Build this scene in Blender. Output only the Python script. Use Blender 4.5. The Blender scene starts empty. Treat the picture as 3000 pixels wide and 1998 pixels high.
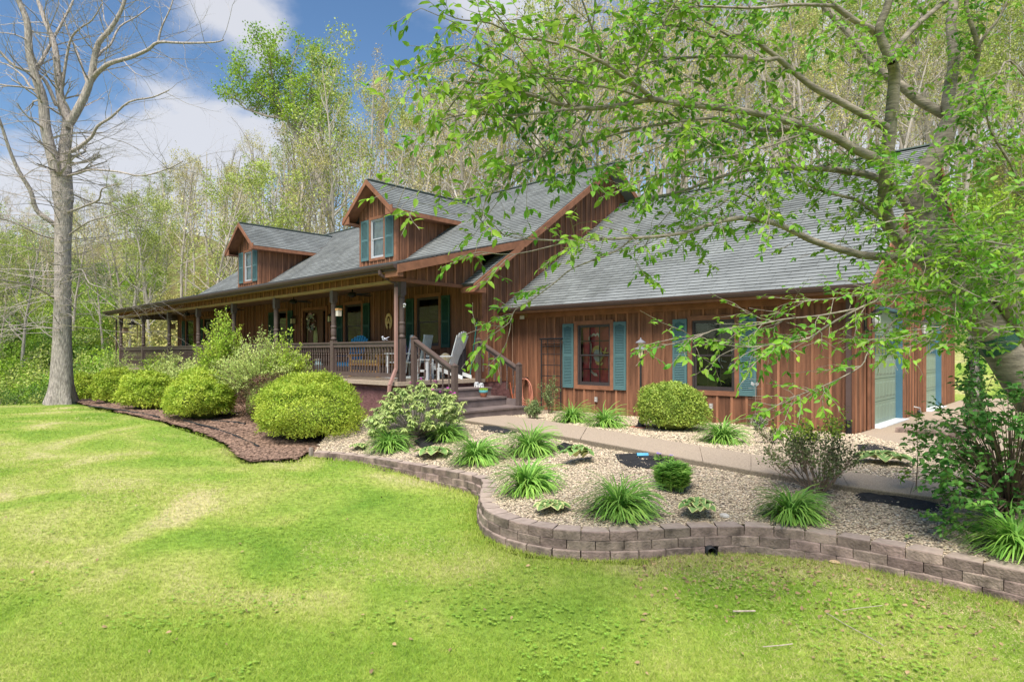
import bpy, math, random
import numpy as np
from mathutils import Vector, Matrix
R = math.radians
random.seed(7); np.random.seed(7)
SC = bpy.context.scene
COL = SC.collection

# ------------------------------------------------------------------ camera
F_PX, HY, CAMZ, YAW = 1832.0, 1036.0, 1.45, R(43.4)      # focal length / horizon row of the 3000 px photograph
FWD = np.array([-math.sin(YAW), math.cos(YAW)]); RGT = np.array([math.cos(YAW), math.sin(YAW)])
cam_d = bpy.data.cameras.new('camera'); cam = bpy.data.objects.new('camera', cam_d); COL.objects.link(cam)
cam.location = (0, 0, CAMZ); cam.rotation_euler = (R(90), 0, YAW)
cam_d.sensor_width = 36; cam_d.lens = 36 * F_PX / 3000; cam_d.shift_y = (HY - 999) / 3000
cam_d.clip_start = 0.05; cam_d.clip_end = 2000
SC.camera = cam

# ------------------------------------------------------------------ sky, sun, exposure
SUN_EL, SUN_AZ = R(56), R(150)          # azimuth of the sun, counted from +Y towards +X
w = bpy.data.worlds.new('World'); SC.world = w; w.use_nodes = True
nt = w.node_tree; nt.nodes.clear(); N = nt.nodes.new; L = nt.links.new
out = N('ShaderNodeOutputWorld'); bg = N('ShaderNodeBackground'); bg.inputs[1].default_value = 0.105
sky = N('ShaderNodeTexSky'); sky.sky_type = 'NISHITA'; sky.sun_disc = False
sky.sun_elevation = SUN_EL; sky.sun_rotation = SUN_AZ; sky.air_density = 1.0; sky.dust_density = 0.3; sky.ozone_density = 1.2
hsv = N('ShaderNodeHueSaturation'); hsv.inputs['Saturation'].default_value = 1.15; hsv.inputs['Value'].default_value = 0.74
L(sky.outputs[0], hsv.inputs['Color'])
tc = N('ShaderNodeTexCoord')
def mnode(op, a, b=None, c=None):
    m = N('ShaderNodeMath'); m.operation = op
    for i, v in enumerate((a, b, c)):
        if v is None: continue
        if isinstance(v, (int, float)): m.inputs[i].default_value = v
        else: L(v, m.inputs[i])
    return m.outputs[0]
sep = N('ShaderNodeSeparateXYZ'); L(tc.outputs['Generated'], sep.inputs[0])
# clouds: noise on a plane above, so they flatten towards the horizon
zc = mnode('MAXIMUM', mnode('ADD', sep.outputs[2], 0.22), 0.05)
cx = N('ShaderNodeCombineXYZ'); L(mnode('DIVIDE', sep.outputs[0], zc), cx.inputs[0]); L(mnode('DIVIDE', sep.outputs[1], zc), cx.inputs[1])
cn = N('ShaderNodeTexNoise'); cn.inputs['Scale'].default_value = 1.9; cn.inputs['Detail'].default_value = 10; cn.inputs['Roughness'].default_value = 0.58
cn.inputs['Distortion'].default_value = 0.25
mp = N('ShaderNodeMapping'); mp.inputs['Location'].default_value = (2.3, 0.4, 0); L(cx.outputs[0], mp.inputs[0]); L(mp.outputs[0], cn.inputs['Vector'])
fac = mnode('MULTIPLY', mnode('SUBTRACT', cn.outputs['Fac'], 0.5), 1.9)
def skydir(px, py):
    v = np.array([*(FWD + RGT * (px - 1500) / F_PX), (HY - py) / F_PX]); return v / np.linalg.norm(v)
nrm = N('ShaderNodeVectorMath'); nrm.operation = 'NORMALIZE'; L(tc.outputs['Generated'], nrm.inputs[0])
for (px, py, wd, amt) in ((470, 380, .09, .34), (620, 360, .07, .30), (330, 470, .10, .35), (790, 110, .05, .42), (700, 50, .06, .34), (590, 0, .05, .26), (200, 40, .08, .12), (1400, 20, .10, .40), (460, 190, .06, .10),
                          (330, 640, .22, .40), (850, 640, .25, .45), (0, 640, .2, .30), (2700, 200, .55, .55), (1700, 450, .30, .40), (1050, 130, .10, -.25), (30, 250, .10, -.12), (650, 230, .05, -.2), (420, 80, .08, -.15), (1000, 0, .08, -.2)):
    dp = N('ShaderNodeVectorMath'); dp.operation = 'DISTANCE'; L(nrm.outputs[0], dp.inputs[0]); dp.inputs[1].default_value = skydir(px, py)
    g = mnode('MAXIMUM', mnode('SUBTRACT', 1.0, mnode('DIVIDE', dp.outputs['Value'], wd * 1.6)), 0.0)
    fac = mnode('ADD', fac, mnode('MULTIPLY', mnode('MULTIPLY', g, g), amt * 1.1))
ramp = N('ShaderNodeValToRGB'); ramp.color_ramp.elements[0].position = 0.12; ramp.color_ramp.elements[1].position = 0.52
ramp.color_ramp.interpolation = 'EASE'
L(fac, ramp.inputs[0])
cc = N('ShaderNodeMix'); cc.data_type = 'RGBA'
cc.inputs['A'].default_value = (2.5, 2.8, 3.6, 1); cc.inputs['B'].default_value = (3.7, 3.75, 4.0, 1); L(ramp.outputs[0], cc.inputs['Factor'])
mx = N('ShaderNodeMix'); mx.data_type = 'RGBA'; L(mnode('MULTIPLY', ramp.outputs[0], 0.9), mx.inputs['Factor'])
L(hsv.outputs[0], mx.inputs['A']); L(cc.outputs['Result'], mx.inputs['B'])
L(mx.outputs['Result'], bg.inputs[0]); L(bg.outputs[0], out.inputs[0])
sun_d = bpy.data.lights.new('sun', 'SUN'); sun_d.energy = 3.7; sun_d.angle = R(32); sun_d.color = (1, .93, .81)
sun = bpy.data.objects.new('sun', sun_d); COL.objects.link(sun)
sdir = Vector((math.sin(SUN_AZ) * math.cos(SUN_EL), math.cos(SUN_AZ) * math.cos(SUN_EL), math.sin(SUN_EL)))
sun.rotation_euler = sdir.to_track_quat('Z', 'Y').to_euler()
SC.view_settings.view_transform = 'Standard'; SC.view_settings.look = 'None'; SC.view_settings.gamma = 1
SC.view_settings.exposure = 1.0; SC.view_settings.use_curve_mapping = False

# ------------------------------------------------------------------ survey: turn a sight line into a place
def ray(px, py):
    t = (px - 1500) / F_PX; return np.array([FWD[0] + RGT[0] * t, FWD[1] + RGT[1] * t, (HY - py) / F_PX])
CP = np.array([0, 0, CAMZ])
def atY(px, py, Y): r = ray(px, py); return CP + r * (Y / r[1])
def atX(px, py, X): r = ray(px, py); return CP + r * (X / r[0])
def atD(px, py, d): return CP + ray(px, py) * d
def atZ(px, py, z): r = ray(px, py); return CP + r * ((z - CAMZ) / r[2])

# ------------------------------------------------------------------ materials
MATS = {}
def mat(name, col, rough=.75, var=.2, scale=4., stretch=(1, 1, 1), bump=0., bscale=40., rnd=0., island=0., col2=None,
        metal=0., spec=.3, trans=0., voro=0., huevar=0., detail=5.):
    if name in MATS: return MATS[name]
    m = bpy.data.materials.new(name); m.use_nodes = True; MATS[name] = m
    nt = m.node_tree; nt.nodes.clear(); N = nt.nodes.new; L = nt.links.new
    o = N('ShaderNodeOutputMaterial'); p = N('ShaderNodeBsdfPrincipled'); L(p.outputs[0], o.inputs[0])
    p.inputs['Roughness'].default_value = rough; p.inputs['Metallic'].default_value = metal; p.inputs['Specular IOR Level'].default_value = spec
    tc = N('ShaderNodeTexCoord'); mp = N('ShaderNodeMapping'); mp.inputs['Scale'].default_value = stretch; L(tc.outputs['Object'], mp.inputs[0])
    n = N('ShaderNodeTexNoise'); n.inputs['Scale'].default_value = scale; n.inputs['Detail'].default_value = detail; n.inputs['Roughness'].default_value = .6; L(mp.outputs[0], n.inputs[0])
    cr = N('ShaderNodeValToRGB'); L(n.outputs['Fac'], cr.inputs[0])
    cr.color_ramp.elements[0].position = .33; cr.color_ramp.elements[1].position = .67
    a = [c * (1 - var) for c in col[:3]] if col2 is None else list(col2[:3]); b = [min(1, c * (1 + var)) for c in col[:3]] if col2 is None else list(col[:3])
    cr.color_ramp.elements[0].color = (*a, 1); cr.color_ramp.elements[1].color = (*b, 1)
    cur = cr.outputs[0]
    if rnd or island or huevar:
        h = N('ShaderNodeHueSaturation'); L(cur, h.inputs['Color'])
        oi = N('ShaderNodeObjectInfo'); g = N('ShaderNodeNewGeometry')
        m1 = N('ShaderNodeMath'); m1.operation = 'MULTIPLY_ADD'; L(oi.outputs['Random'], m1.inputs[0]); m1.inputs[1].default_value = rnd; m1.inputs[2].default_value = 1 - rnd / 2 - island / 2
        m2 = N('ShaderNodeMath'); m2.operation = 'MULTIPLY_ADD'; L(g.outputs['Random Per Island'], m2.inputs[0]); m2.inputs[1].default_value = island; L(m1.outputs[0], m2.inputs[2])
        L(m2.outputs[0], h.inputs['Value'])
        if huevar:
            src = g.outputs['Random Per Island'] if island else oi.outputs['Random']
            wn = N('ShaderNodeTexWhiteNoise'); wn.noise_dimensions = '1D'; L(src, wn.inputs['W'])
            m3 = N('ShaderNodeMath'); m3.operation = 'MULTIPLY_ADD'; L(wn.outputs['Value'], m3.inputs[0]); m3.inputs[1].default_value = huevar; m3.inputs[2].default_value = .5 - huevar / 2
            L(m3.outputs[0], h.inputs['Hue'])
        cur = h.outputs[0]
    L(cur, p.inputs['Base Color'])
    if bump:
        bn = N('ShaderNodeTexNoise') if not voro else N('ShaderNodeTexVoronoi'); bn.inputs['Scale'].default_value = bscale; L(mp.outputs[0], bn.inputs[0])
        if not voro: bn.inputs['Detail'].default_value = 4
        b = N('ShaderNodeBump'); b.inputs['Strength'].default_value = min(1, bump); b.inputs['Distance'].default_value = .02 * max(1, bump)
        L(bn.outputs[0], b.inputs['Height']); L(b.outputs[0], p.inputs['Normal'])
    if trans:
        t = N('ShaderNodeBsdfTranslucent'); L(cur, t.inputs[0]); ms = N('ShaderNodeMixShader'); ms.inputs[0].default_value = trans
        L(p.outputs[0], ms.inputs[1]); L(t.outputs[0], ms.inputs[2]); L(ms.outputs[0], o.inputs[0])
    return m
WOOD = mat('stained_cedar', (.178, .080, .045), .8, .38, 2.2, (6, 6, .55), .25, 18, rnd=.42)
BATTEN = mat('stained_batten', (.27, .125, .07), .8, .25, 2.2, (6, 6, .55), .2, 18, rnd=.3)
TRIMW = mat('stained_trim', (.235, .105, .06), .75, .22, 1.5, (3, 3, 3), .15, 25, rnd=.22)
DKWOOD = mat('brown_paint', (.105, .076, .068), .5, .14, 5, (1, 1, 1), .08, 40, rnd=.14)
GUTTER = mat('gutter_metal', (.085, .055, .050), .55, .08, 3, spec=.3)
PINKSPOUT = mat('faded_spout', (.33, .19, .165), .5, .12, 3)
SHINGLE = mat('asphalt_shingle', (.20, .214, .218), .92, .2, .8, (1, 1, 1), .35, 160, rnd=.1, island=.3, spec=.15)
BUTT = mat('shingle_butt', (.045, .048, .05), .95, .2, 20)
SHUT = mat('teal_vinyl', (.085, .165, .175), .45, .05, 3, rnd=.08)
SHUTG = mat('dark_green_vinyl', (.018, .07, .052), .5, .05, 3, rnd=.08)
WHITE = mat('white_paint', (.72, .73, .74), .5, .06, 4)
GREYV = mat('grey_vinyl', (.42, .44, .47), .4, .05, 4)
BLACK = mat('black_metal', (.022, .022, .024), .45, .1, 8)
DARKV = mat('dark_bronze', (.055, .045, .045), .4, .08, 5)
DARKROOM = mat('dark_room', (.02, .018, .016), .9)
DOORG = mat('garage_green', (.25, .32, .25), .5, .04, 2)
JAMBB = mat('blue_jamb', (.075, .17, .235), .5, .06, 3)
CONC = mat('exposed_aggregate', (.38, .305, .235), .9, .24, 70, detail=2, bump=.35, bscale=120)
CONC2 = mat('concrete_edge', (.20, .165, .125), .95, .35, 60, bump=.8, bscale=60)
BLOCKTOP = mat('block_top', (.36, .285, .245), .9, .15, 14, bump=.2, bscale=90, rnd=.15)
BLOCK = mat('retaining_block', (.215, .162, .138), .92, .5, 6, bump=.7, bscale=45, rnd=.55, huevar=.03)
FOUND = mat('painted_split_face', (.17, .085, .085), .8, .25, 8, bump=1., bscale=16)
BARK = mat('silver_bark', (.37, .325, .30), .95, .45, 5, (5, 5, 1.1), 1.6, 9)
BARKC = mat('cherry_bark', (.25, .215, .175), .75, .42, 4, (1.5, 1.5, 9), .5, 20)
BARKF = mat('forest_bark', (.37, .33, .29), .95, .3, 2, (3, 3, .6), rnd=.35)
TWIG = mat('brown_twig', (.17, .12, .09), .85, .2, 5)
CEIL = mat('porch_ceiling', (.23, .135, .105), .7, .12, 4)
SOFF = mat('soffit_wood', (.34, .225, .11), .7, .2, 3, (.5, 6, 6))
def glassmat():
    m = bpy.data.materials.new('window_glass'); m.use_nodes = True; nt = m.node_tree; nt.nodes.clear(); N = nt.nodes.new; L = nt.links.new
    o = N('ShaderNodeOutputMaterial'); t = N('ShaderNodeBsdfTransparent'); t.inputs[0].default_value = (.85, .86, .85, 1)
    g = N('ShaderNodeBsdfGlossy'); g.inputs['Roughness'].default_value = .03; g.inputs[0].default_value = (.8, .85, .8, 1)
    tc = N('ShaderNodeTexCoord'); nz = N('ShaderNodeTexNoise'); nz.inputs['Scale'].default_value = 3; L(tc.outputs['Object'], nz.inputs[0])
    b = N('ShaderNodeBump'); b.inputs['Strength'].default_value = .15; L(nz.outputs[0], b.inputs['Height']); L(b.outputs[0], g.inputs['Normal'])
    f = N('ShaderNodeFresnel'); f.inputs[0].default_value = 1.55; a = N('ShaderNodeMath'); a.operation = 'MULTIPLY_ADD'; L(f.outputs[0], a.inputs[0]); a.inputs[1].default_value = .9; a.inputs[2].default_value = .02
    ms = N('ShaderNodeMixShader'); L(a.outputs[0], ms.inputs[0]); L(t.outputs[0], ms.inputs[1]); L(g.outputs[0], ms.inputs[2]); L(ms.outputs[0], o.inputs[0]); return m
GLASS = glassmat()

# ------------------------------------------------------------------ mesh helpers
def parent_to(o, parent):
    if parent is None: return
    o.parent = parent
    if parent.type == 'EMPTY':
        o.matrix_parent_inverse = Matrix.LocRotScale(parent.location, parent.rotation_euler, parent.scale).inverted()
def link(name, me, m, parent=None):
    o = bpy.data.objects.new(name, me); COL.objects.link(o)
    if m is not None and not me.materials: me.materials.append(m)
    parent_to(o, parent); return o
class MB:
    def __init__(s): s.v = []; s.f = []
    def add(s, vs, fs):
        b = len(s.v); s.v.extend([tuple(float(c) for c in v) for v in vs]); s.f.extend([tuple(i + b for i in f) for f in fs]); return s
    def hexa(s, p): return s.add(p, [(0, 3, 2, 1), (4, 5, 6, 7), (0, 1, 5, 4), (1, 2, 6, 5), (2, 3, 7, 6), (3, 0, 4, 7)])
    def box(s, x0, x1, y0, y1, z0, z1):
        return s.hexa([(x0, y0, z0), (x1, y0, z0), (x1, y1, z0), (x0, y1, z0), (x0, y0, z1), (x1, y0, z1), (x1, y1, z1), (x0, y1, z1)])
    def bar(s, a, b, w, h, up=(0, 0, 1)):
        a = Vector(a); b = Vector(b); d = (b - a).normalized(); up = Vector(up); sd = d.cross(up)
        if sd.length < 1e-4: sd = Vector((1, 0, 0))
        sd.normalize(); u = sd.cross(d).normalized(); sd *= w / 2; u *= h / 2
        return s.hexa([a - sd - u, a + sd - u, b + sd - u, b - sd - u, a - sd + u, a + sd + u, b + sd + u, b - sd + u])
    def tube(s, pts, rad, n=6, cap=True):
        pts = [Vector([float(c) for c in p]) for p in pts]; m = len(pts)
        if isinstance(rad, (int, float)): rad = [rad] * m
        b = len(s.v); prev = None
        for i, p in enumerate(pts):
            d = (pts[min(i + 1, m - 1)] - pts[max(i - 1, 0)])
            d = d.normalized() if d.length > 1e-9 else Vector((0, 0, 1))
            if prev is None: x = d.orthogonal().normalized()
            else:
                x = prev - d * prev.dot(d); x = x.normalized() if x.length > 1e-6 else d.orthogonal().normalized()
            prev = x; y = d.cross(x)
            for k in range(n):
                a = 2 * math.pi * k / n; q = p + (x * math.cos(a) + y * math.sin(a)) * rad[i]; s.v.append((q.x, q.y, q.z))
        for i in range(m - 1):
            for k in range(n):
                k2 = (k + 1) % n; s.f.append((b + i * n + k, b + i * n + k2, b + (i + 1) * n + k2, b + (i + 1) * n + k))
        if cap: s.f.append(tuple(b + k for k in range(n))[::-1]); s.f.append(tuple(b + (m - 1) * n + k for k in range(n)))
        return s
    def lathe(s, prof, c=(0, 0, 0), n=12):      # prof: (radius, z)
        return s.tube([(c[0], c[1], c[2] + z) for r, z in prof], [max(r, 1e-3) for r, z in prof], n) if all(prof[i][1] < prof[i + 1][1] for i in range(len(prof) - 1)) else s._lathe(prof, c, n)
    def _lathe(s, prof, c, n):
        b = len(s.v)
        for r, z in prof:
            for k in range(n): a = 2 * math.pi * k / n; s.v.append((c[0] + r * math.cos(a), c[1] + r * math.sin(a), c[2] + z))
        for i in range(len(prof) - 1):
            for k in range(n): k2 = (k + 1) % n; s.f.append((b + i * n + k, b + i * n + k2, b + (i + 1) * n + k2, b + (i + 1) * n + k))
        return s
    def ball(s, c, r, n=8, m=6, sq=(1, 1, 1)):
        b = len(s.v)
        for i in range(m + 1):
            t = math.pi * i / m
            for k in range(n): a = 2 * math.pi * k / n; s.v.append((c[0] + r * sq[0] * math.sin(t) * math.cos(a), c[1] + r * sq[1] * math.sin(t) * math.sin(a), c[2] - r * sq[2] * math.cos(t)))
        for i in range(m):
            for k in range(n): k2 = (k + 1) % n; s.f.append((b + i * n + k, b + i * n + k2, b + (i + 1) * n + k2, b + (i + 1) * n + k))
        return s
    def poly(s, pts, z0, z1):           # a slab of any outline (pts in plan), z0/z1 numbers or per-point lists
        n = len(pts); zz0 = z0 if hasattr(z0, '__len__') else [z0] * n; zz1 = z1 if hasattr(z1, '__len__') else [z1] * n
        vs = [(p[0], p[1], zz0[i]) for i, p in enumerate(pts)] + [(p[0], p[1], zz1[i]) for i, p in enumerate(pts)]
        return s.add(vs, [tuple(range(n))[::-1], tuple(range(n, 2 * n))] + [(i, (i + 1) % n, n + (i + 1) % n, n + i) for i in range(n)])
    def mesh(s, name, smooth=False):
        me = bpy.data.meshes.new(name); me.from_pydata(s.v, [], s.f)
        if smooth: me.polygons.foreach_set('use_smooth', [True] * len(me.polygons))
        return me
    def build(s, name, m, parent=None, smooth=False, kind=None, label=None, cat=None, group=None):
        o = link(name, s.mesh(name, smooth), m, parent)
        if kind: o['kind'] = kind
        if label: o['label'] = label
        if cat: o['category'] = cat
        if group: o['group'] = group
        return o
def np_mesh(name, V, Fc):                 # V (n,3); Fc (m,k)
    me = bpy.data.meshes.new(name); V = np.ascontiguousarray(V, dtype=np.float32); Fc = np.ascontiguousarray(Fc, dtype=np.int32)
    me.vertices.add(len(V)); me.vertices.foreach_set('co', V.ravel()); m, k = Fc.shape
    me.loops.add(m * k); me.loops.foreach_set('vertex_index', Fc.ravel()); me.polygons.add(m)
    me.polygons.foreach_set('loop_start', np.arange(0, m * k, k, dtype=np.int32)); me.update(calc_edges=True); me.validate(); return me
def thing(name, label, cat, loc=(0, 0, 0), rz=0, group=None):
    o = bpy.data.objects.new(name, None); COL.objects.link(o); o.location = [float(c) for c in loc]; o.rotation_euler = (0, 0, rz)
    o.empty_display_size = .2; o['label'] = label; o['category'] = cat
    if group: o['group'] = group
    return o
def tag(o, label=None, cat=None, group=None, kind=None):
    for k, v in (('label', label), ('category', cat), ('group', group), ('kind', kind)):
        if v: o[k] = v
    return o
def dup(root, loc, rz=None, scale=None, label=None, group=None):
    def rec(o, parent):
        c = o.copy(); COL.objects.link(c)
        if parent is not None: c.parent = parent
        for ch in KIDS.get(o, list(o.children)): rec(ch, c)
        return c
    r = rec(root, None); r.location = [float(c) for c in loc]
    if rz is not None: r.rotation_euler = (0, 0, rz)
    if scale is not None: r.scale = scale if hasattr(scale, '__len__') else (scale,) * 3
    if label: r['label'] = label
    if group: r['group'] = group
    return r
KIDS = {}
def place(root, loc, rz=0, scale=1):
    root.location = [float(c) for c in loc]; root.rotation_euler = (0, 0, rz); root.scale = scale if hasattr(scale, '__len__') else (scale,) * 3

# leaves: arrays of positions, directions (tip) and up vectors -> folded leaf blades
def leaf_arrays(P, D, U, size, width=.5, big=False, droop=0.):
    P = np.asarray(P, float); D = np.asarray(D, float); U = np.asarray(U, float); n = len(P); size = np.broadcast_to(np.asarray(size, float), (n,))[:, None]
    D = D / (np.linalg.norm(D, axis=1, keepdims=True) + 1e-9); S = np.cross(D, U); S /= (np.linalg.norm(S, axis=1, keepdims=True) + 1e-9); U = np.cross(S, D)
    if not big:
        V = np.stack([P, P + D * size * .45 + S * size * width / 2 + U * size * .08, P + D * size - U * size * droop, P + D * size * .45 - S * size * width / 2 + U * size * .08], 1)
        Fc = np.array([[0, 1, 2], [0, 2, 3]])
    else:
        q = lambda a, b, c: P + D * size * a + S * size * width * b + U * size * (c - droop * a * a)
        V = np.stack([q(0, 0, 0), q(.28, .42, .07), q(.28, 0, 0), q(.28, -.42, .07), q(.65, .38, .06), q(.65, 0, 0), q(.65, -.38, .06), q(1, 0, -.02)], 1)
        Fc = np.array([[0, 2, 1], [0, 3, 2], [1, 2, 5], [1, 5, 4], [2, 3, 6], [2, 6, 5], [4, 5, 7], [5, 6, 7]])
    k = V.shape[1]; FF = (Fc[None] + (np.arange(n) * k)[:, None, None]).reshape(-1, 3); return V.reshape(-1, 3), FF
def rand_dirs(n, rng=np.random):
    v = rng.normal(size=(n, 3)); return v / np.linalg.norm(v, axis=1, keepdims=True)
def inpoly(x, y, poly):
    x = np.asarray(x, float); y = np.asarray(y, float); c = np.zeros(x.shape, bool); n = len(poly); j = n - 1
    for i in range(n):
        xi, yi = poly[i][:2]; xj, yj = poly[j][:2]
        cond = ((yi > y) != (yj > y)) & (x < (xj - xi) * (y - yi) / ((yj - yi) if abs(yj - yi) > 1e-12 else 1e-12) + xi); c ^= cond; j = i
    return c
def sstep(a, b, x): t = np.clip((x - a) / (b - a), 0, 1); return t * t * (3 - 2 * t)
# ------------------------------------------------------------------ key levels and lines of the place
YG, XG0, XG1 = 12.65, -11.97, -3.36          # garage front wall, its left and right ends
YM, XL = 11.5, -34.4                          # main front wall, left end of the house
YP = 8.9                                      # porch post line
FL = .79                                      # porch floor
WTOP = -.37                                   # top of the retaining wall
WPX = [(918, 1323.7), (973, 1326.4), (1028.5, 1332.4), (1115.4, 1344.6), (1210.5, 1361), (1284, 1373), (1362.7, 1388), (1399, 1396), (1416, 1409), (1412, 1427.5), (1405, 1442),
       (1406, 1464), (1417, 1488.6), (1455, 1511.7), (1510, 1530), (1577, 1543.6), (1651.5, 1553), (1739, 1557), (1827, 1557), (1911, 1553), (1995, 1546.5), (2076, 1542.6),
       (2157, 1540), (2241.6, 1543), (2329.6, 1551), (2416, 1563), (2507.6, 1578), (2605, 1596), (2710, 1615.5), (2825, 1638), (2949.6, 1665), (3085, 1693), (3230, 1722), (3400, 1752)]
WALL = [atZ(px, py, WTOP)[:2] for px, py in WPX]
WA = np.array(WALL)
def wall_dist(x, y):
    x = np.asarray(x, float); y = np.asarray(y, float); best = np.full(x.shape, 1e9)
    for a, b in zip(WA[:-1], WA[1:]):
        d = b - a; t = np.clip(((x - a[0]) * d[0] + (y - a[1]) * d[1]) / (d @ d), 0, 1)
        best = np.minimum(best, np.hypot(x - a[0] - t * d[0], y - a[1] - t * d[1]))
    return best
DRV = [(2519, 1272), (2600, 1292), (2693, 1316), (2760, 1345), (2850, 1385)]
BED = [tuple(p) for p in WALL] + [(4.6, 8.9)] + [tuple(atZ(a, b, -.03)[:2]) for a, b in DRV[::-1]] + [(-3.34, 12.66), (-11.9, 12.66), (-11.9, 8.8), (-12.6, 8.7), (-11.9, 7.0)]
MULCHPX = [(905, 1331), (868, 1349), (800, 1352), (730, 1358), (690, 1340), (672, 1312), (625, 1284), (560, 1262), (480, 1240), (400, 1222), (330, 1205), (260, 1190), (205, 1178)]
def lawn_z(x, y):
    x = np.asarray(x, float); y = np.asarray(y, float)
    return -.65 + .024 * np.clip(-x - 6, 0, 12) - .006 * np.clip(2 - y, 0, 40) + .085 * sstep(7.3, 9.6, -x)
    return -.62 + .024 * np.clip(-x - 6, 0, 12) - .006 * np.clip(2 - y, 0, 40)
def terrain(x, y):
    x = np.asarray(x, float); y = np.asarray(y, float)
    z = lawn_z(x, y)
    w = sstep(6.6, 9.2, y) * sstep(1.5, -1.5, x) ; z = z * (1 - w) - .13 * w
    w2 = sstep(9, 14, y) * sstep(-1.5, 1.5, x); z = z * (1 - w2) - .2 * w2
    cr = np.clip(-27.5 - x, 0, 60); z = z - (1 - np.exp(-cr / 14)) * 4.5 * sstep(30, 10, y)
    hl = sstep(-75, -30, x)
    z = z + np.clip(y - 27, 0, 38) * (.16 + .22 * hl) - np.clip(y - 65, 0, 200) * .05
    z = z + np.clip(-44 - x, 0, 45) * .38 * sstep(60, 30, y) - np.clip(-89 - x, 0, 300) * .05
    z = z + np.clip(y - 20, 0, 7) * .12 * sstep(-2, 2, x) + sstep(4, 30, x) * np.clip(y - 14, 0, 40) * .08
    z = z + .05 * np.sin(x * .35 + 1) * np.sin(y * .3) * sstep(14, 20, np.hypot(x, y))
    z = z + .012 * np.sin(x * 1.9 + y) * np.sin(y * 1.3 - x * .6)
    return z
def mulch_z(x, y):
    x = np.asarray(x, float); y = np.asarray(y, float)
    return terrain(x, y) + .025 + .035 * np.abs(np.sin(x * 2.1) * np.sin(y * 2.7 + x))
def bed_z(x, y):
    return np.minimum(-.03, -.415 + .15 * wall_dist(x, y)) + .012 * np.sin(np.asarray(x) * 3.1) * np.sin(np.asarray(y) * 2.6)
MULCH = []
def trace(px, py, zf, lo=2., hi=90., step=.02):
    r = ray(px, py); ss = np.arange(lo, hi, step); P = CP[None] + r[None] * ss[:, None]; hit = P[:, 2] < zf(P[:, 0], P[:, 1]); i = int(np.argmax(hit)) if hit.any() else len(ss) - 1; return P[i]
for px, py in MULCHPX: MULCH.append(tuple(trace(px, py, terrain)[:2]))
MULCH += [(-34.5, 6.5), (-34.5, 8.9), (-11.9, 8.9), (-10.6, 8.9), (-9.9, 7.6), (-10.2, 6.25)]
def ground_v(x, y):
    z = np.array(terrain(x, y)); m = inpoly(x, y, MULCH); z = np.where(m, mulch_z(x, y), z); m = inpoly(x, y, BED); return np.where(m, bed_z(x, y), z)
def ground(x, y): return float(ground_v(np.array([float(x)]), np.array([float(y)]))[0])
def G(px, py, lo=2., hi=45.):
    p = trace(px, py, ground_v, lo, hi); return np.array([p[0], p[1], ground(p[0], p[1])])
def pxd(p): return float(np.dot(np.array(p[:2]), FWD))      # depth of a point

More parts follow.
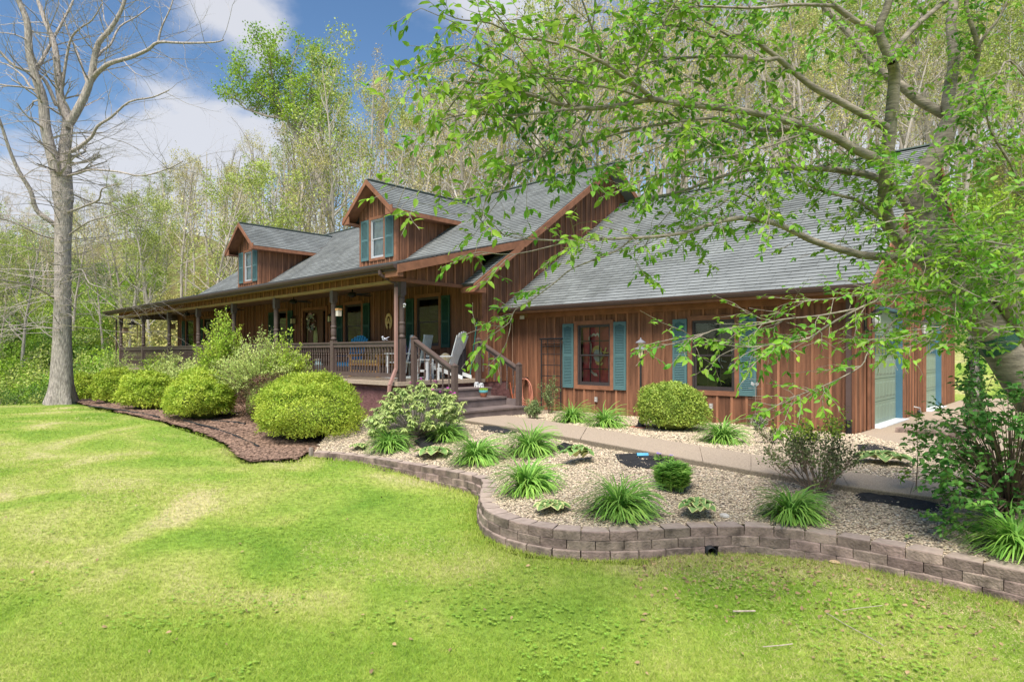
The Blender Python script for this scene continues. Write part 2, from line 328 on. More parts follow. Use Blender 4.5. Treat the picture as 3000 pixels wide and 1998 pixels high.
# ------------------------------------------------------------------ ground sheet
def nonlin(a, b, n, c, k):
    t = np.linspace(-1, 1, n); s = np.sign(t) * np.abs(t) ** k; lo = c - a; hi = b - c
    return np.where(s < 0, c + s * lo, c + s * hi)
xs = nonlin(-260, 220, 260, -8, 2.6); ys = nonlin(-120, 320, 260, 8, 2.6)
X, Y = np.meshgrid(xs, ys); Z = terrain(X, Y)
mk = inpoly(X.ravel(), Y.ravel(), BED).reshape(X.shape) | inpoly(X.ravel(), Y.ravel(), MULCH).reshape(X.shape); Z = np.where(mk, Z - .18, Z)
V = np.stack([X, Y, Z], -1).reshape(-1, 3); nx, ny = len(xs), len(ys)
i = np.arange(nx - 1)[None, :] + nx * np.arange(ny - 1)[:, None]; FQ = np.stack([i, i + 1, i + nx + 1, i + nx], -1).reshape(-1, 4)
def lawn_material():
    m = bpy.data.materials.new('lawn_and_forest_floor'); m.use_nodes = True; nt = m.node_tree; N = nt.nodes.new; L = nt.links.new; p = nt.nodes['Principled BSDF']
    p.inputs['Roughness'].default_value = .95; p.inputs['Specular IOR Level'].default_value = .1
    tc = N('ShaderNodeTexCoord')
    def noise(sc, det=5, dist=0.):
        n = N('ShaderNodeTexNoise'); n.inputs['Scale'].default_value = sc; n.inputs['Detail'].default_value = det; n.inputs['Distortion'].default_value = dist; L(tc.outputs['Object'], n.inputs[0]); return n.outputs['Fac']
    def ramp(f, st):
        r = N('ShaderNodeValToRGB'); L(f, r.inputs[0]); e = r.color_ramp.elements
        while len(e) < len(st): e.new(.5)
        for k, (pos, c) in enumerate(st): e[k].position = pos; e[k].color = (*c, 1)
        return r.outputs[0]
    def mix(f, a, b, mode='MIX'):
        q = N('ShaderNodeMix'); q.data_type = 'RGBA'; q.blend_type = mode
        if isinstance(f, float): q.inputs['Factor'].default_value = f
        else: L(f, q.inputs['Factor'])
        L(a, q.inputs['A']); L(b, q.inputs['B']); return q.outputs['Result']
    big = ramp(noise(.55, 4, .6), [(.28, (.14, .25, .035)), (.45, (.22, .32, .055)), (.58, (.33, .37, .10)), (.70, (.46, .42, .21))])
    fine = ramp(noise(14, 6), [(.3, (.62, .62, .62)), (.7, (1.25, 1.25, 1.25))])
    c = mix(1.0, big, fine, 'MULTIPLY')
    floor_ = ramp(noise(1.5, 6), [(.3, (.11, .09, .045)), (.5, (.16, .15, .06)), (.68, (.20, .25, .07))])
    sp = N('ShaderNodeSeparateXYZ'); L(tc.outputs['Object'], sp.inputs[0])
    def mr(v, a, b):
        q = N('ShaderNodeMapRange'); L(v, q.inputs[0]); q.inputs[1].default_value = a; q.inputs[2].default_value = b; return q.outputs[0]
    mxm = N('ShaderNodeMath'); mxm.operation = 'MAXIMUM'; L(mr(sp.outputs[1], 30, 33), mxm.inputs[0]); L(mr(sp.outputs[0], -33, -37), mxm.inputs[1])
    L(mix(mxm.outputs[0], c, floor_), p.inputs['Base Color'])
    b = N('ShaderNodeBump'); b.inputs['Strength'].default_value = .6; b.inputs['Distance'].default_value = .04; L(noise(35, 5), b.inputs['Height']); L(b.outputs[0], p.inputs['Normal'])
    return m
LAWNM = lawn_material()
o = link('lawn', np_mesh('lawn', V, FQ), LAWNM); o.data.polygons.foreach_set('use_smooth', [True] * len(o.data.polygons)); tag(o, kind='structure')

def sheet(name, poly, zf, m, step, extra=0.):
    P = np.array(poly)[:, :2]; xs = np.arange(P[:, 0].min(), P[:, 0].max() + step, step); ys = np.arange(P[:, 1].min(), P[:, 1].max() + step, step)
    X, Y = np.meshgrid(xs, ys); nx = len(xs); V = np.stack([X, Y, zf(X, Y)], -1).reshape(-1, 3)
    i = (np.arange(nx - 1)[None, :] + nx * np.arange(len(ys) - 1)[:, None]); cx = (X[:-1, :-1] + step / 2).ravel(); cy = (Y[:-1, :-1] + step / 2).ravel()
    keep = inpoly(cx, cy, poly) & (wall_dist(cx, cy) > (.1 if name == 'gravel_bed' else 0)); FQ = np.stack([i, i + 1, i + nx + 1, i + nx], -1).reshape(-1, 4)[keep]
    used, inv = np.unique(FQ, return_inverse=True); o = link(name, np_mesh(name, V[used], inv.reshape(-1, 4)), m); o['kind'] = 'structure'; return o
def gravel_material():
    m = bpy.data.materials.new('pea_gravel'); m.use_nodes = True; nt = m.node_tree; N = nt.nodes.new; L = nt.links.new; p = nt.nodes['Principled BSDF']; p.inputs['Roughness'].default_value = .8
    tc = N('ShaderNodeTexCoord'); v = N('ShaderNodeTexVoronoi'); v.inputs['Scale'].default_value = 34; L(tc.outputs['Object'], v.inputs[0])
    r = N('ShaderNodeValToRGB'); sx = N('ShaderNodeSeparateXYZ'); L(v.outputs['Color'], sx.inputs[0]); L(sx.outputs[0], r.inputs[0]); e = r.color_ramp.elements
    for k, (pos, c) in enumerate([(.0, (.12, .095, .07)), (.25, (.34, .26, .17)), (.55, (.50, .42, .31)), (.85, (.62, .56, .46))]):
        if k > 1: e.new(.5)
        e[k].position = pos; e[k].color = (*c, 1)
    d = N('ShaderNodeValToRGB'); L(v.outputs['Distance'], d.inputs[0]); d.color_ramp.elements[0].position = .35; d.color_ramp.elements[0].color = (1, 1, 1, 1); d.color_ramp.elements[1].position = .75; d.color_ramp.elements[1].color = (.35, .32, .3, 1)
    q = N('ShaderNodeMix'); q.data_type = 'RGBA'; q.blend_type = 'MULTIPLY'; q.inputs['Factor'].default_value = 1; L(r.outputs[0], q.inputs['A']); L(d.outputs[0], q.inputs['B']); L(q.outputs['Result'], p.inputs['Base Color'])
    b = N('ShaderNodeBump'); b.invert = True; b.inputs['Distance'].default_value = .02; L(v.outputs['Distance'], b.inputs['Height']); L(b.outputs[0], p.inputs['Normal']); return m
GRAVEL = gravel_material()
MULCHM = mat('bark_mulch', (.22, .14, .10), .95, .5, 30, bump=1., bscale=50, col2=(.09, .045, .035))
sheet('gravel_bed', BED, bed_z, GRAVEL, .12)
sheet('mulch_bed', MULCH, mulch_z, MULCHM, .1)

# loose pebbles and mulch chips
def pebbles(name, poly, zf, n, smin, smax, m, flat=.6, jit=.01, dmax=16.):
    P = np.array(poly)[:, :2]; pts = np.zeros((0, 2))
    while len(pts) < n:
        c = np.random.uniform(P.min(0), P.max(0), (n * 4, 2)); d = np.hypot(c[:, 0], c[:, 1]); k = inpoly(c[:, 0], c[:, 1], poly) & ((wall_dist(c[:, 0], c[:, 1]) > .12) if name == 'gravel' else True) & (np.random.rand(len(c)) < np.clip((6.5 / d) ** 2, .05, 1)) & (d < dmax) & (c @ FWD > 1)
        pts = np.vstack([pts, c[k]])
    pts = pts[:n]; z = zf(pts[:, 0], pts[:, 1]) + np.random.uniform(0, jit, n); s = np.random.uniform(smin, smax, n) * np.clip(np.hypot(*pts.T) / 7, 1, 1.9)
    O = np.array([[1, 0, 0], [0, 1, 0], [-1, 0, 0], [0, -1, 0], [0, 0, 1], [0, 0, -1.]]) * [1, .75, flat]
    a = np.random.uniform(0, 6.28, n); ca, sa = np.cos(a), np.sin(a)
    Vx = O[None] * s[:, None, None] * np.random.uniform(.75, 1.2, (n, 6, 1)); Vr = Vx.copy(); Vr[..., 0] = Vx[..., 0] * ca[:, None] - Vx[..., 1] * sa[:, None]; Vr[..., 1] = Vx[..., 0] * sa[:, None] + Vx[..., 1] * ca[:, None]
    Vr += np.concatenate([pts, z[:, None]], 1)[:, None]; Fc = np.array([[0, 1, 4], [1, 2, 4], [2, 3, 4], [3, 0, 4]])
    FF = (Fc[None] + (np.arange(n) * 6)[:, None, None]).reshape(-1, 3); me = np_mesh(name, Vr.reshape(-1, 3), FF); me.polygons.foreach_set('use_smooth', [True] * len(me.polygons))
    o = link(name, me, m); o['kind'] = 'stuff'; return o
PEB = mat('pebble', (.47, .385, .28), .75, .25, 30, island=1.0, huevar=.04)
tag(pebbles('gravel', BED, bed_z, 90000, .008, .016, PEB), 'pale tan pea gravel filling the planting bed', 'gravel')
CHIP = mat('mulch_chip', (.21, .135, .10), .9, .3, 20, island=.9)
tag(pebbles('mulch', MULCH, mulch_z, 26000, .010, .03, CHIP, .35, .02, 40.), 'reddish bark mulch under the shrubs along the porch', 'mulch')

# ------------------------------------------------------------------ path and driveway
PATH_N = [(1352, 1229), (1500, 1252), (1700, 1286), (1900, 1322), (2060, 1352), (2200, 1377), (2350, 1401), (2486, 1424), (2666, 1447), (2827, 1466), (2990, 1482)]
PATH_F = [(1455, 1212), (1567, 1227), (1720, 1251), (1885, 1279), (2049, 1305), (2200, 1329), (2330, 1352), (2460, 1377), (2678, 1410), (2740, 1395), (2850, 1380)]
ZP = .0
def slab_at(px, py, z): return atZ(px, py, z)
pathz = lambda k: -.005 - .012 * max(0, k - 5)
pn = [trace(px, py, lambda x, y: bed_z(x, y) + .075) for px, py in PATH_N]; pf = [trace(px, py, lambda x, y: bed_z(x, y) + .045) for px, py in PATH_F]
pth = thing('garden_path', 'exposed aggregate garden path running from the porch steps past the garage wall', 'path', pn[0]); pth['kind'] = 'structure'; del pth['category']
segs = [(0, 2), (2, 4), (4, 5), (5, 7), (7, 8), (8, 10)]
for a, b in segs:
    n_ = pn[a:b + 1]; f_ = pf[a:b + 1]; e = .006
    pts = [p[:2] for p in n_] + [p[:2] for p in f_[::-1]]; zz = [p[2] for p in n_] + [p[2] for p in f_[::-1]]
    c = np.mean(pts, 0); pts = [c + (p - c) * (1 - e) for p in pts]
    MB().poly(pts, [z - .10 for z in zz], zz).build('path_slab', CONC, pth)
DRV = [(2519, 1272), (2600, 1292), (2693, 1316), (2760, 1345), (2850, 1385)]
dp = [atZ(px, py, -.03) for px, py in DRV]
dr = [p[:2] for p in dp] + [np.array((4.5, 9.0)), np.array((9., 14.)), np.array((9., 26.)), np.array((-3.30, 26.)), np.array((-3.30, 12.62))]
MB().poly(dr, -.16, -.03).build('driveway', CONC, kind='structure')
o = MB()
for k in range(len(dp) - 1):
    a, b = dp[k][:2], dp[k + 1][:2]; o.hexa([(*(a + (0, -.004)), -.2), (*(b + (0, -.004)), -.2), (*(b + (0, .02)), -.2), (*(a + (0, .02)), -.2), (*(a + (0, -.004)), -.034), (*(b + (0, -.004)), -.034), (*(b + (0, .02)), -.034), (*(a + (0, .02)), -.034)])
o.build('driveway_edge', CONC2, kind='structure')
mb = MB()
for k in range(len(pn) - 1):
    a, b = pn[k], pn[k + 1]; mb.add([(a[0], a[1] - .006, a[2] - .13), (b[0], b[1] - .006, b[2] - .13), (b[0], b[1] - .006, b[2] - .012), (a[0], a[1] - .006, a[2] - .012)], [(0, 1, 2, 3)])
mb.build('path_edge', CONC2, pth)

# ------------------------------------------------------------------ retaining wall: three courses of trapezoid blocks
def resample(P, step):
    P = [np.array(p, float) for p in P]; out = [P[0]]; acc = 0
    for a, b in zip(P[:-1], P[1:]):
        d = np.linalg.norm(b - a); t = step - acc
        while t <= d: out.append(a + (b - a) * t / d); t += step
        acc = (acc + d) % step
    return out
wl = thing('retaining_wall', 'low curved retaining wall of tan split face blocks in three courses around the gravel bed', 'wall', (*WALL[17], -.65))
for course in range(3):
    z1 = WTOP - course * .099; z0 = z1 - .095; off = .15 * (course % 2); setb = -.016 * course
    pts = resample(WALL, .295)
    if course % 2: 
        pts = [(np.array(a) + b) / 2 for a, b in zip(pts[:-1], pts[1:])]; pts = [np.array(WALL[0])] + pts
    for k in range(len(pts) - 1):
        a, b = np.array(pts[k]), np.array(pts[k + 1]); d = b - a; ln = np.linalg.norm(d); d /= ln; n = np.array([d[1], -d[0]])   # n points to the lawn
        if z1 < float(lawn_z(*a)) - .01: continue
        # left of the drain pipe there is a gap in the lowest course
        cpx = None
        if course == 2:
            m_ = (a + b) / 2; dd = float(m_ @ FWD); cpx = 1500 + F_PX * float(m_ @ RGT) / dd
            if 2035 < cpx < 2125:
                cp = atZ(2078, 1608, -.60)[:2]; s_ = float((cp - a) @ d)
                for u0, u1 in ((.004, s_ - .060), (s_ + .060, ln - .004)):
                    u0, u1 = max(u0, .004), min(u1, ln - .004)
                    if u1 - u0 < .05: continue
                    p0, p1 = a + d * u0 - n * setb, a + d * u1 - n * setb; q0, q1 = p0 - n * .2, p1 - n * .2
                    MB().hexa([(*p0, z0), (*p1, z0), (*q1, z0), (*q0, z0), (*p0, z1), (*p1, z1), (*q1, z1), (*q0, z1)]).build('block', BLOCK, wl)
                continue
        j = random.uniform(-.006, .006); g = .004
        a0 = a + d * g + n * (j - setb); b0 = b - d * g + n * (j - setb); dep = .2; tp = .035 if course == 0 else .02
        a1 = a + d * tp - n * dep; b1 = b - d * tp - n * dep; zj = random.uniform(-.003, .003)
        mm = (a0 + b0) / 2 + n * .012           # split face bulges a little
        ch = .008
        if course: zj = 0
        top = [a0 - n * ch, mm - n * (ch + .004), b0 - n * ch, b1, a1]; fr = [a0, mm, b0, b1, a1]
        vs = [(p[0], p[1], z0) for p in fr] + [(p[0], p[1], z1 - ch + zj) for p in fr] + [(p[0], p[1], z1 + zj) for p in top]
        fs = [(4, 3, 2, 1, 0)] + [(q, (q + 1) % 5, 5 + (q + 1) % 5, 5 + q) for q in range(5)] + [(5 + q, 5 + (q + 1) % 5, 10 + (q + 1) % 5, 10 + q) for q in range(5)] + [(10, 11, 12, 13, 14)]
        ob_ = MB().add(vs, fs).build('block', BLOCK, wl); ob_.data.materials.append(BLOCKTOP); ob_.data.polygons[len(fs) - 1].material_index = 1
# wooden stake at the left end of the wall
p = WALL[0]; MB().box(p[0] - .13, p[0] - .06, p[1] - .02, p[1] + .03, -.62, -.30).build('wooden_stake', mat('grey_wood', (.3, .25, .22)), label='grey wooden stake at the left end of the retaining wall', cat='stake')
# drain pipe through the wall
c = atZ(2078, 1608, -.60); c = np.array([*((c[:2])), -.61]); nrm = np.array([-FWD[0], -FWD[1]])
q = MB(); ring = []
for r_, off in ((.056, -.25), (.056, .10), (.048, .10), (.048, -.25)):
    for k in range(20):
        a = k * math.pi / 10; s_ = np.array([RGT[0], RGT[1], 0]) * math.cos(a) * r_ + np.array([0, 0, 1]) * math.sin(a) * r_; q.v.append(tuple(c + s_ + np.array([*nrm, 0]) * off))
for i_ in range(3):
    for k in range(20): q.f.append((i_ * 20 + k, i_ * 20 + (k + 1) % 20, (i_ + 1) * 20 + (k + 1) % 20, (i_ + 1) * 20 + k))
q.build('drain_pipe', BLACK, smooth=True, label='black round drain pipe sticking out of the foot of the retaining wall', cat='pipe')
# ------------------------------------------------------------------ the house
house = thing('house', 'long single storey cedar board and batten house with front porch, two dormers and attached garage', 'house', (-15, 12, 0))
def P3(O, U, Nn, u, n, z): return (O[0] + U[0] * u + Nn[0] * n, O[1] + U[1] * u + Nn[1] * n, z)
def vbox(mb, O, U, Nn, u0, u1, n0, n1, z0a, z0b, z1a, z1b):
    mb.hexa([P3(O, U, Nn, u0, n0, z0a), P3(O, U, Nn, u1, n0, z0b), P3(O, U, Nn, u1, n1, z0b), P3(O, U, Nn, u0, n1, z0a),
             P3(O, U, Nn, u0, n0, z1a), P3(O, U, Nn, u1, n0, z1b), P3(O, U, Nn, u1, n1, z1b), P3(O, U, Nn, u0, n1, z1a)])
def const(v): return lambda u: v
def wall(name, O, U, Nn, width, zb, zt, opens=(), sp=.32, off=0., trim_top=None, bw=.05):
    """boards (n 0..0.02) with battens (0.02..0.042) over the joints; opens = (u0,u1,z0,z1)"""
    zb = zb if callable(zb) else const(zb); zt = zt if callable(zt) else const(zt)
    def pieces(u0, u1):
        us = sorted({u0, u1, *[c for op in opens for c in op[:2] if u0 < c < u1]}); res = []
        for a, b in zip(us[:-1], us[1:]):
            c = (a + b) / 2; cuts = sorted([(op[2], op[3]) for op in opens if op[0] < c < op[1]]); lo = None
            lows = (zb(a), zb(b))
            for z0, z1 in cuts:
                if z0 > min(lows): res.append((a, b, lows, (z0, z0)))
                lows = (z1, z1)
            his = (zt(a), zt(b))
            if min(his) > max(lows) - .001 or max(his) > min(lows): res.append((a, b, lows, (max(his[0], lows[0]), max(his[1], lows[1]))))
        return res
    back = MB()
    us = [0.]; u = off
    while u < width - .02:
        if u > .02: us.append(u)
        u += sp
    us.append(width)
    for a, b in zip(us[:-1], us[1:]):
        for (x0, x1, lo, hi) in pieces(a, b): vbox(back, O, U, Nn, x0, x1, -.06, -.004, lo[0], lo[1], hi[0], hi[1])
    wobj = back.build(name, DARKROOM, house)
    for k, (a, b) in enumerate(zip(us[:-1], us[1:])):
        j = random.uniform(-.0025, .0025)
        for (x0, x1, lo, hi) in pieces(a + .002, b - .002): mb = MB(); vbox(mb, O, U, Nn, x0, x1, -.002, .018 + j, lo[0], lo[1], hi[0], hi[1]); mb.build('board', WOOD, wobj)
        if k > 0:
            for (x0, x1, lo, hi) in pieces(a - bw / 2 + .001, a + bw / 2 - .001): mb = MB(); vbox(mb, O, U, Nn, x0, x1, .018 + j, .042, lo[0], lo[1], hi[0], hi[1]); mb.build('batten', BATTEN, wobj)
    return wobj
def frame_rect(mb, O, U, Nn, u0, u1, z0, z1, w, n0, n1):
    vbox(mb, O, U, Nn, u0, u0 + w, n0, n1, z0, z0, z1, z1); vbox(mb, O, U, Nn, u1 - w, u1, n0, n1, z0, z0, z1, z1)
    vbox(mb, O, U, Nn, u0 + w, u1 - w, n0, n1 - .002, z1 - w, z1 - w, z1, z1); vbox(mb, O, U, Nn, u0 + w, u1 - w, n0, n1 - .002, z0, z0, z0 + w, z0 + w)
def window(O, U, Nn, u0, u1, z0, z1, cas=.1, sash=DARKV, mun=(3, 2), curtain=DARKROOM, cd=.35, label=None, blinds=False):
    """outer edge of casing u0..u1, z0..z1"""
    mb = MB(); frame_rect(mb, O, U, Nn, u0, u1, z0, z1, cas, -.03, .062); fr = mb.build('window', TRIMW, house, label=label)
    a, b, c, d = u0 + cas, u1 - cas, z0 + cas, z1 - cas; mid = (c + d) / 2
    mb = MB(); frame_rect(mb, O, U, Nn, a, b, c, d, .035, -.03, .035); mb.build('window_track', sash, fr)
    for (s0, s1, dn) in ((mid - .02, d - .035, 0), (c + .035, mid + .02, -.012)):
        mb = MB(); frame_rect(mb, O, U, Nn, a + .036, b - .036, s0, s1, .032 if s0 > c + .1 else .05, -.028 + dn, .008 + dn)
        for i in range(1, mun[0]): 
            u = a + .06 + (b - a - .12) * i / mun[0]; vbox(mb, O, U, Nn, u - .012, u + .012, -.012 + dn, .0 + dn, s0 + .03, s0 + .03, s1 - .03, s1 - .03)
        for i in range(1, mun[1]):
            z = s0 + (s1 - s0) * i / mun[1]; vbox(mb, O, U, Nn, a + .06, b - .06, -.0118 + dn, -.0005 + dn, z - .012, z - .012, z + .012, z + .012)
        mb.build('sash', sash, fr)
        mb = MB(); mb.add([P3(O, U, Nn, a + .06, .003 + dn, s0 + .03), P3(O, U, Nn, b - .06, .003 + dn, s0 + .03), P3(O, U, Nn, b - .06, .003 + dn, s1 - .03), P3(O, U, Nn, a + .06, .003 + dn, s1 - .03)], [(0, 1, 2, 3)])
        mb.build('pane', GLASS, fr)
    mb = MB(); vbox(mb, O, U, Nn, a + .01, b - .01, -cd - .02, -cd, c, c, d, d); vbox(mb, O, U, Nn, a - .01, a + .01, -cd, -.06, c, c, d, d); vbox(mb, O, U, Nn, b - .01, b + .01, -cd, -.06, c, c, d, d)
    vbox(mb, O, U, Nn, a, b, -cd, -.06, c - .02, c - .02, c, c); vbox(mb, O, U, Nn, a, b, -cd, -.06, d, d, d + .02, d + .02); mb.build('curtain', curtain, fr)  # near-black box added behind the glass in place of the unlit room
    if blinds:
        mb = MB(); z = c + .08
        while z < d - .05: vbox(mb, O, U, Nn, a + .05, b - .05, -.075, -.05, z, z, z + .03, z + .03); z += .036
        mb.build('blind', mat('blind_white', (.85, .85, .85), .6), fr)
    return fr
def shutter(O, U, Nn, u0, u1, z0, z1, m):
    mb = MB(); w = .05; n0, n1 = .043, .075; mid = (z0 + z1) / 2
    vbox(mb, O, U, Nn, u0, u0 + w, n0, n1, z0, z0, z1, z1); vbox(mb, O, U, Nn, u1 - w, u1, n0, n1, z0, z0, z1, z1)
    for a, b in ((z0, z0 + .09), (mid - .035, mid + .035), (z1 - .06, z1)): vbox(mb, O, U, Nn, u0 + w, u1 - w, n0, n1 - .002, a, a, b, b)
    # arched head: two sloping corner wedges
    uc = (u0 + u1) / 2; h = .04; zt = z1 - .06
    mb.add([P3(O, U, Nn, u0 + w, n1 - .002, zt), P3(O, U, Nn, u0 + w, n1 - .002, zt - h), P3(O, U, Nn, uc, n1 - .002, zt)], [(0, 1, 2)]); mb.add([P3(O, U, Nn, u1 - w, n1 - .002, zt), P3(O, U, Nn, uc, n1 - .002, zt), P3(O, U, Nn, u1 - w, n1 - .002, zt - h)], [(0, 1, 2)])
    vbox(mb, O, U, Nn, u0 + w, u1 - w, n0, n0 + .004, z0, z0, z1 - .06, z1 - .06)
    sh = mb.build('shutter', m, house)
    mb = MB()
    for a, b in ((z0 + .09, mid - .035), (mid + .035, z1 - .06)):
        n = int((b - a) / .038); st = (b - a) / n
        for k in range(n):
            z = a + k * st + .003; p = [P3(O, U, Nn, u0 + w, n1 - .004, z), P3(O, U, Nn, u1 - w, n1 - .004, z), P3(O, U, Nn, u1 - w, n0 + .006, z + st * .95), P3(O, U, Nn, u0 + w, n0 + .006, z + st * .95),
                                        P3(O, U, Nn, u0 + w, n1 - .004, z + .007), P3(O, U, Nn, u1 - w, n1 - .004, z + .007)]
            mb.add(p, [(0, 1, 5, 4), (4, 5, 2, 3), (0, 3, 2, 1)])
    mb.build('louvers', m, sh); return sh

# ---- shingles
SHN = []       # (corner arrays) gathered, nearest 300 become parts
def shingles(P0, U, V, Lu, Lv, expo=.145, tab=.305, lift=.017):
    P0 = np.array(P0, float); U = np.array(U, float); V = np.array(V, float); Nn = np.cross(U, V); Nn /= np.linalg.norm(Nn)
    if Nn[2] < 0: Nn = -Nn
    res = []; nrow = int(math.ceil(Lv / expo))
    for r_ in range(nrow):
        v0 = r_ * expo; v1 = min(v0 + expo * 1.12, Lv); u = -tab * random.choice((.5, .17, .83, 0, .33))
        while u < Lu:
            a = max(u + .003, 0); b = min(u + tab - .003, Lu); u += tab
            if b - a < .03: continue
            j = random.uniform(-.003, .003); l = lift + random.uniform(0, .003)
            q = [P0 + U * a + V * (v0 + j), P0 + U * b + V * (v0 + j), P0 + U * a + V * (v0 + j) + Nn * l, P0 + U * b + V * (v0 + j) + Nn * l, P0 + U * a + V * v1 + Nn * .002, P0 + U * b + V * v1 + Nn * .002]
            res.append(np.array(q) + Nn * .004)
    return res
TABF = np.array([[0, 1, 3, 2], [2, 3, 5, 4]])
def joined_tabs(tabs, name, parent):
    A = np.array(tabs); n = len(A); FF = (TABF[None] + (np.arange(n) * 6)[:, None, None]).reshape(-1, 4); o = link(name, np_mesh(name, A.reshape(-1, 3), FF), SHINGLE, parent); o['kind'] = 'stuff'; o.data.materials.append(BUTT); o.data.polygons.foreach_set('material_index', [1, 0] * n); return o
def slab(P0, U, V, Lu, Lv, th, name, m, parent):
    P0 = np.array(P0, float); U = np.array(U, float); V = np.array(V, float); Nn = np.cross(U, V); Nn /= np.linalg.norm(Nn)
    if Nn[2] < 0: Nn = -Nn
    a = [P0, P0 + U * Lu, P0 + U * Lu + V * Lv, P0 + V * Lv]; return MB().hexa([p - Nn * th for p in a] + [p for p in a]).build(name, m, parent)
def slope_v(dy, dz): l = math.hypot(dy, dz); return (0, dy / l, dz / l), l

ROOFDK = mat('roof_deck', (.10, .10, .10), .9)
# main roof: eave of porch (8.45, 3.47) -> break (12.7, 4.56) -> ridge (17.1, 7.64) -> back
RX0, RX1 = -34.95, -11.5
PE, BR, RG, BK = (8.42, 3.46), (12.7, 4.57), (17.1, 7.64), (23.3, 3.3)
v, l = slope_v(BR[0] - PE[0], BR[1] - PE[1]); r1 = slab((RX0, PE[0], PE[1]), (1, 0, 0), v, RX1 - RX0, l, .05, 'roof', ROOFDK, house)
joined_tabs(shingles((RX0, PE[0], PE[1]), (1, 0, 0), v, RX1 - RX0, l), 'shingle_field', r1)
v, l = slope_v(RG[0] - BR[0], RG[1] - BR[1]); r2 = slab((RX0, BR[0], BR[1] + .0), (1, 0, 0), v, RX1 - RX0, l, .05, 'roof', ROOFDK, house)
joined_tabs(shingles((RX0, BR[0], BR[1]), (1, 0, 0), v, RX1 - RX0, l + .02), 'shingle_field', r2)
v, l = slope_v(RG[0] - BK[0], RG[1] - BK[1]); slab((RX0, BK[0], BK[1]), (1, 0, 0), v, RX1 - RX0, l, .05, 'roof', SHINGLE, house)
# lower tongue of the steep roof beside the porch gable
TG = (10.75, BR[1] - .70 * (BR[0] - 10.75)); v, l = slope_v(BR[0] - TG[0], BR[1] - TG[1])
r3 = slab((-12.0, TG[0], TG[1]), (1, 0, 0), v, .5, l, .05, 'roof', ROOFDK, house); joined_tabs(shingles((-12.0, TG[0], TG[1]), (1, 0, 0), v, .5, l), 'shingle_field', r3)
MB().bar((RX0, RG[0], RG[1] + .01), (RX1, RG[0], RG[1] + .01), .22, .03).build('ridge_cap', mat('ridge_green', (.10, .13, .12), .9, island=.1), house)
# garage roof
GX0, GX1 = -11.93, -2.92; GE = (12.13, 2.66); GR = (18.0, 6.49)
v, l = slope_v(GR[0] - GE[0], GR[1] - GE[1]); r4 = slab((GX0, GE[0], GE[1]), (1, 0, 0), v, GX1 - GX0, l, .05, 'roof', ROOFDK, house)
tabs = shingles((GX0, GE[0], GE[1]), (1, 0, 0), v, GX1 - GX0, l)
dist = [float(np.linalg.norm(t.mean(0) - CP)) for t in tabs]; order = np.argsort(dist)
near = set(order[:300].tolist()); joined_tabs([t for k, t in enumerate(tabs) if k not in near], 'shingle_field', r4)
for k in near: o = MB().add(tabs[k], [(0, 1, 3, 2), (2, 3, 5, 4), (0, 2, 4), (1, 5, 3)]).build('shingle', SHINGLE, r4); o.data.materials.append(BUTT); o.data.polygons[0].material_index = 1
slab((GX0, 2 * GR[0] - GE[0], GE[1]), (1, 0, 0), (0, -v[1], v[2]), GX1 - GX0, l, .05, 'roof', SHINGLE, house)
MB().bar((GX0, GR[0], GR[1] + .01), (GX1, GR[0], GR[1] + .01), .22, .03).build('ridge_cap', MATS['ridge_green'], house)
# rake boards (fascia along the gable edges)
def rake(x, a, b, h=.2, t=.035, name='rake_board', drop=.0, m=TRIMW):
    mb = MB(); z = lambda p: p[1] + .0
    mb.hexa([(x, a[0], a[1] - h), (x + t, a[0], a[1] - h), (x + t, b[0], b[1] - h), (x, b[0], b[1] - h), (x, a[0], a[1] - .004), (x + t, a[0], a[1] - .004), (x + t, b[0], b[1] - .004), (x, b[0], b[1] - .004)])
    return mb.build(name, m, house)
rake(RX1, PE, BR); rake(RX1, (BR[0] + .001, BR[1]), RG); rake(RX1, (BK[0], BK[1]), (RG[0] + .001, RG[1])); rake(RX1 + .002, (TG[0], TG[1]), (BR[0] - .1, BR[1] - .07), .19)
rake(GX1, GE, GR); rake(GX1, (2 * GR[0] - GE[0], GE[1]), (GR[0] + .001, GR[1])); rake(RX0 - .035, PE, BR); rake(RX0 - .035, BR, RG)
rake(-11.925, (12.6, 2.98), GR, .16, .03, 'wall_flashing')
MB().box(-11.98, RX1, PE[0], PE[0] + .16, PE[1] - .27, PE[1] - .06).build('eave_return', TRIMW, house)
MB().box(-11.98, RX1, TG[0], TG[0] + .45, TG[1] - .2, TG[1] - .06).build('eave_return', TRIMW, house)
# rake soffits
def soffit_x(x0, x1, a, b, dz=.055): MB().hexa([(x0, a[0], a[1] - dz - .012), (x1, a[0], a[1] - dz - .012), (x1, b[0], b[1] - dz - .012), (x0, b[0], b[1] - dz - .012), (x0, a[0], a[1] - dz), (x1, a[0], a[1] - dz), (x1, b[0], b[1] - dz), (x0, b[0], b[1] - dz)]).build('soffit', SOFF if False else TRIMW, house)
soffit_x(-11.97, RX1, PE, BR); soffit_x(-11.97, RX1, BR, RG); soffit_x(XG1, GX1, GE, GR)

# ---- walls
EX, EY, NX_, NY_ = (1, 0), (0, 1), (1, 0), (0, -1)
def U_of(px, Y, x0): return float(atY(px, 1000, Y)[0] - x0)
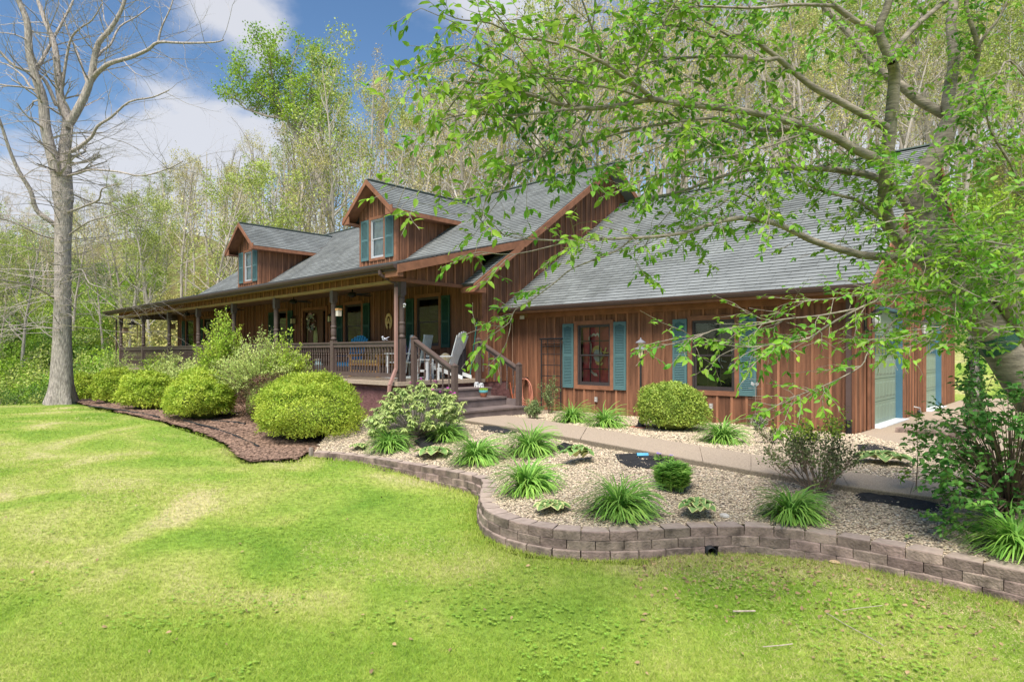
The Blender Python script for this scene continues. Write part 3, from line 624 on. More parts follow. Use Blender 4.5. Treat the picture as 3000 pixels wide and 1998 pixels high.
# garage front
def zz(px, py, Y): return float(atY(px, py, Y)[2])
gw = []
w1 = (U_of(1686, YG, XG0), U_of(1801, YG, XG0), zz(1739, 1143, YG) - .0, zz(1739, 938, YG)); w2 = (U_of(2018, YG, XG0), U_of(2169, YG, XG0), zz(2092, 1155, YG), zz(2092, 925, YG))
wt = (w1[3] + w2[3]) / 2; wb = (w1[2] + w2[2]) / 2; w1 = (*w1[:2], wb, wt); w2 = (*w2[:2], wb, wt)
O = (XG0, YG); Wg = XG1 - XG0
op = lambda w, c=.1: (w[0] + c, w[1] - c, w[2] + c, w[3] - c)
gwall = wall('garage_wall', O, EX, NY_, Wg, -.03, 2.62, [op(w1), op(w2)], .318, .3)
MB().box(XG0, XG1 + .03, YG - .075, YG - .04, 2.40, 2.62).build('frieze_board', TRIMW, house)
MB().box(XG1 - .14, XG1 + .065, YG - .065, YG - .0425, -.03, 2.40).build('corner_board', WOOD, house)
FLAGR = mat('maroon_flag_cloth', (.50, .10, .10), .8, .2, 2, bump=.4, bscale=6)
win1 = window(O, EX, NY_, *w1, mun=(3, 2), label='garage window with a red flag hung behind the glass', cd=.6)
win2 = window(O, EX, NY_, *w2, mun=(3, 2), label='garage window with a dark lettered flag behind the glass', cd=.6)
for (a, b, y0, y1) in ((1653, 1684, 957, 1122), (1802, 1838, 952, 1129), (1975, 2016, 946, 1131), (2170, 2219, 940, 1144)):
    shutter(O, EX, NY_, U_of(a, YG, XG0), U_of(b, YG, XG0), wb + .02, wt - .06, SHUT)
# main gable end wall (faces +X) rising above the garage roof
def roofz_main(y):
    if y < 10.75: return PE[1] + (y - PE[0]) * (BR[1] - PE[1]) / (BR[0] - PE[0])
    if y < BR[0]: return max(TG[1] + (y - TG[0]) * .70, PE[1] + (y - PE[0]) * (BR[1] - PE[1]) / (BR[0] - PE[0]) if y < 11.5 else 0)
    if y < RG[0]: return BR[1] + (y - BR[0]) * .70
    return RG[1] - (y - RG[0]) * .70
wall('gable_wall', (XG0, YM), EY, NX_, 11.3, lambda u: .70 if u < 1.0 else (.0 if u < 1.35 else max(0., 2.66 + (YM + u - 12.13) * .65 - .1 if u < 6.5 else 6.4 - (YM + u - 18) * .65)), lambda u: roofz_main(YM + u) - .07, sp=.26, off=.16)
MB().box(XG0 - .02, XG0 + .05, YM - .05, YM + .10, .72, 3.3).build('corner_board', TRIMW, house)
# porch gable triangle
bz = lambda y: 3.18
wall('porch_gable', (XG0, YP - .3), EY, NX_, YM - YP + .3, 3.20, lambda u: roofz_main(min(YP - .3 + u, 10.7)) - .07 if u < 2.4 else roofz_main(10.7) + .02, sp=.3, off=.12)
MB().box(XG0 - .03, XG0 + .06, YP - .35, YM - .05, 3.13, 3.21).build('beam_trim', TRIMW, house)
# main front wall behind the porch
O = (XL, YM); Wm = XG0 - XL
wins = []
def mw(a, b): return (U_of(a, YM, XL), U_of(b, YM, XL), 1.57, 3.18)
wr = mw(1218.6, 1296); wq = mw(1009.6, 1067); w3 = mw(813, 846); w4 = mw(599, 630); w5 = mw(546, 573); dr_ = (U_of(888, YM, XL), U_of(962, YM, XL), FL, 3.12)
wall('front_wall', O, EX, NY_, Wm, FL, 3.45, [op(wr), op(wq), op(w3), op(w4), op(w5), (dr_[0] + .1, dr_[1] - .1, FL - 1, 3.02)], .3, .1)
for k, w_ in enumerate((wr, wq, w3, w4, w5)):
    window(O, EX, NY_, *w_, mun=(1, 1), curtain=DARKROOM, cd=.4)
for (a, b) in ((1194, 1216), (1298, 1322), (991, 1008), (1068, 1087), (791, 812), (847, 861), (590, 598), (631, 639), (537, 545)):
    shutter(O, EX, NY_, U_of(a, YM, XL), U_of(b, YM, XL), 1.62, 3.08, SHUTG)
# front door with side light and oval glass
DOORW = mat('door_wood', (.12, .055, .03), .5, .2, 2, (5, 5, .5))
mb = MB(); u0, u1 = dr_[0], dr_[1]; z0, z1 = FL, 3.12
vbox(mb, O, EX, NY_, u0, u0 + .1, -.03, .06, z0, z0, z1, z1); vbox(mb, O, EX, NY_, u1 - .1, u1, -.03, .06, z0, z0, z1, z1); vbox(mb, O, EX, NY_, u0 + .1, u1 - .1, -.03, .058, z1 - .1, z1 - .1, z1, z1)
door = mb.build('front_door', TRIMW, house)
ds = u0 + .42; de = u1 - .42
mb = MB(); vbox(mb, O, EX, NY_, ds, de, -.05, -.01, z0, z0, z1 - .1, z1 - .1)
for (a, b, c, d) in ((ds + .07, de - .07, z0 + .08, z0 + .4),): vbox(mb, O, EX, NY_, a, b, -.01, .005, c, c, d, d)
mb.build('door_leaf', DOORW, door)
for a, b in ((u0 + .1, ds), (de, u1 - .1)):
    mb = MB(); frame_rect(mb, O, EX, NY_, a, b, z0, z1 - .1, .06, -.05, .01); mb.build('side_light', DOORW, door)
    MB().add([P3(O, EX, NY_, a + .05, -.02, z0), P3(O, EX, NY_, b - .05, -.02, z0), P3(O, EX, NY_, b - .05, -.02, z1 - .1), P3(O, EX, NY_, a + .05, -.02, z1 - .1)], [(0, 1, 2, 3)]).build('pane', GLASS, door)
uc, zc_ = (ds + de) / 2, 1.95; vs = [P3(O, EX, NY_, uc + .17 * math.cos(t), -.004, zc_ + .55 * math.sin(t)) for t in np.linspace(0, 2 * math.pi, 25)[:-1]]
MB().add(vs, [tuple(range(24))]).build('oval_glass', mat('oval_reflect', (.16, .20, .08), .1, .3, 9, spec=.8), door)
MB().tube([P3(O, EX, NY_, uc + .18 * math.cos(t), .0, zc_ + .56 * math.sin(t)) for t in np.linspace(0, 2 * math.pi, 25)], .015, 5).build('oval_rim', DOORW, door)
MB().ball(P3(O, EX, NY_, de - .07, .03, 1.75), .035).build('door_knob', mat('brass', (.5, .36, .12), .3, metal=.8), door)
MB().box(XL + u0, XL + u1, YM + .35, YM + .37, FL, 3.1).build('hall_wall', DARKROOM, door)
# porch floor slab, foundation, ceiling, beams
fl = MB().box(XL - .1, XG0 + .12, YP - .22, YM - .0, .70, FL).build('porch_floor', CONC, house)
MB().box(XL, XG0 + .0, YP - .08, YP + .15, -.7, .698).build('foundation_wall', FOUND, house); MB().box(XG0 - .2, XG0 - .003, YP + .151, YG - .05, -.3, .698).build('foundation_wall', FOUND, house)
MB().box(XL, XL + .2, YP + .151, 22, -.9, .698).build('foundation_wall', FOUND, house)
MB().box(XL, XG0 - .05, YP - .1, YM - .045, 3.42, 3.44).build('porch_ceiling', CEIL, house)
MB().hexa([(RX0, PE[0] + .02, 3.34), (RX1 - .01, PE[0] + .02, 3.34), (RX1 - .01, YP + .05, 3.38), (RX0, YP + .05, 3.38), (RX0, PE[0] + .02, 3.352), (RX1 - .01, PE[0] + .02, 3.352), (RX1 - .01, YP + .05, 3.392), (RX0, YP + .05, 3.392)]).build('soffit', SOFF, house)
fz = wall('frieze', (XL, YP - .02), EX, NY_, XG0 - XL, 3.20, 3.38, (), .3, .1)
MB().box(XL - .02, XG0 + .02, YP - .07, YP + .10, 3.13, 3.20).build('beam_trim', SOFF, house); MB().box(XL, XL + .1, YP + .12, YM, 3.13, 3.42).build('porch_beam', DKWOOD, house)
MB().box(RX0, RX1, PE[0] - .02, PE[0] + .018, PE[1] - .14, PE[1] - .01).build('fascia', GUTTER, house)
MB().box(GX0, GX1, GE[0] - .02, GE[0] + .018, GE[1] - .15, GE[1] - .01).build('fascia', TRIMW, house)
MB().box(GX0, GX1 - .01, GE[0] + .02, YG - .043, GE[1] - .05, GE[1] - .035).build('soffit', TRIMW, house)
def gutter(x0, x1, y, z):
    prof = [(-.02, .0), (-.10, -.012), (-.125, .0), (-.118, -.035), (-.09, -.085), (-.02, -.10)]; n = len(prof); vs = [(x0, y + a, z + b) for a, b in prof] + [(x1, y + a, z + b) for a, b in prof]
    fs = [(i, (i + 1) % n, n + (i + 1) % n, n + i) for i in range(n)] + [tuple(range(n)), tuple(range(n, 2 * n))[::-1]]; return MB().add(vs, fs).build('gutter', GUTTER, house)
gutter(RX0, RX1, PE[0] - .001, PE[1] - .0); gutter(GX0, GX1, GE[0] - .001, GE[1] - .0)
# outer shell of what is hidden: left and back walls so light does not leak
MB().box(XL + .02, XL + .1, YM, 22.8, FL, 3.3).build('side_wall', WOOD, house); MB().box(XL + .1, XG0 - .1, 22.7, 22.8, 0, 3.3).build('back_wall', WOOD, house)
MB().add([(XL + .1, YM + .02, 3.3), (XL + .1, 22.8, 3.3), (XL + .1, RG[0], 7.5)], [(0, 1, 2)]).build('side_gable', WOOD, house)
# garage side wall (faces +X) with two doors
D1 = (float(atX(2551, 1000, XG1)[1]), float(atX(2637, 1000, XG1)[1])); D2 = (float(atX(2704, 1000, XG1)[1]), float(atX(2752, 1000, XG1)[1])); DT = 2.42
O = (XG1, YG); ln = 23.4 - YG
gz = lambda u: (GE[1] + (YG + u - GE[0]) * .652 if YG + u < GR[0] else GR[1] - (YG + u - GR[0]) * .652) - .06
wall('garage_side_wall', O, EY, NX_, ln, -.04, gz, [(D1[0] - YG, D1[1] - YG, -.1, DT), (D2[0] - YG, D2[1] - YG, -.1, DT)], .3, .15)
for n_, (a, b) in enumerate((D1, D2)):
    mb = MB(); xo = XG1 - .09
    mb.box(xo, XG1 + .05, a - .005, a + .05, -.05, DT); mb.box(xo, XG1 + .05, b - .05, b + .01, -.05, DT); mb.box(xo, XG1 + .05, a, b, DT - .05, DT + .01)
    jm = mb.build('garage_door_jamb', JAMBB, house)
    gd = MB().box(xo - .04, xo - .004, a + .05, b - .05, -.03, DT - .06).build('garage_door', DOORG, house, label=('nearer' if n_ == 0 else 'farther') + ' sage green garage door with square panels')
    H = (DT - .03) / 5; 
    for r_ in range(5):
        z0 = -.03 + r_ * H
        MB().box(xo - .004, xo + .012, a + .052, b - .052, z0 + .006, z0 + H - .006).build('door_section', DOORG, gd)
        ncol = 8
        for c_ in range(ncol):
            y0 = a + .09 + (b - a - .18) * c_ / ncol + .025; y1 = a + .09 + (b - a - .18) * (c_ + 1) / ncol - .025; za, zb_ = z0 + .07, z0 + H - .07
            if r_ in (0, 1, 2):
                mb = MB(); xb, xt = xo + .012, xo + .022; i_ = .03
                mb.add([(xb + .001, y0, za), (xb + .001, y1, za), (xb + .001, y1, zb_), (xb + .001, y0, zb_), (xt, y0 + i_, za + i_), (xt, y1 - i_, za + i_), (xt, y1 - i_, zb_ - i_), (xt, y0 + i_, zb_ - i_)], [(0, 1, 5, 4), (1, 2, 6, 5), (2, 3, 7, 6), (3, 0, 4, 7), (4, 5, 6, 7)]); mb.build('door_panel', DOORG, gd)
            elif r_ == 3:
                mb = MB(); mb.box(xo + .013, xo + .017, y0 - .01, y1 + .01, za - .02, zb_ + .02); mb.build('pane', mat('dark_glass', (.05, .07, .05), .08, .5, 2, spec=.9), gd)
                MB().box(xo + .017, xo + .024, y1 + .01, y1 + .04, za - .04, zb_ + .04).build('muntin', JAMBB, gd)
    MB().box(XG1 - .15, XG1 + .18, a, b, -.028, -.012).build('door_sill', mat('white_sill', (.66, .68, .72), .6), house)
for (a, b) in ((D1[0] - .42, D1[0] - .3), (D1[0] - .13, D1[0] - .006), (D1[1] + .012, D1[1] + .2), (D2[0] - .32, D2[0] - .2), (D2[0] - .12, D2[0] - .006), (D2[1] + .012, D2[1] + .14)):
    MB().box(XG1 + .043, XG1 + .075, a, b, -.03, DT + .15).build('door_trim', TRIMW, house)
# block garage interior
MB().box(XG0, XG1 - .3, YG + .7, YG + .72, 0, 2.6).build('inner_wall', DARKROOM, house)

# ---- dormers
def dormer(xc):
    hw = 1.03; yf = 12.35; ez = 6.10; rz_ = 7.28; yo = 11.88; ov = .42; sl = (rz_ - ez) / (hw + ov); top = lambda u: rz_ - .1 - abs(u - hw) * sl
    O = (xc - hw, yf); fb = lambda u: roofz_main(yf) - .03
    wv = (hw - .47, hw + .47, 4.62, 6.12)
    w_ = wall('dormer_front', O, EX, NY_, 2 * hw, fb, top, [op(wv, .09)], .23, .12)
    window(O, EX, NY_, *wv, cas=.09, sash=GREYV, mun=(1, 1), blinds=True, curtain=DARKROOM)
    shutter(O, EX, NY_, .09, hw - .48, 4.66, 6.06, SHUT); shutter(O, EX, NY_, hw + .48, 2 * hw - .09, 4.66, 6.06, SHUT)
    ye = 15.6
    rb = lambda u: roofz_main(yf + u) - .05
    wall('dormer_cheek', (xc + hw, yf), EY, NX_, ye - yf, rb, lambda u: max(ez + .33, rb(u) + .01), (), .3, .15)
    wall('dormer_cheek', (xc - hw, ye), (0, -1), (-1, 0), ye - yf, lambda u: rb(ye - yf - u), lambda u: max(ez + .33, rb(ye - yf - u) + .01), (), .3, .1)
    MB().box(xc + hw - .08, xc + hw + .046, yf - .046, yf + .06, roofz_main(yf) - .02, ez + .3).build('corner_board', TRIMW, house)
    MB().box(xc - hw - .046, xc - hw + .08, yf - .046, yf + .06, roofz_main(yf) - .02, ez + .3).build('corner_board', TRIMW, house)
    for sgn in (1, -1):
        e = np.array([xc + sgn * (hw + ov), yo, ez]); r = np.array([xc, yo, rz_]); vv = r - e; l = np.linalg.norm(vv); vv /= l; yl = 16.9 - yo
        rr = slab(e, (0, 1, 0), vv, yl, l, .05, 'dormer_roof', ROOFDK, house)
        joined_tabs(shingles(e, (0, 1, 0), vv, yl, l), 'shingle_field', rr)
        # rake on the front, fascia on the side
        h = .17; d = np.array([0, -.035, 0]); a, b = e, r
        MB().hexa([a + d - (0, 0, h), a - (0, 0, h), b - (0, 0, h), b + d - (0, 0, h), a + d - (0, 0, .002), a - (0, 0, .002), b - (0, 0, .002), b + d - (0, 0, .002)]).build('rake_board', TRIMW, house)
        x0 = xc + sgn * (hw + ov); MB().box(min(x0, x0 + sgn * .03), max(x0, x0 + sgn * .03), yo - .03, 14.9, ez - .14, ez - .003).build('fascia', TRIMW, house)
        xa, xb = sorted((xc + sgn * (hw + .043), x0)); MB().box(xa, xb, yo + .02, 14.9, ez - .13, ez - .115).build('soffit', TRIMW, house)
        MB().box(xa, xb, yo - .01, yo + .02, ez - .16, ez + .12 ).build('eave_return', TRIMW, house)
        # front soffit under the rake
        MB().hexa([a - (0, 0, .075), a + (0, .47, -.075), b + (0, .47, -.075), b - (0, 0, .075), a - (0, 0, .06), a + (0, .47, -.06), b + (0, .47, -.06), b - (0, 0, .06)]).build('soffit', TRIMW, house)
    MB().bar((xc, yo, rz_ + .012), (xc, 16.5, rz_ + .012), .2, .03).build('ridge_cap', MATS['ridge_green'], house)
dormer(-17.95); dormer(-28.0)

# ---- porch posts, railing, steps
POSTX = [-11.985, -15.0, -18.3, -21.35, -24.5, -27.6, -30.85, -34.2]
POSTPROF = [(.052, 1.80), (.078, 1.83), (.078, 1.86), (.055, 1.90), (.072, 1.95), (.076, 2.05), (.066, 2.12), (.08, 2.15), (.08, 2.17), (.064, 2.2), (.068, 2.7), (.074, 2.74), (.06, 2.77), (.078, 2.80), (.078, 2.84)]
def post_mesh():
    mb = MB(); mb.box(-.07, .07, -.07, .07, FL, 1.80); mb.lathe(POSTPROF, n=12); mb.box(-.075, .075, -.075, .075, 2.83, 3.135); return mb.mesh('porch_post')
pm = post_mesh()
for x in POSTX:
    o = link('porch_post', pm, DKWOOD, None); o.location = (x, YP, 0); o.parent = house; o.matrix_parent_inverse = Matrix.Translation(house.location).inverted()
BPROF = [(.02, 0), (.02, .16), (.012, .17), (.021, .19), (.013, .21), (.017, .3), (.02, .36), (.014, .44), (.021, .46), (.012, .48), (.02, .5), (.02, .72)]
def bal_mesh(h, name='baluster'):
    mb = MB(); a = h * .24; b = h * .74; mb.box(-.018, .018, -.018, .018, 0, a); mb.box(-.018, .018, -.018, .018, b, h)
    mb.lathe([(.012, a - .005), (.018, a + .02), (.011, a + .045), (.016, a + .09), (.019, (a + b) / 2 - .03), (.0125, b - .07), (.02, b - .045), (.011, b - .02), (.016, b + .004)], n=6); return mb.mesh(name)
bm_ = bal_mesh(.70); RT = 1.73
for xa, xb in zip(POSTX[1:], POSTX[:-1]):
    mb = MB(); mb.box(xa + .072, xb - .072, YP - .045, YP + .045, RT - .115, RT - .02); mb.box(xa + .072, xb - .072, YP - .07, YP + .07, RT - .018, RT + .02); rl = mb.build('porch_rail', DKWOOD, house)
    MB().box(xa + .072, xb - .072, YP - .03, YP + .03, FL + .09, FL + .19).build('bottom_rail', DKWOOD, rl)
    n = int((xb - xa - .2) / .118)
    for k in range(n):
        o = link('baluster', bm_, DKWOOD, rl); o.location = (xa + .13 + (xb - xa - .26) * k / (n - 1), YP, FL + .17)
# left end railing
MB().box(XL + .05, XL + .14, YP + .07, YM, RT - .1, RT).build('porch_rail', DKWOOD, house)
# stairs, descending towards +X between y 9.1 and 11.25
steps = thing('porch_steps', 'brown painted wooden steps with two handrails leading up to the porch', 'stairs', (-11.0, 10.1, 0))
YA, YB = 9.12, 11.2; RISE = [.60, .39, .18]; XS = [-11.86, -11.32, -10.8, -10.22]
DKSTEP = mat('step_paint', (.17, .135, .13), .55, .25, 3, (1, 1, 1), .1, 50)
for k in range(3):
    x0, x1 = XS[k] - .0, XS[k + 1]
    MB().box(x0 - .02, x1 + .03, YA - (0 if k < 2 else .22), YB + (0 if k < 2 else .12), RISE[k] - .038, RISE[k]).build('tread', DKSTEP, steps)
    MB().box(x1 - .035, x1, YA + .01 - (0 if k < 2 else .22), YB - .01 + (0 if k < 2 else .12), RISE[k] - .205 , RISE[k] - .04).build('riser', DKSTEP, steps)
MB().box(XS[0], XS[1], YA + .02, YA + .05, .0, .55).build('stringer', DKSTEP, steps); MB().box(XS[1], XS[2], YA + .02, YA + .05, .0, .35).build('stringer', DKSTEP, steps)
MB().box(XS[1], XS[3] - .1, YB - .0, YB + .04, .0, .345).build('stringer', DKSTEP, steps)
nb = bal_mesh(.62)
def newel(x, y, z0, z1):
    mb = MB(); w = .055; mb.box(x - w, x + w, y - w, y + w, z0, z1 - .05); mb.box(x - w - .008, x + w + .008, y - w - .008, y + w + .008, z1 - .05, z1 - .03)
    mb.add([(x - w, y - w, z1 - .03), (x + w, y - w, z1 - .03), (x + w, y + w, z1 - .03), (x - w, y + w, z1 - .03), (x, y, z1 + .03)], [(0, 1, 4), (1, 2, 4), (2, 3, 4), (3, 0, 4)]); mb.build('newel_post', DKWOOD, steps)
for y in (YA, YB):
    newel(-11.8, y, .45, 1.85); newel(-10.36, y, .02 if y > 10 else -.1, 1.22)
    a, b = (-11.74, y, 1.70), (-10.42, y, 1.05)
    MB().bar(a, b, .035, .09).build('handrail', DKWOOD, steps); MB().bar((a[0], y, a[2] + .065), (b[0], y, b[2] + .065), .13, .035).build('handrail_cap', DKWOOD, steps)
    for k in range(6):
        t = (k + .6) / 6.2; x = -11.74 + 1.32 * t; zt_ = 1.70 - .65 * t - .03; st = RISE[0] if x < XS[1] else RISE[1] if x < XS[2] else RISE[2]
        o = link('baluster', nb, DKWOOD, steps); o.location = (x + 11.0, y - 10.1, zt_ - .62 - .0); o.scale = (1, 1, 1.0); o.matrix_parent_inverse = Matrix.Identity(4)
# downspouts
def spout(name_pts, m, w=.075, d=.055, nm='downspout'):
    mb = MB()
    for a, b in zip(name_pts[:-1], name_pts[1:]): mb.bar(a, b, w, d, (0, 1, .01) if abs(b[2] - a[2]) > abs(b[1] - a[1]) else (0, 0, 1))
    return mb.build(nm, m, house)
sx = -11.99
spout([(sx - .1, PE[0] - .06, 3.38), (sx - .08, PE[0] - .06, 3.26), (sx, YP - .16, 3.08), (sx, YP - .16, 3.0)], GUTTER); spout([(sx, YP - .16, 3.02), (sx, YP - .16, 1.1), (sx + .03, YP - .36, .72), (sx + .03, YP - .38, .55)], PINKSPOUT)
spout([(XL - .2, PE[0] - .06, 3.36), (XL - .1, YP - .12, 3.1), (XL - .1, YP - .12, -.3)], GUTTER)
px_ = XG1 - .02; spout([(px_, YG - .12, 2.5), (px_, YG - .12, .24)], GUTTER, .085, .06)
mb = MB(); 
for k in range(12): z = .22 - k * .024; mb.lathe([(.045, 0), (.055, .006), (.055, .014), (.045, .02)], (px_, YG - .12, z), 10)
mb.build('flexible_drain', BLACK, house)
# ------------------------------------------------------------------ vegetation
def leafmat(name, a, b, trans=.3, island=.5, rnd=.15, huevar=.03, rough=.5, spec=.3, scale=3.):
    return mat(name, a, rough, .2, scale, col2=b, island=island, rnd=rnd, huevar=huevar, trans=trans, spec=spec, detail=2.)
GOLD = leafmat('golden_foliage', (.54, .64, .09), (.33, .47, .05), .35, .4, scale=2)
DARKF = mat('dark_core', (.12, .16, .03), .95, .3, 6)  # dark fill tone for the cores added inside shrubs
STRAP = leafmat('strap_leaf', (.34, .57, .12), (.18, .38, .07), .4, .5, scale=4)
BOX = leafmat('boxwood_leaf', (.44, .55, .10), (.23, .35, .05), .35, .55, scale=3)
RHODO = leafmat('rhododendron_leaf', (.46, .54, .20), (.26, .36, .12), .3, .5, scale=4)
SPIREA = leafmat('pale_spirea', (.64, .72, .27), (.42, .55, .15), .4, .4, scale=2)
BRIGHT = leafmat('bright_new_leaf', (.54, .68, .10), (.32, .50, .06), .4, .4, scale=2)
REDL = leafmat('maroon_leaf', (.17, .085, .06), (.09, .07, .035), .15, .6, scale=3)
CHERRY = leafmat('cherry_leaf', (.30, .50, .055), (.12, .31, .035), .45, .6, huevar=.035, scale=2)
CHERRYD = leafmat('dark_cherry_leaf', (.15, .34, .06), (.06, .18, .035), .35, .7, scale=2)
SPARSE = leafmat('olive_leaf', (.20, .25, .09), (.09, .11, .05), .2, .6)
HOSTA = leafmat('hosta_leaf', (.26, .37, .12), (.14, .26, .07), .2, .4); HOSTAC = leafmat('hosta_cream_edge', (.68, .70, .34), (.5, .56, .22), .2, .3)
def joined(name, VF, m, parent=None, kind='stuff', **kw):
    V = []; Fs = []; b = 0
    for v, f in VF: V.append(v); Fs.append(f + b); b += len(v)
    o = link(name, np_mesh(name, np.vstack(V), np.vstack(Fs)), m, parent)
    if kind: o['kind'] = kind
    return tag(o, **kw)
rng = np.random.default_rng(11)
def lump(d, amp, seed):
    """direction-dependent bulge"""
    r = np.random.default_rng(seed); K = rand_dirs(9, r); A = r.uniform(.4, 1, 9)
    return 1 + amp * ((np.clip(d @ K.T, 0, 1) ** 6 * A).sum(1) - .5)
def shrub_mesh(n, rx, ry, rz, leaf, seed, width=.55, amp=.18, squash=.75, spread=.55, inner=.72, upb=.25, core=True, nclump=150, clump=.08):
    """foliage of a dense clipped shrub, base at z 0: fans of small sprays pointing outwards"""
    r = np.random.default_rng(seed); d = rand_dirs(n, r); d[:, 2] = np.where(d[:, 2] < -.55, -d[:, 2], d[:, 2]); d /= np.linalg.norm(d, axis=1, keepdims=True)
    L_ = lump(d, amp, seed); K2 = rand_dirs(nclump, r); m_ = np.concatenate([(c_ @ K2.T).max(1) for c_ in np.array_split(d, 8)]); ang = np.arccos(np.clip(m_, -1, 1)) * math.sqrt(nclump) / 2
    L_ = L_ * (1 + clump * (1 - np.clip(ang, 0, 1.3) ** 2)); rad = L_ * (1 - (1 - inner) * r.random(n) ** 1.6) * (1 + .035 * r.normal(size=n))
    P = d * rad[:, None] * [rx, ry, rz * 1.0]; P[:, 2] += rz * squash
    D = d * [.55, .55, .5] + rand_dirs(n, r) * spread; D[:, 2] += upb
    V, Fq = leaf_arrays(P, D, d + rand_dirs(n, r) * .5, leaf * r.uniform(.7, 1.3, n), width); V[:, 2] = np.maximum(V[:, 2], .02); return V, Fq
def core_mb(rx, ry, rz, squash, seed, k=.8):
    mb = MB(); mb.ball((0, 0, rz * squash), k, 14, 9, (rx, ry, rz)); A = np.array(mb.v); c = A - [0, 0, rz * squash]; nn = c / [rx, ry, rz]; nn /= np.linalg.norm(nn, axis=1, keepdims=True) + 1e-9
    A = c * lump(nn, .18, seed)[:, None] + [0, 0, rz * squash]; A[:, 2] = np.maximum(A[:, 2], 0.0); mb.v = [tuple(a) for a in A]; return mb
def shrub(name, label, loc, rx, ry, rz, leaf, n, m, seed, group=None, cat='shrub', rz_rot=0, core=True, coremat=None, **kw):
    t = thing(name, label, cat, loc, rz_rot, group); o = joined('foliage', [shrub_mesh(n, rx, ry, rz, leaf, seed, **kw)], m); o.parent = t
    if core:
        c = core_mb(rx, ry, rz, kw.get('squash', .75), seed).mesh('shrub_core', True); c = link('shrub_core', c, coremat or DARKF); c['kind'] = 'stuff'; c.parent = t  # solid dark core added to block the view through the leaves
    mb = MB()
    for k in range(4): a = k * 1.7; mb.tube([(.04 * math.cos(a), .04 * math.sin(a), -.06), (rx * .3 * math.cos(a), ry * .3 * math.sin(a), rz * .5)], [.025, .012], 5)
    s = mb.build('stem', TWIG); s.parent = t; return t
def at_mulch(px, Y, z=None):
    p = atY(px, 1000, Y); return (p[0], p[1], ground(p[0], p[1]))
# row of clipped golden shrubs, nearest first
def bush(px, Y, pxw, top, label, n, seed, leaf):
    p = at_mulch(px, Y); d = pxd(p); w = pxw * d / F_PX / 2; ztop = CAMZ + (HY - top) / F_PX * d; h = ztop - p[2]
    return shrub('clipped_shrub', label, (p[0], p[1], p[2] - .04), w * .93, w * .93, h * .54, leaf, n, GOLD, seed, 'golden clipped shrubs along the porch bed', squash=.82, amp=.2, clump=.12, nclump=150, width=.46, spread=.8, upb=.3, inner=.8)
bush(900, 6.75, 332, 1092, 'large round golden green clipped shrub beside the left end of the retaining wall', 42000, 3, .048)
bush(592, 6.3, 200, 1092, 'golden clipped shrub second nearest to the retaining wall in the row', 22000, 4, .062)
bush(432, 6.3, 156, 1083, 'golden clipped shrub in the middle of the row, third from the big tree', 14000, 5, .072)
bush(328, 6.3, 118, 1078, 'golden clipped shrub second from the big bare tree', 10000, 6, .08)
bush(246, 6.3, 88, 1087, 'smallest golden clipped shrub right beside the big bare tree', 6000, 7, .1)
# feathery shrubs behind them: plumes of small leaves on arching stems
def plume(name, label, loc, h, w, n, m, seed, leaf=.05, per=26, group=None, droop=.25, lean=.45, stem=TWIG):
    r = np.random.default_rng(seed); t = thing(name, label, 'shrub', loc, 0, group); Ps, Ds, Us = [], [], []; mb = MB()
    for k in range(n):
        a = r.uniform(0, 6.28); rr = math.sqrt(r.random()); L_ = h * r.uniform(.55, 1.05) * (1 - .25 * rr); e = rr * w
        pts = []
        for s in np.linspace(0, 1, 6):
            q = e * (s ** 1.4); pts.append((q * math.cos(a) + .03 * math.cos(k), q * math.sin(a) + .03 * math.sin(k), L_ * (s - droop * s ** 3 * rr)))
        mb.tube(pts, [.010, .008, .007, .006, .004, .002], 3, False); pts = np.array(pts)
        s = r.uniform(.25, 1, per) * 4.999; i = s.astype(int); f = (s - i)[:, None]; P = pts[i] * (1 - f) + pts[i + 1] * f; T_ = pts[i + 1] - pts[i]; T_ /= np.linalg.norm(T_, axis=1, keepdims=True)
        D = T_ * .6 + rand_dirs(per, r) * .8; D[:, 2] += .15; P = P + rand_dirs(per, r) * (.03 + .05 * r.random((per, 1))); Ps.append(P); Ds.append(D); Us.append(rand_dirs(per, r) * .4 + [0, 0, 1])
    P, D, U = map(np.vstack, (Ps, Ds, Us)); fo = joined('foliage', [leaf_arrays(P, D, U, leaf * r.uniform(.6, 1.3, len(P)), .5)], m); fo.parent = t; s = mb.build('stem', stem, kind='stuff'); s.parent = t; return t
FG = 'feathery shrubs between the clipped row and the porch'
def fp(px, Y, top): p = at_mulch(px, Y); d = pxd(p); return p, CAMZ + (HY - top) / F_PX * d - p[2]
p, h = fp(768, 7.5, 975); plume('feathery_shrub', 'large pale yellow green feathery shrub in front of the porch door', p, h * 1.12, 1.3, 460, SPIREA, 21, .06, 60, FG)
p, h = fp(835, 8.0, 965); plume('feathery_shrub', 'bright green upright shrub at the right edge of the pale feathery one', p, h * 1.12, .8, 200, BRIGHT, 22, .07, 50, FG)
p, h = fp(650, 7.9, 945); plume('feathery_shrub', 'tall bright green shrub with two plumes rising over the porch rail', p, h * 1.3, .8, 210, BRIGHT, 23, .08, 55, FG)
p, h = fp(560, 7.7, 1045); plume('feathery_shrub', 'low pale feathery shrub left of the tall plumes', p, h * 1.15, 1.0, 170, SPIREA, 24, .08, 42, FG)
p, h = fp(500, 7.9, 1030); plume('feathery_shrub', 'pale feathery shrub below the third porch post from the left end', p, h * 1.15, .9, 150, SPIREA, 25, .08, 42, FG)
p, h = fp(455, 7.8, 1040); plume('feathery_shrub', 'bright green feathery shrub in the middle of the pale ones', p, h * 1.15, .8, 130, BRIGHT, 26, .085, 42, FG)
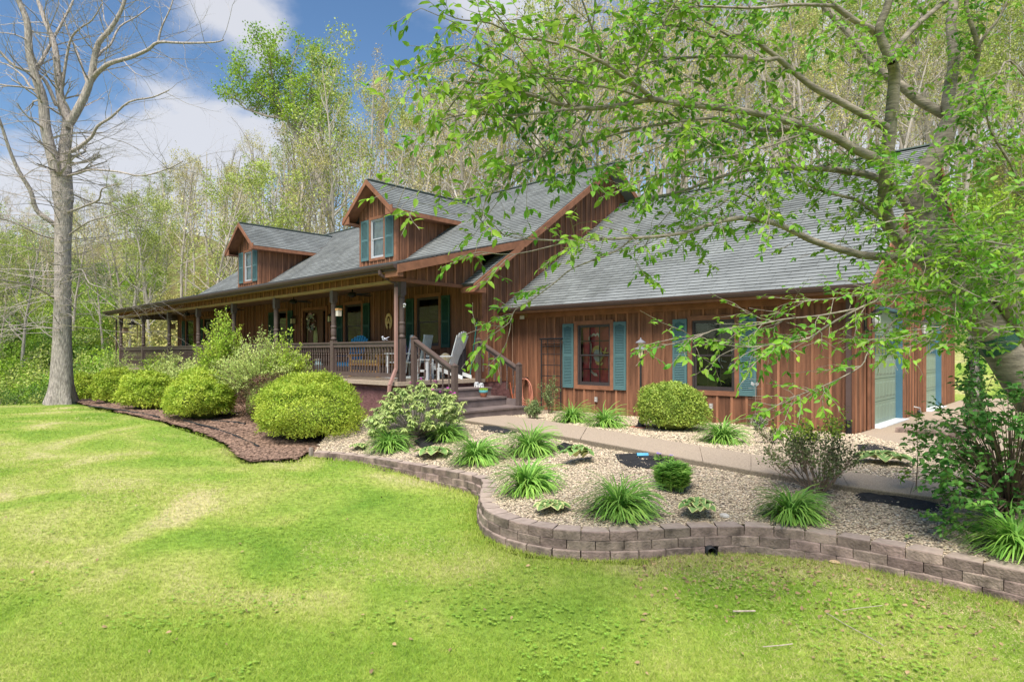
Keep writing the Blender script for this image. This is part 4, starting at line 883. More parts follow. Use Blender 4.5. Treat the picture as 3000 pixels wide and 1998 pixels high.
p, h = fp(345, 7.8, 1040); plume('feathery_shrub', 'pale feathery shrub at the far left end of the porch', p, h * 1.2, 1.4, 190, SPIREA, 27, .09, 45, FG)
p, h = fp(610, 7.6, 1120); plume('feathery_shrub', 'small bright green sprig between two clipped shrubs', p, h, .5, 50, BRIGHT, 28, .05, 30, FG)
RG_ = 'maroon barberry shrubs in the porch bed'
p, h = fp(800, 7.35, 1082); shrub('barberry', 'wide maroon brown shrub behind the largest golden shrub', (p[0] - .1, p[1], p[2] - .05), 1.05, .75, h * .53, .045, 7000, REDL, 31, RG_, squash=.85)
p, h = fp(570, 7.2, 1098); shrub('barberry', 'small maroon shrub below the tall plumes', (p[0], p[1], p[2]), .45, .4, h * .52, .05, 1200, REDL, 32, RG_)
p, h = fp(378, 7.0, 1085); shrub('barberry', 'small maroon shrub behind the third golden shrub', (p[0], p[1], p[2]), .5, .45, h * .53, .06, 1100, REDL, 33, RG_)
p, h = fp(275, 6.9, 1098); shrub('barberry', 'maroon shrub nearest to the big bare tree', (p[0], p[1], p[2]), .5, .45, h * .53, .06, 900, REDL, 34, RG_)
# boxwood ball by the lamp
p = G(1950, 1262); p = np.array([p[0], p[1] + .25, p[2]]); d = pxd(p); shrub('boxwood', 'round light green boxwood ball between the two garage windows', (p[0], p[1], p[2] - .05), 215 * d / F_PX / 2 * .95, .62, 152 * d / F_PX * .52, .040, 15000, BOX, 41, squash=.85, amp=.10, clump=.07, nclump=120, spread=.9, width=.7, inner=.75)

# strap-leaved clumps (day lilies)
def clump_mesh(n, h, w, seed, bw=.013):
    r = np.random.default_rng(seed); VV = []; FF = []; b = 0; S = 7
    LL = (h / .50 * .62 + w / .55 * .38) * .8
    for k in range(n):
        a = r.uniform(0, 6.28); q = r.random(); th = R(88 - 58 * q ** 1.2); bd = R(r.uniform(105, 175)) * (.72 + .28 * q) / (S - 1); L_ = LL * r.uniform(.55, 1.08); base = np.array([math.cos(a), math.sin(a), 0]) * w * .22 * r.random()
        a += r.normal() * .2; side0 = np.array([-math.sin(a), math.cos(a), 0]); c = base.copy(); tw = r.normal() * .1
        for i in range(S):
            s = i / (S - 1); wd = bw * (.75 + .5 * s - 1.2 * s ** 3) + .0005
            VV += [c - side0 * wd, c + side0 * wd + [0, 0, .004]]
            if i: FF.append((b + 2 * i - 2, b + 2 * i - 1, b + 2 * i + 1, b + 2 * i))
            c = c + np.array([math.cos(a + tw * i) * math.cos(th), math.sin(a + tw * i) * math.cos(th), math.sin(th)]) * L_ / (S - 1); c[2] = max(c[2], .012); th -= bd
        b += 2 * S
    return np.array(VV), np.array(FF)
CLG = 'clumps of arching strap leaves in the gravel bed'
CL = [(1140, 1325, 118, 80, 'bright green strap leaf clump nearest to the left end of the retaining wall'), (1308, 1296, 112, 62, 'low strap leaf clump below the rhododendron'),
      (1395, 1360, 142, 92, 'strap leaf clump just inside the bend of the retaining wall'), (1553, 1335, 138, 97, 'strap leaf clump beside the path in front of the trellis'),
      (1543, 1447, 160, 112, 'large strap leaf clump left of the green hosta, inside the tightest curve of the wall'), (1815, 1512, 200, 122, 'largest strap leaf clump at the front of the bed between two cream hostas'),
      (2320, 1525, 180, 100, 'strap leaf clump behind the wall below the open olive shrub'), (1675, 1243, 92, 66, 'strap leaf clump under the first garage window, left of its twin'),
      (1773, 1255, 105, 70, 'strap leaf clump under the first garage window, right of its twin'), (2115, 1303, 122, 85, 'strap leaf clump below the second garage window'), (2975, 1625, 200, 150, 'dark green strap leaf clump at the right edge by the wall')]
for k, (px, py, wpx, hpx, lab) in enumerate(CL):
    p = G(px, py - 6); d = pxd(p); sc = d / F_PX; t = thing('strap_leaf_clump', lab, 'plant', p, 0, CLG)
    o = joined('leaves', [clump_mesh(460 if hpx > 90 else 340, hpx * sc * .92, wpx * sc * .5, 100 + k, .0095 + .0012 * (d > 8))], STRAP); o.parent = t
# lily bush: upright stems with whorled leaves
p = G(1972, 1434); r = np.random.default_rng(5); t = thing('lily_bush', 'bushy lily clump with short pointed leaves in whorls, beside the pansies', 'plant', p); Ps = []; Ds = []; mb = MB()
for k in range(46):
    a = r.uniform(0, 6.28); q = .20 * math.sqrt(r.random()); x, y = q * math.cos(a), q * math.sin(a); hh = .32 * r.uniform(.8, 1.05) * (1.05 - 8 * q * q); mb.tube([(x * .8, y * .8, 0), (x * 1.1, y * 1.1, hh)], [.005, .004], 4)
    for z in np.linspace(.05, hh, 12):
        for j in range(6): b = r.uniform(0, 6.28); Ps.append((x * (.8 + .3 * z / hh), y * (.8 + .3 * z / hh), z)); Ds.append((math.cos(b), math.sin(b), .35))
o = joined('leaves', [leaf_arrays(Ps, Ds, np.tile([0, 0, 1.], (len(Ps), 1)), .095, .26)], STRAP); o.parent = t; s = mb.build('stem', STRAP, kind='stuff'); s.parent = t
# hostas: single leaves as parts
def hosta(px, py, wpx, label, seed, n=24, cream=.5, tall=.5):
    p = G(px, py - 4); d = pxd(p); w = wpx * d / F_PX / 2 * 1.15; r = np.random.default_rng(seed); t = thing('hosta', label, 'plant', p, 0, 'hostas in the gravel bed')
    for k in range(n):
        a = k * 2.4 + r.normal() * .2; ring = k / n; L_ = w * (.45 + .45 * ring) * r.uniform(.85, 1.1); st = w * .4 * ring; z0 = w * tall * (1.1 - .7 * ring) * .6
        def strip(wd, zo, NS=7):
            vs = []
            for i in range(NS):
                s = i / (NS - 1); o_ = st + L_ * s; z = .03 + z0 * (1 - .2 * s) + w * .45 * tall * math.sin(s * 2.1) - w * .2 * s * s; ww = wd * L_ * .46 * math.sin(math.pi * min(1, s * .93 + .06)) ** .8
                c = np.array([math.cos(a) * o_, math.sin(a) * o_, z + zo]); sd = np.array([-math.sin(a), math.cos(a), 0])
                vs += [c - sd * ww + [0, 0, .15 * ww], c - [0, 0, .1 * ww], c + sd * ww + [0, 0, .15 * ww]]
            fs = []
            for i in range(NS - 1): fs += [(3 * i, 3 * i + 1, 3 * i + 4, 3 * i + 3), (3 * i + 1, 3 * i + 2, 3 * i + 5, 3 * i + 4)]
            return vs, fs
        a_, b_ = strip(1, 0); lf = MB().add(a_, b_).mesh('leaf'); lf.materials.append(HOSTAC); c_, d_ = strip(1 - cream, .004)
        me = MB().add(a_, b_).add(c_, d_).mesh('leaf', True); me.materials.append(HOSTAC); me.materials.append(HOSTA); me.polygons.foreach_set('material_index', [0] * len(b_) + [1] * len(d_))
        bpy.data.meshes.remove(lf); o = bpy.data.objects.new('leaf', me); COL.objects.link(o); o.parent = t
    return t
hosta(1052, 1320, 48, 'small variegated hosta on the mulch behind the left part of the wall', 1, 16, .45); hosta(1270, 1342, 92, 'variegated green and white hosta between two strap leaf clumps', 2, 26, .25)
hosta(1693, 1362, 80, 'plain yellow green hosta in the middle of the gravel', 3, 22, .14, 1.1); hosta(1618, 1500, 88, 'cream and green hosta beside the largest strap leaf clump on its left', 4, 24, .5)
hosta(2045, 1520, 98, 'cream edged hosta right behind the wall above the drain pipe', 5, 24, .35, .9); hosta(2588, 1362, 118, 'wide variegated hosta beside the driveway slab', 6, 30, .3)
hosta(2660, 1590, 34, 'single young hosta sprout at the wall on the right', 7, 4, .3)

# rhododendron: whorls of drooping long leaves at branch tips
p = G(1218, 1280); d = pxd(p); r = np.random.default_rng(9); t = thing('rhododendron', 'wide rhododendron with drooping leaves and a few magenta flowers at the porch corner', 'shrub', p)
W_, H_ = 345 * d / F_PX / 2, 182 * d / F_PX; mb = MB(); Ps, Ds, Us, tips = [], [], [], []
for k in range(260):
    a = r.uniform(0, 6.28); e = r.random() ** .5; el = math.acos(r.uniform(-.25, 1)) ; rr = r.uniform(.65, 1.0)
    x = W_ * rr * math.sin(el) * math.cos(a); y = W_ * .8 * rr * math.sin(el) * math.sin(a); z = H_ * (.30 + .60 * rr * math.cos(el) * (1 - .18 * (x / W_) ** 2)) 
    side = x * RGT[0] + y * RGT[1]; z += H_ * .12 * side / W_; tips.append((x, y, max(z, .14)))
for x, y, z in tips:
    mb.tube([(0, 0, .0), (x * .25, y * .25, .18), (x * .7, y * .7, z * .7), (x, y, z)], [.018, .010, .005, .003], 4, False)
    nl = 13; off = r.uniform(0, 6)
    for j in range(nl): b = off + j * 2 * math.pi / nl; Ps.append((x, y, z)); Ds.append((math.cos(b), math.sin(b), r.uniform(-.9, .15))); Us.append((0, 0, 1))
    for j in range(9): b = off + j; Ps.append((x * .93, y * .93, z - .05)); Ds.append((math.cos(b), math.sin(b), r.uniform(-1.2, -.3))); Us.append((0, 0, 1))
o = joined('leaves', [leaf_arrays(Ps, Ds, Us, .105 * r.uniform(.8, 1.2, len(Ps)), .36, True, .1)], RHODO); o.parent = t; s = mb.build('stem', BARK); s.parent = t
fl_ = [k for k in np.argsort([-(q[2] + .3 * (q[0] * RGT[0] + q[1] * RGT[1])) for q in tips])][:26:2] + [5, 17, 33, 60]
PETAL = mat('magenta_petal', (.55, .10, .42), .6, .3, 20)
for k in fl_[:14]:
    x, y, z = tips[k]; m_ = 9; o = joined('flower', [leaf_arrays(np.tile([x, y, z + .035], (m_, 1)), rand_dirs(m_, r) * [1, 1, .6] + [0, 0, .5], np.tile([0, 0, 1.], (m_, 1)), .04 if k != fl_[0] else .06, .8)], PETAL, kind=None); o.parent = t

# ---- recursive tree growth
def grow(mb, tips, p, d, ln, rad, lev, maxlev, r, seg=5, up=.12, wob=.16, nch=(3, 5), ang=.75, shrink=.6, sides=(7, 5, 4, 3, 3, 3), first=.3, rend=.35, child_r=.55):
    pts = [p.copy()]; dd = d.copy(); rs = [rad]
    for i in range(seg):
        dd = dd + r.normal(size=3) * wob + np.array([0, 0, up]); dd /= np.linalg.norm(dd); pts.append(pts[-1] + dd * ln / seg); rs.append(rad * (1 - (1 - rend) * (i + 1) / seg))
    mb.tube(pts, rs, sides[min(lev, 5)], False)
    if lev >= maxlev:
        for q in pts[1:]: tips.append((q, dd.copy()))
        return
    n = r.integers(nch[0], nch[1] + 1)
    for k in range(n):
        s = first + (1 - first) * (k + r.random()) / n; i = min(int(s * seg), seg - 1); f = s * seg - i; q = pts[i] * (1 - f) + pts[i + 1] * f; base = pts[i + 1] - pts[i]; base /= np.linalg.norm(base)
        sd = np.cross(base, r.normal(size=3)); sd /= np.linalg.norm(sd) + 1e-9; a = ang * r.uniform(.6, 1.3); nd = base * math.cos(a) + sd * math.sin(a)
        grow(mb, tips, q, nd, ln * shrink * r.uniform(.7, 1.15) * (1.15 - .4 * s), rs[i] * child_r, lev + 1, maxlev, r, max(3, seg - 1), up, wob, nch, ang, shrink, sides, .2, rend, child_r)
    tips.append((pts[-1], dd))
def twig_leaves(tips, r, per, size, spread, width=.7):
    P = np.array([t[0] for t in tips]); P = np.repeat(P, per, 0); n = len(P); P = P + rand_dirs(n, r) * spread * r.random((n, 1)) ** .5; D = rand_dirs(n, r); D[:, 2] -= .1
    return leaf_arrays(P, D, rand_dirs(n, r), size * r.uniform(.6, 1.4, n), width)
FOR_LEAF = [leafmat('spring_leaf_yellow', (.60, .55, .20), (.40, .39, .13), .35, .5, .25, scale=.5), leafmat('spring_leaf_green', (.46, .53, .13), (.30, .38, .09), .35, .5, .25, scale=.5),
            leafmat('spring_leaf_tan', (.58, .49, .26), (.42, .36, .17), .3, .5, .25, scale=.5), leafmat('spring_leaf_bright', (.40, .56, .06), (.22, .40, .04), .35, .5, .15, scale=.5)]
protos = []
def forest_proto(seed, h, lm, per, size, dens=1., first=.42, up=.16, lean=0.):
    r = np.random.default_rng(seed); mb = MB(); tips = []
    t = thing('forest_tree', 'slim forest tree with grey trunk and sparse pale spring leaves on the hillside', 'tree')
    d = np.array([lean + r.normal() * .03, r.normal() * .03, 1.]); d /= np.linalg.norm(d); pts = [np.array([0, 0, -1.])]; rad = h * .0105; rs = [rad * 1.25]; seg = 11
    for i in range(seg):
        d = d + r.normal(size=3) * [.04, .04, 0]; d /= np.linalg.norm(d); pts.append(pts[-1] + d * (h + 1) * .94 / seg); rs.append(rad * (1 - .82 * (i + 1) / seg))
    tb = MB(); tb.tube(pts, rs, 7, False)
    n = int(17 * dens)
    for k in range(n):
        s = first + (.98 - first) * (k + r.random()) / n; i = min(int(s * seg), seg - 1); f = s * seg - i; q = pts[i] * (1 - f) + pts[i + 1] * f; a = r.uniform(0, 6.28); el = r.uniform(.35, 1.0)
        nd = np.array([math.cos(a) * math.cos(el), math.sin(a) * math.cos(el), math.sin(el)]); grow(mb, tips, q, nd, h * .25 * (1.25 - .8 * s) * r.uniform(.7, 1.25), rs[i] * .5, 1, 3, r, 4, up, .17, (3, 4), .7, .6, (7, 4, 3, 3, 3, 3), child_r=.45)
    o = tb.build('trunk', BARKF); o.parent = t; o = mb.build('branches', BARKF, kind='stuff'); o.parent = t
    if per: o = joined('crown', [twig_leaves(tips, r, per, size, .42)], lm); o.parent = t
    return t
specs = [(51, 18, 0, 4, .12), (52, 20, 2, 4, .11), (53, 17, 1, 5, .13), (54, 19, 0, 4, .12), (55, 21, 0, 0, .1), (56, 18, 2, 4, .11), (57, 16, 1, 6, .13), (58, 20, 2, 2, .11)]
for sd, h, lm, per, size in specs: protos.append((forest_proto(sd, h, FOR_LEAF[lm], per, size, 1.15), h))
def under_proto(seed, h, lm, n, w):
    r = np.random.default_rng(seed); t = thing('understory_tree', 'young light green tree in the undergrowth', 'tree'); mb = MB(); tips = []
    for k in range(6): a = k * 1.05; grow(mb, tips, np.array([.12 * math.cos(a), .12 * math.sin(a), -.3]), np.array([math.cos(a) * .35, math.sin(a) * .35, 1.]), h * .7, h * .008, 0, 2, r, 5, .08, .14, (6, 8), .75, .5, (5, 4, 3, 3), .15)
    o = mb.build('branches', BARKF, kind='stuff'); o.parent = t; o = joined('crown', [twig_leaves(tips, r, n, .12, .38)], lm); o.parent = t; return t
unders = [under_proto(71, 5.5, FOR_LEAF[1], 6, 2), under_proto(72, 4.5, FOR_LEAF[3], 7, 2), under_proto(73, 6.5, FOR_LEAF[0], 5, 2), under_proto(74, 5, leafmat('undergrowth_green', (.22, .36, .07), (.11, .22, .04), .3, .5, .2, scale=.5), 8, 2)]
def outline(px): return float(np.interp(px, [-300, 0, 150, 350, 480, 600, 690, 850, 960, 1060, 1180, 1260, 1330, 1450, 1700, 3300], [560, 560, 600, 500, 430, 370, 420, 330, 190, 120, 180, 110, 50, 30, -60, -160]))
r = np.random.default_rng(77); used = set(); cnt = 0; FGRP = 'forest trees on the hillside behind the house'
def on_house(x, y): return -36.5 < x < -1 and 5 < y < 25.5
pos = []
def free(x, y, md): 
    for q in pos:
        if (q[0] - x) ** 2 + (q[1] - y) ** 2 < md * md: return False
    return True
rows = [(36, 26), (42, 30), (49, 34), (57, 40), (66, 42), (76, 40)]
for dep, n in rows:
    for k in range(n):
        px = -250 + 3500 * (k + r.random()) / n; dd = dep * r.uniform(.93, 1.07); p = atD(px, 1000, dd); x, y = p[0], p[1]
        if y < 29.5 and x > -40: continue
        if y < 14 and x > -46: continue
        if px > 2760 and y < 34: continue
        if not free(x, y, 1.3): continue
        z = float(terrain(x, y)); zt_ = CAMZ + (HY - outline(px)) / F_PX * dd; H = (zt_ - z) * (r.uniform(.78, 1.03) if dep > 40 else r.uniform(.7, .98)); H = min(max(H, 9), 30)
        if px < 620: H = min(H, (zt_ - z) * r.uniform(.72, 1.0))
        i = r.integers(0, len(protos)); pt, ph = protos[i]; s = H / ph; sxy = s * r.uniform(.8, 1.05)
        if s > 1.35: sxy = s * .8
        if i not in used: used.add(i); place(pt, (x, y, z - .1), r.uniform(0, 6.28), (sxy, sxy, s)); pt['group'] = FGRP; o = pt
        else: o = dup(pt, (x, y, z - .1), r.uniform(0, 6.28), (sxy, sxy, s), group=FGRP)
        kidm = {0: 'slim forest tree with yellow green spring leaves on the hillside', 1: 'slim forest tree with fresh green spring leaves on the hillside', 2: 'slim forest tree with tan budding leaves on the hillside'}[specs[i][2]]
        where = 'left of the bare tree' if px < 130 else 'left of the porch' if px < 300 else 'above the left porch end' if px < 560 else 'above the left dormer' if px < 800 else 'between the dormers' if px < 1020 else 'above the right dormer' if px < 1300 else 'above the main ridge' if px < 1750 else 'above the garage eave' if px < 2200 else 'above the garage ridge' if px < 2720 else 'beyond the driveway'
        where = ('front row, ' if dep < 39 else 'second row, ' if dep < 45 else 'third row, ' if dep < 53 else 'fourth row, ' if dep < 61 else 'fifth row, ' if dep < 70 else 'hindmost, ') + where
        o['label'] = kidm if specs[i][3] else 'slim bare forest tree without leaves on the hillside'; o['label'] = o['label'].replace('on the hillside', where).replace('slim forest tree', 'slim tree').replace('slim bare forest tree without leaves', 'slim leafless tree')
        pos.append((x, y)); cnt += 1
for k in range(26):          # trees across the lawn, seen mirrored in the window panes
    a = R(150 + 190 * (k + r.random()) / 26); rr_ = r.uniform(30, 48); x, y = rr_ * math.cos(a) - 6, rr_ * math.sin(a) + 2
    if x < -14 and y > -18: continue
    i = [0, 2, 3, 6][k % 4]; dup(protos[i][0], (x, y, float(terrain(x, y)) - .1), r.uniform(0, 6.28), (1.15, 1.15, .8), group='trees on the far side of the lawn', label='leafy tree on the far side of the lawn, mirrored in the window panes')
usd = set(); UG = 'young trees in the undergrowth at the forest edge'; cnt2 = 0
for (pxa, pxb, da, db, n) in ((-250, 250, 40, 60, 40), (-120, 640, 33, 46, 52), (600, 2750, 38, 62, 60), (2780, 3150, 34, 50, 22), (-150, 330, 27, 33, 24), (-50, 500, 48, 64, 26)):
    for k in range(n):
        px = r.uniform(pxa, pxb); dd = r.uniform(da, db); p = atD(px, 1000, dd); x, y = p[0], p[1]
        if on_house(x, y) or (y < 29 and x > -38): continue
        z = float(terrain(x, y)); i = int(r.integers(0, 4)); i = (1 if i == 2 and px < 420 else i); s = r.uniform(.6, 1.15)
        if da < 30: s *= .8
        if i not in usd: usd.add(i); o = unders[i]; place(o, (x, y, z), r.uniform(0, 6.28), s); o['group'] = UG
        else: o = dup(unders[i], (x, y, z), r.uniform(0, 6.28), s, group=UG)
        where = 'left of the big bare tree' if px < 130 else 'between the big bare tree and the porch' if px < 420 else 'behind the left porch posts' if px < 640 else 'behind the dormers' if px < 1200 else 'behind the main roof' if px < 1900 else 'behind the garage roof' if px < 2780 else 'beyond the driveway'
        where = ('close, ' if dd < 34 else 'farther, ' if dd < 48 else 'far up, ') + where
        o['label'] = ['fresh green young tree ', 'bright yellow green young tree ', 'pale yellow young tree ', 'darker green bushy young tree '][i] + where; cnt2 += 1
# the wood higher up the slope reads as one mass of pale spring leaves and thin stems
r12 = np.random.default_rng(4); P = []; mb = MB()
for k in range(2300):
    px = r12.uniform(-320, 3350); dd = r12.uniform(50, 92); q = atD(px, 1000, dd); z0 = float(terrain(q[0], q[1]))
    if on_house(q[0], q[1]): continue
    zt_ = CAMZ + (HY - outline(px) - 110) / F_PX * dd; hh = min(15, zt_ - z0)
    if hh < 1.5: continue
    P.append((q[0], q[1], z0 + hh * r12.uniform(.03, 1) ** 1.1))
    if k % 9 == 0: mb.tube([(q[0], q[1], z0 - .5), (q[0] + r12.normal() * .5, q[1] + r12.normal() * .3, z0 + hh * .6), (q[0] + r12.normal() * .8, q[1], z0 + hh * 1.1)], [.13, .09, .03], 4, False)
P = np.repeat(np.array(P), 26, 0); n = len(P); P = P + rand_dirs(n, r12) * [1.9, 1.9, 1.3] * r12.random((n, 1)) ** .5; dw = joined('distant_woodland', [leaf_arrays(P, rand_dirs(n, r12), rand_dirs(n, r12), .19 * r12.uniform(.6, 1.4, n), .75)], leafmat('distant_leaf', (.62, .61, .28), (.44, .47, .19), .35, .5, scale=.12)); tag(dw, 'pale green wood covering the upper hillside', 'woods')
tag(mb.build('distant_stems', BARKF, kind='stuff'), 'thin grey stems of the wood on the upper hillside', 'woods')
# the tall bright green tree left of the middle
r5 = np.random.default_rng(5); d5 = 50.; fr = lambda px, py: atD(px, py, d5)
t = thing('tulip_tree', 'tall bright yellow green tree leaning left above the two dormers', 'tree', fr(960, 1000) * [1, 1, 0] + [0, 0, 3.]); tb = MB(); mb = MB(); tips = []
root_ = atD(985, 760, d5); trunk = [root_, fr(950, 560), fr(904, 469), fr(868, 402), fr(823, 318)]
tb.tube(trunk, [.2, .18, .17, .15, .11], 8, False)
for pts in ([fr(823, 318), fr(780, 285), fr(734, 255), fr(700, 225)], [fr(823, 318), fr(800, 240), fr(790, 180), fr(800, 130)], [fr(868, 402), fr(860, 300), fr(850, 220), fr(870, 140)], [fr(868, 402), fr(900, 320), fr(915, 240), fr(920, 170)], [fr(845, 350), fr(780, 340), fr(720, 320), fr(668, 270)], [fr(880, 420), fr(930, 350), fr(950, 280)]):
    mb.tube(pts, [.11, .09, .06, .03][:len(pts)] if len(pts) == 4 else [.11, .07, .03], 5, False)
    for a, b in zip(pts[:-1], pts[1:]):
        for k in range(9): q = a + (b - a) * r5.random(); grow(mb, tips, q, rand_dirs(1, r5)[0] * [1, 1, .8] + [0, 0, .45], r5.uniform(1.0, 2.3), .03, 2, 3, r5, 4, .12, .2, (4, 5), .8, .6)
tips = [q for q in tips if q[0][2] > CAMZ + (HY - 360) / F_PX * d5 or r5.random() < .25]
joined('crown', [twig_leaves(tips, r5, 6, .17, .42)], FOR_LEAF[3], t); o = tb.build('trunk', BARKF, t); mb.build('branches', BARKF, t, kind='stuff')

# ---- big bare tree on the left
D0 = 22.; r6 = np.random.default_rng(66)
bare = thing('bare_tree', 'big leafless tree with pale grey trunk and spreading limbs at the left', 'tree', G(175, 1186))
def depth_line(pts, d0, d1):
    n = len(pts); return [atD(px, py, d0 + (d1 - d0) * i / max(1, n - 1)) for i, (px, py) in enumerate(pts)]
def smooth(P, k=3):
    P = [np.array(p, float) for p in P]; out = []
    for i in range(len(P) - 1):
        a = P[max(i - 1, 0)]; b = P[i]; c = P[i + 1]; d = P[min(i + 2, len(P) - 1)]
        for j in range(k): t = j / k; out.append(.5 * (2 * b + (c - a) * t + (2 * a - 5 * b + 4 * c - d) * t * t + (3 * b - a - 3 * c + d) * t ** 3))
    out.append(P[-1]); return out
gz0 = G(175, 1186)
trunk = [(176, 1200), (177, 1175), (180, 1120), (182, 1000), (184, 860), (184, 740), (186, 640), (186, 570), (182, 505)]
P = [atD(a, b, D0) for a, b in trunk]; W = [54, 45, 35, 28, 25, 24.5, 26, 29, 22]; W = [w_ * (.86 if i_ else .8) for i_, w_ in enumerate(W)]; S = smooth(P, 3); Rr = np.interp(np.linspace(0, 1, len(S)), np.linspace(0, 1, len(W)), [w_ * D0 / F_PX for w_ in W])
tm = MB(); tm.tube(S, list(Rr), 16, False); A = np.array(tm.v); a_ = np.arctan2(A[:, 1] - S[0][1], A[:, 0] - S[0][0]); low = np.clip(1 - (A[:, 2] - gz0[2]) / 1.2, 0, 1) ** 2; cxy = np.array([np.array(S[min(i // 16, len(S) - 1)]) for i in range(len(A))]); A[:, :2] = cxy[:, :2] + (A[:, :2] - cxy[:, :2]) * (1 + low[:, None] * .3 * np.sin(a_ * 5)[:, None]); tm.v = [tuple(q) for q in A]
tm.build('trunk', BARK, bare, smooth=True)
LB = [([(176, 590), (168, 520), (156, 469), (134, 379), (125, 290), (103, 223), (85, 147), (80, 67), (54, 0), (40, -60)], 26, 8, -1.0), ([(194, 590), (190, 500), (190, 440), (197, 379), (198, 348), (178, 290), (170, 223), (160, 134), (134, 67), (110, 0)], 28, 7, .5),
      ([(198, 370), (223, 330), (250, 277), (268, 223), (277, 170), (290, 125), (321, 89), (353, 36), (372, -20)], 18, 6, -.4), ([(270, 235), (286, 214), (321, 187), (379, 170), (433, 147), (464, 125), (536, 127), (625, 125), (655, 118)], 11, 2, -2.), ([(464, 125), (468, 100), (478, 70), (497, 30), (510, -10)], 5, 2, 0),
      ([(277, 175), (300, 150), (325, 130), (350, 80), (400, 50), (440, 20)], 6, 2, 1.), ([(190, 450), (223, 437), (268, 402), (286, 370), (326, 344), (379, 299), (446, 286), (495, 265)], 8, 2, -1.5), ([(187, 518), (230, 508), (268, 498), (348, 504), (415, 516), (491, 495), (536, 473)], 5, 2, -2.5),
      ([(187, 625), (220, 615), (250, 603), (290, 585), (299, 554), (343, 540)], 6, 2, -1.5), ([(165, 665), (152, 652), (107, 616), (89, 558), (54, 500), (27, 437), (5, 370), (-10, 330)], 11, 4, -1.5), ([(165, 310), (134, 240), (100, 214), (45, 196), (0, 152), (-30, 120)], 8, 4, -1.), ([(120, 285), (85, 250), (67, 223), (20, 190), (-20, 180)], 6, 2, 1.),
      ([(107, 205), (134, 156), (170, 89), (210, 13), (225, -30)], 8, 3, 1.2), ([(180, 275), (195, 170), (210, 110), (240, 80), (270, 60), (300, 10)], 6, 2, -1.), ([(255, 245), (225, 150), (200, 100), (185, 40)], 5, 2, 1.5), ([(165, 700), (120, 690), (60, 660), (0, 640), (-40, 640)], 4, 2, -2), ([(200, 690), (260, 650), (330, 630), (420, 600)], 4, 1.5, -2),
      ([(168, 880), (110, 845), (60, 830), (0, 820)], 4, 2, -3), ([(205, 800), (240, 790), (262, 830), (310, 845)], 3, 1.5, -1), ([(195, 560), (260, 590), (320, 600), (400, 640), (480, 655)], 4, 1.5, 1.5)]
mb = MB(); tips = []
for pts, r0, r1, dz in LB:
    S = smooth(depth_line(pts, D0, D0 + dz), 3); n = len(S); rr = [max(.008, (r0 + (r1 - r0) * i / (n - 1)) * D0 / F_PX * .70) for i in range(n)]
    lm_ = MB().tube(S, rr, 8, False); lm_.build('limb', BARK, bare, smooth=True)
    LN = sum(np.linalg.norm(S[i + 1] - S[i]) for i in range(n - 1)); m_ = int(LN * 2.4) + 2
    for k in range(m_):
        i = int(r6.uniform(.12, 1) * (n - 1.01)); q = S[i]; base = S[i + 1] - S[i]; base /= np.linalg.norm(base) + 1e-9; sd = np.cross(base, r6.normal(size=3)); sd /= np.linalg.norm(sd); nd = base * .6 + sd * .9
        if pts[0][1] > 480: nd[2] *= .35
        grow(mb, tips, q, nd, r6.uniform(1.0, 2.4), max(.010, rr[i] * .28), 2, 4, r6, 5, .03, .15, (3, 4), .7, .58, (7, 5, 3, 3, 3))
for k in range(70):   # low horizontal twigs round the trunk
    z = r6.uniform(1.5, 9.5); a = r6.uniform(0, 6.28); q = np.array([gz0[0], gz0[1], z]); grow(mb, tips, q, np.array([math.cos(a), math.sin(a), .05]), r6.uniform(1.6, 3.6), .016, 2, 4, r6, 6, -.005, .12, (4, 6), .5, .5, (7, 5, 3, 3, 3))
mb.build('twigs', BARK, bare, kind='stuff')
# ------------------------------------------------------------------ foreground cherry tree on the right
r7 = np.random.default_rng(17)
cher = thing('cherry_tree', 'spreading cherry tree with ringed bark and fresh green leaves reaching across from the right', 'tree', (0.9, 7.2, -.3))
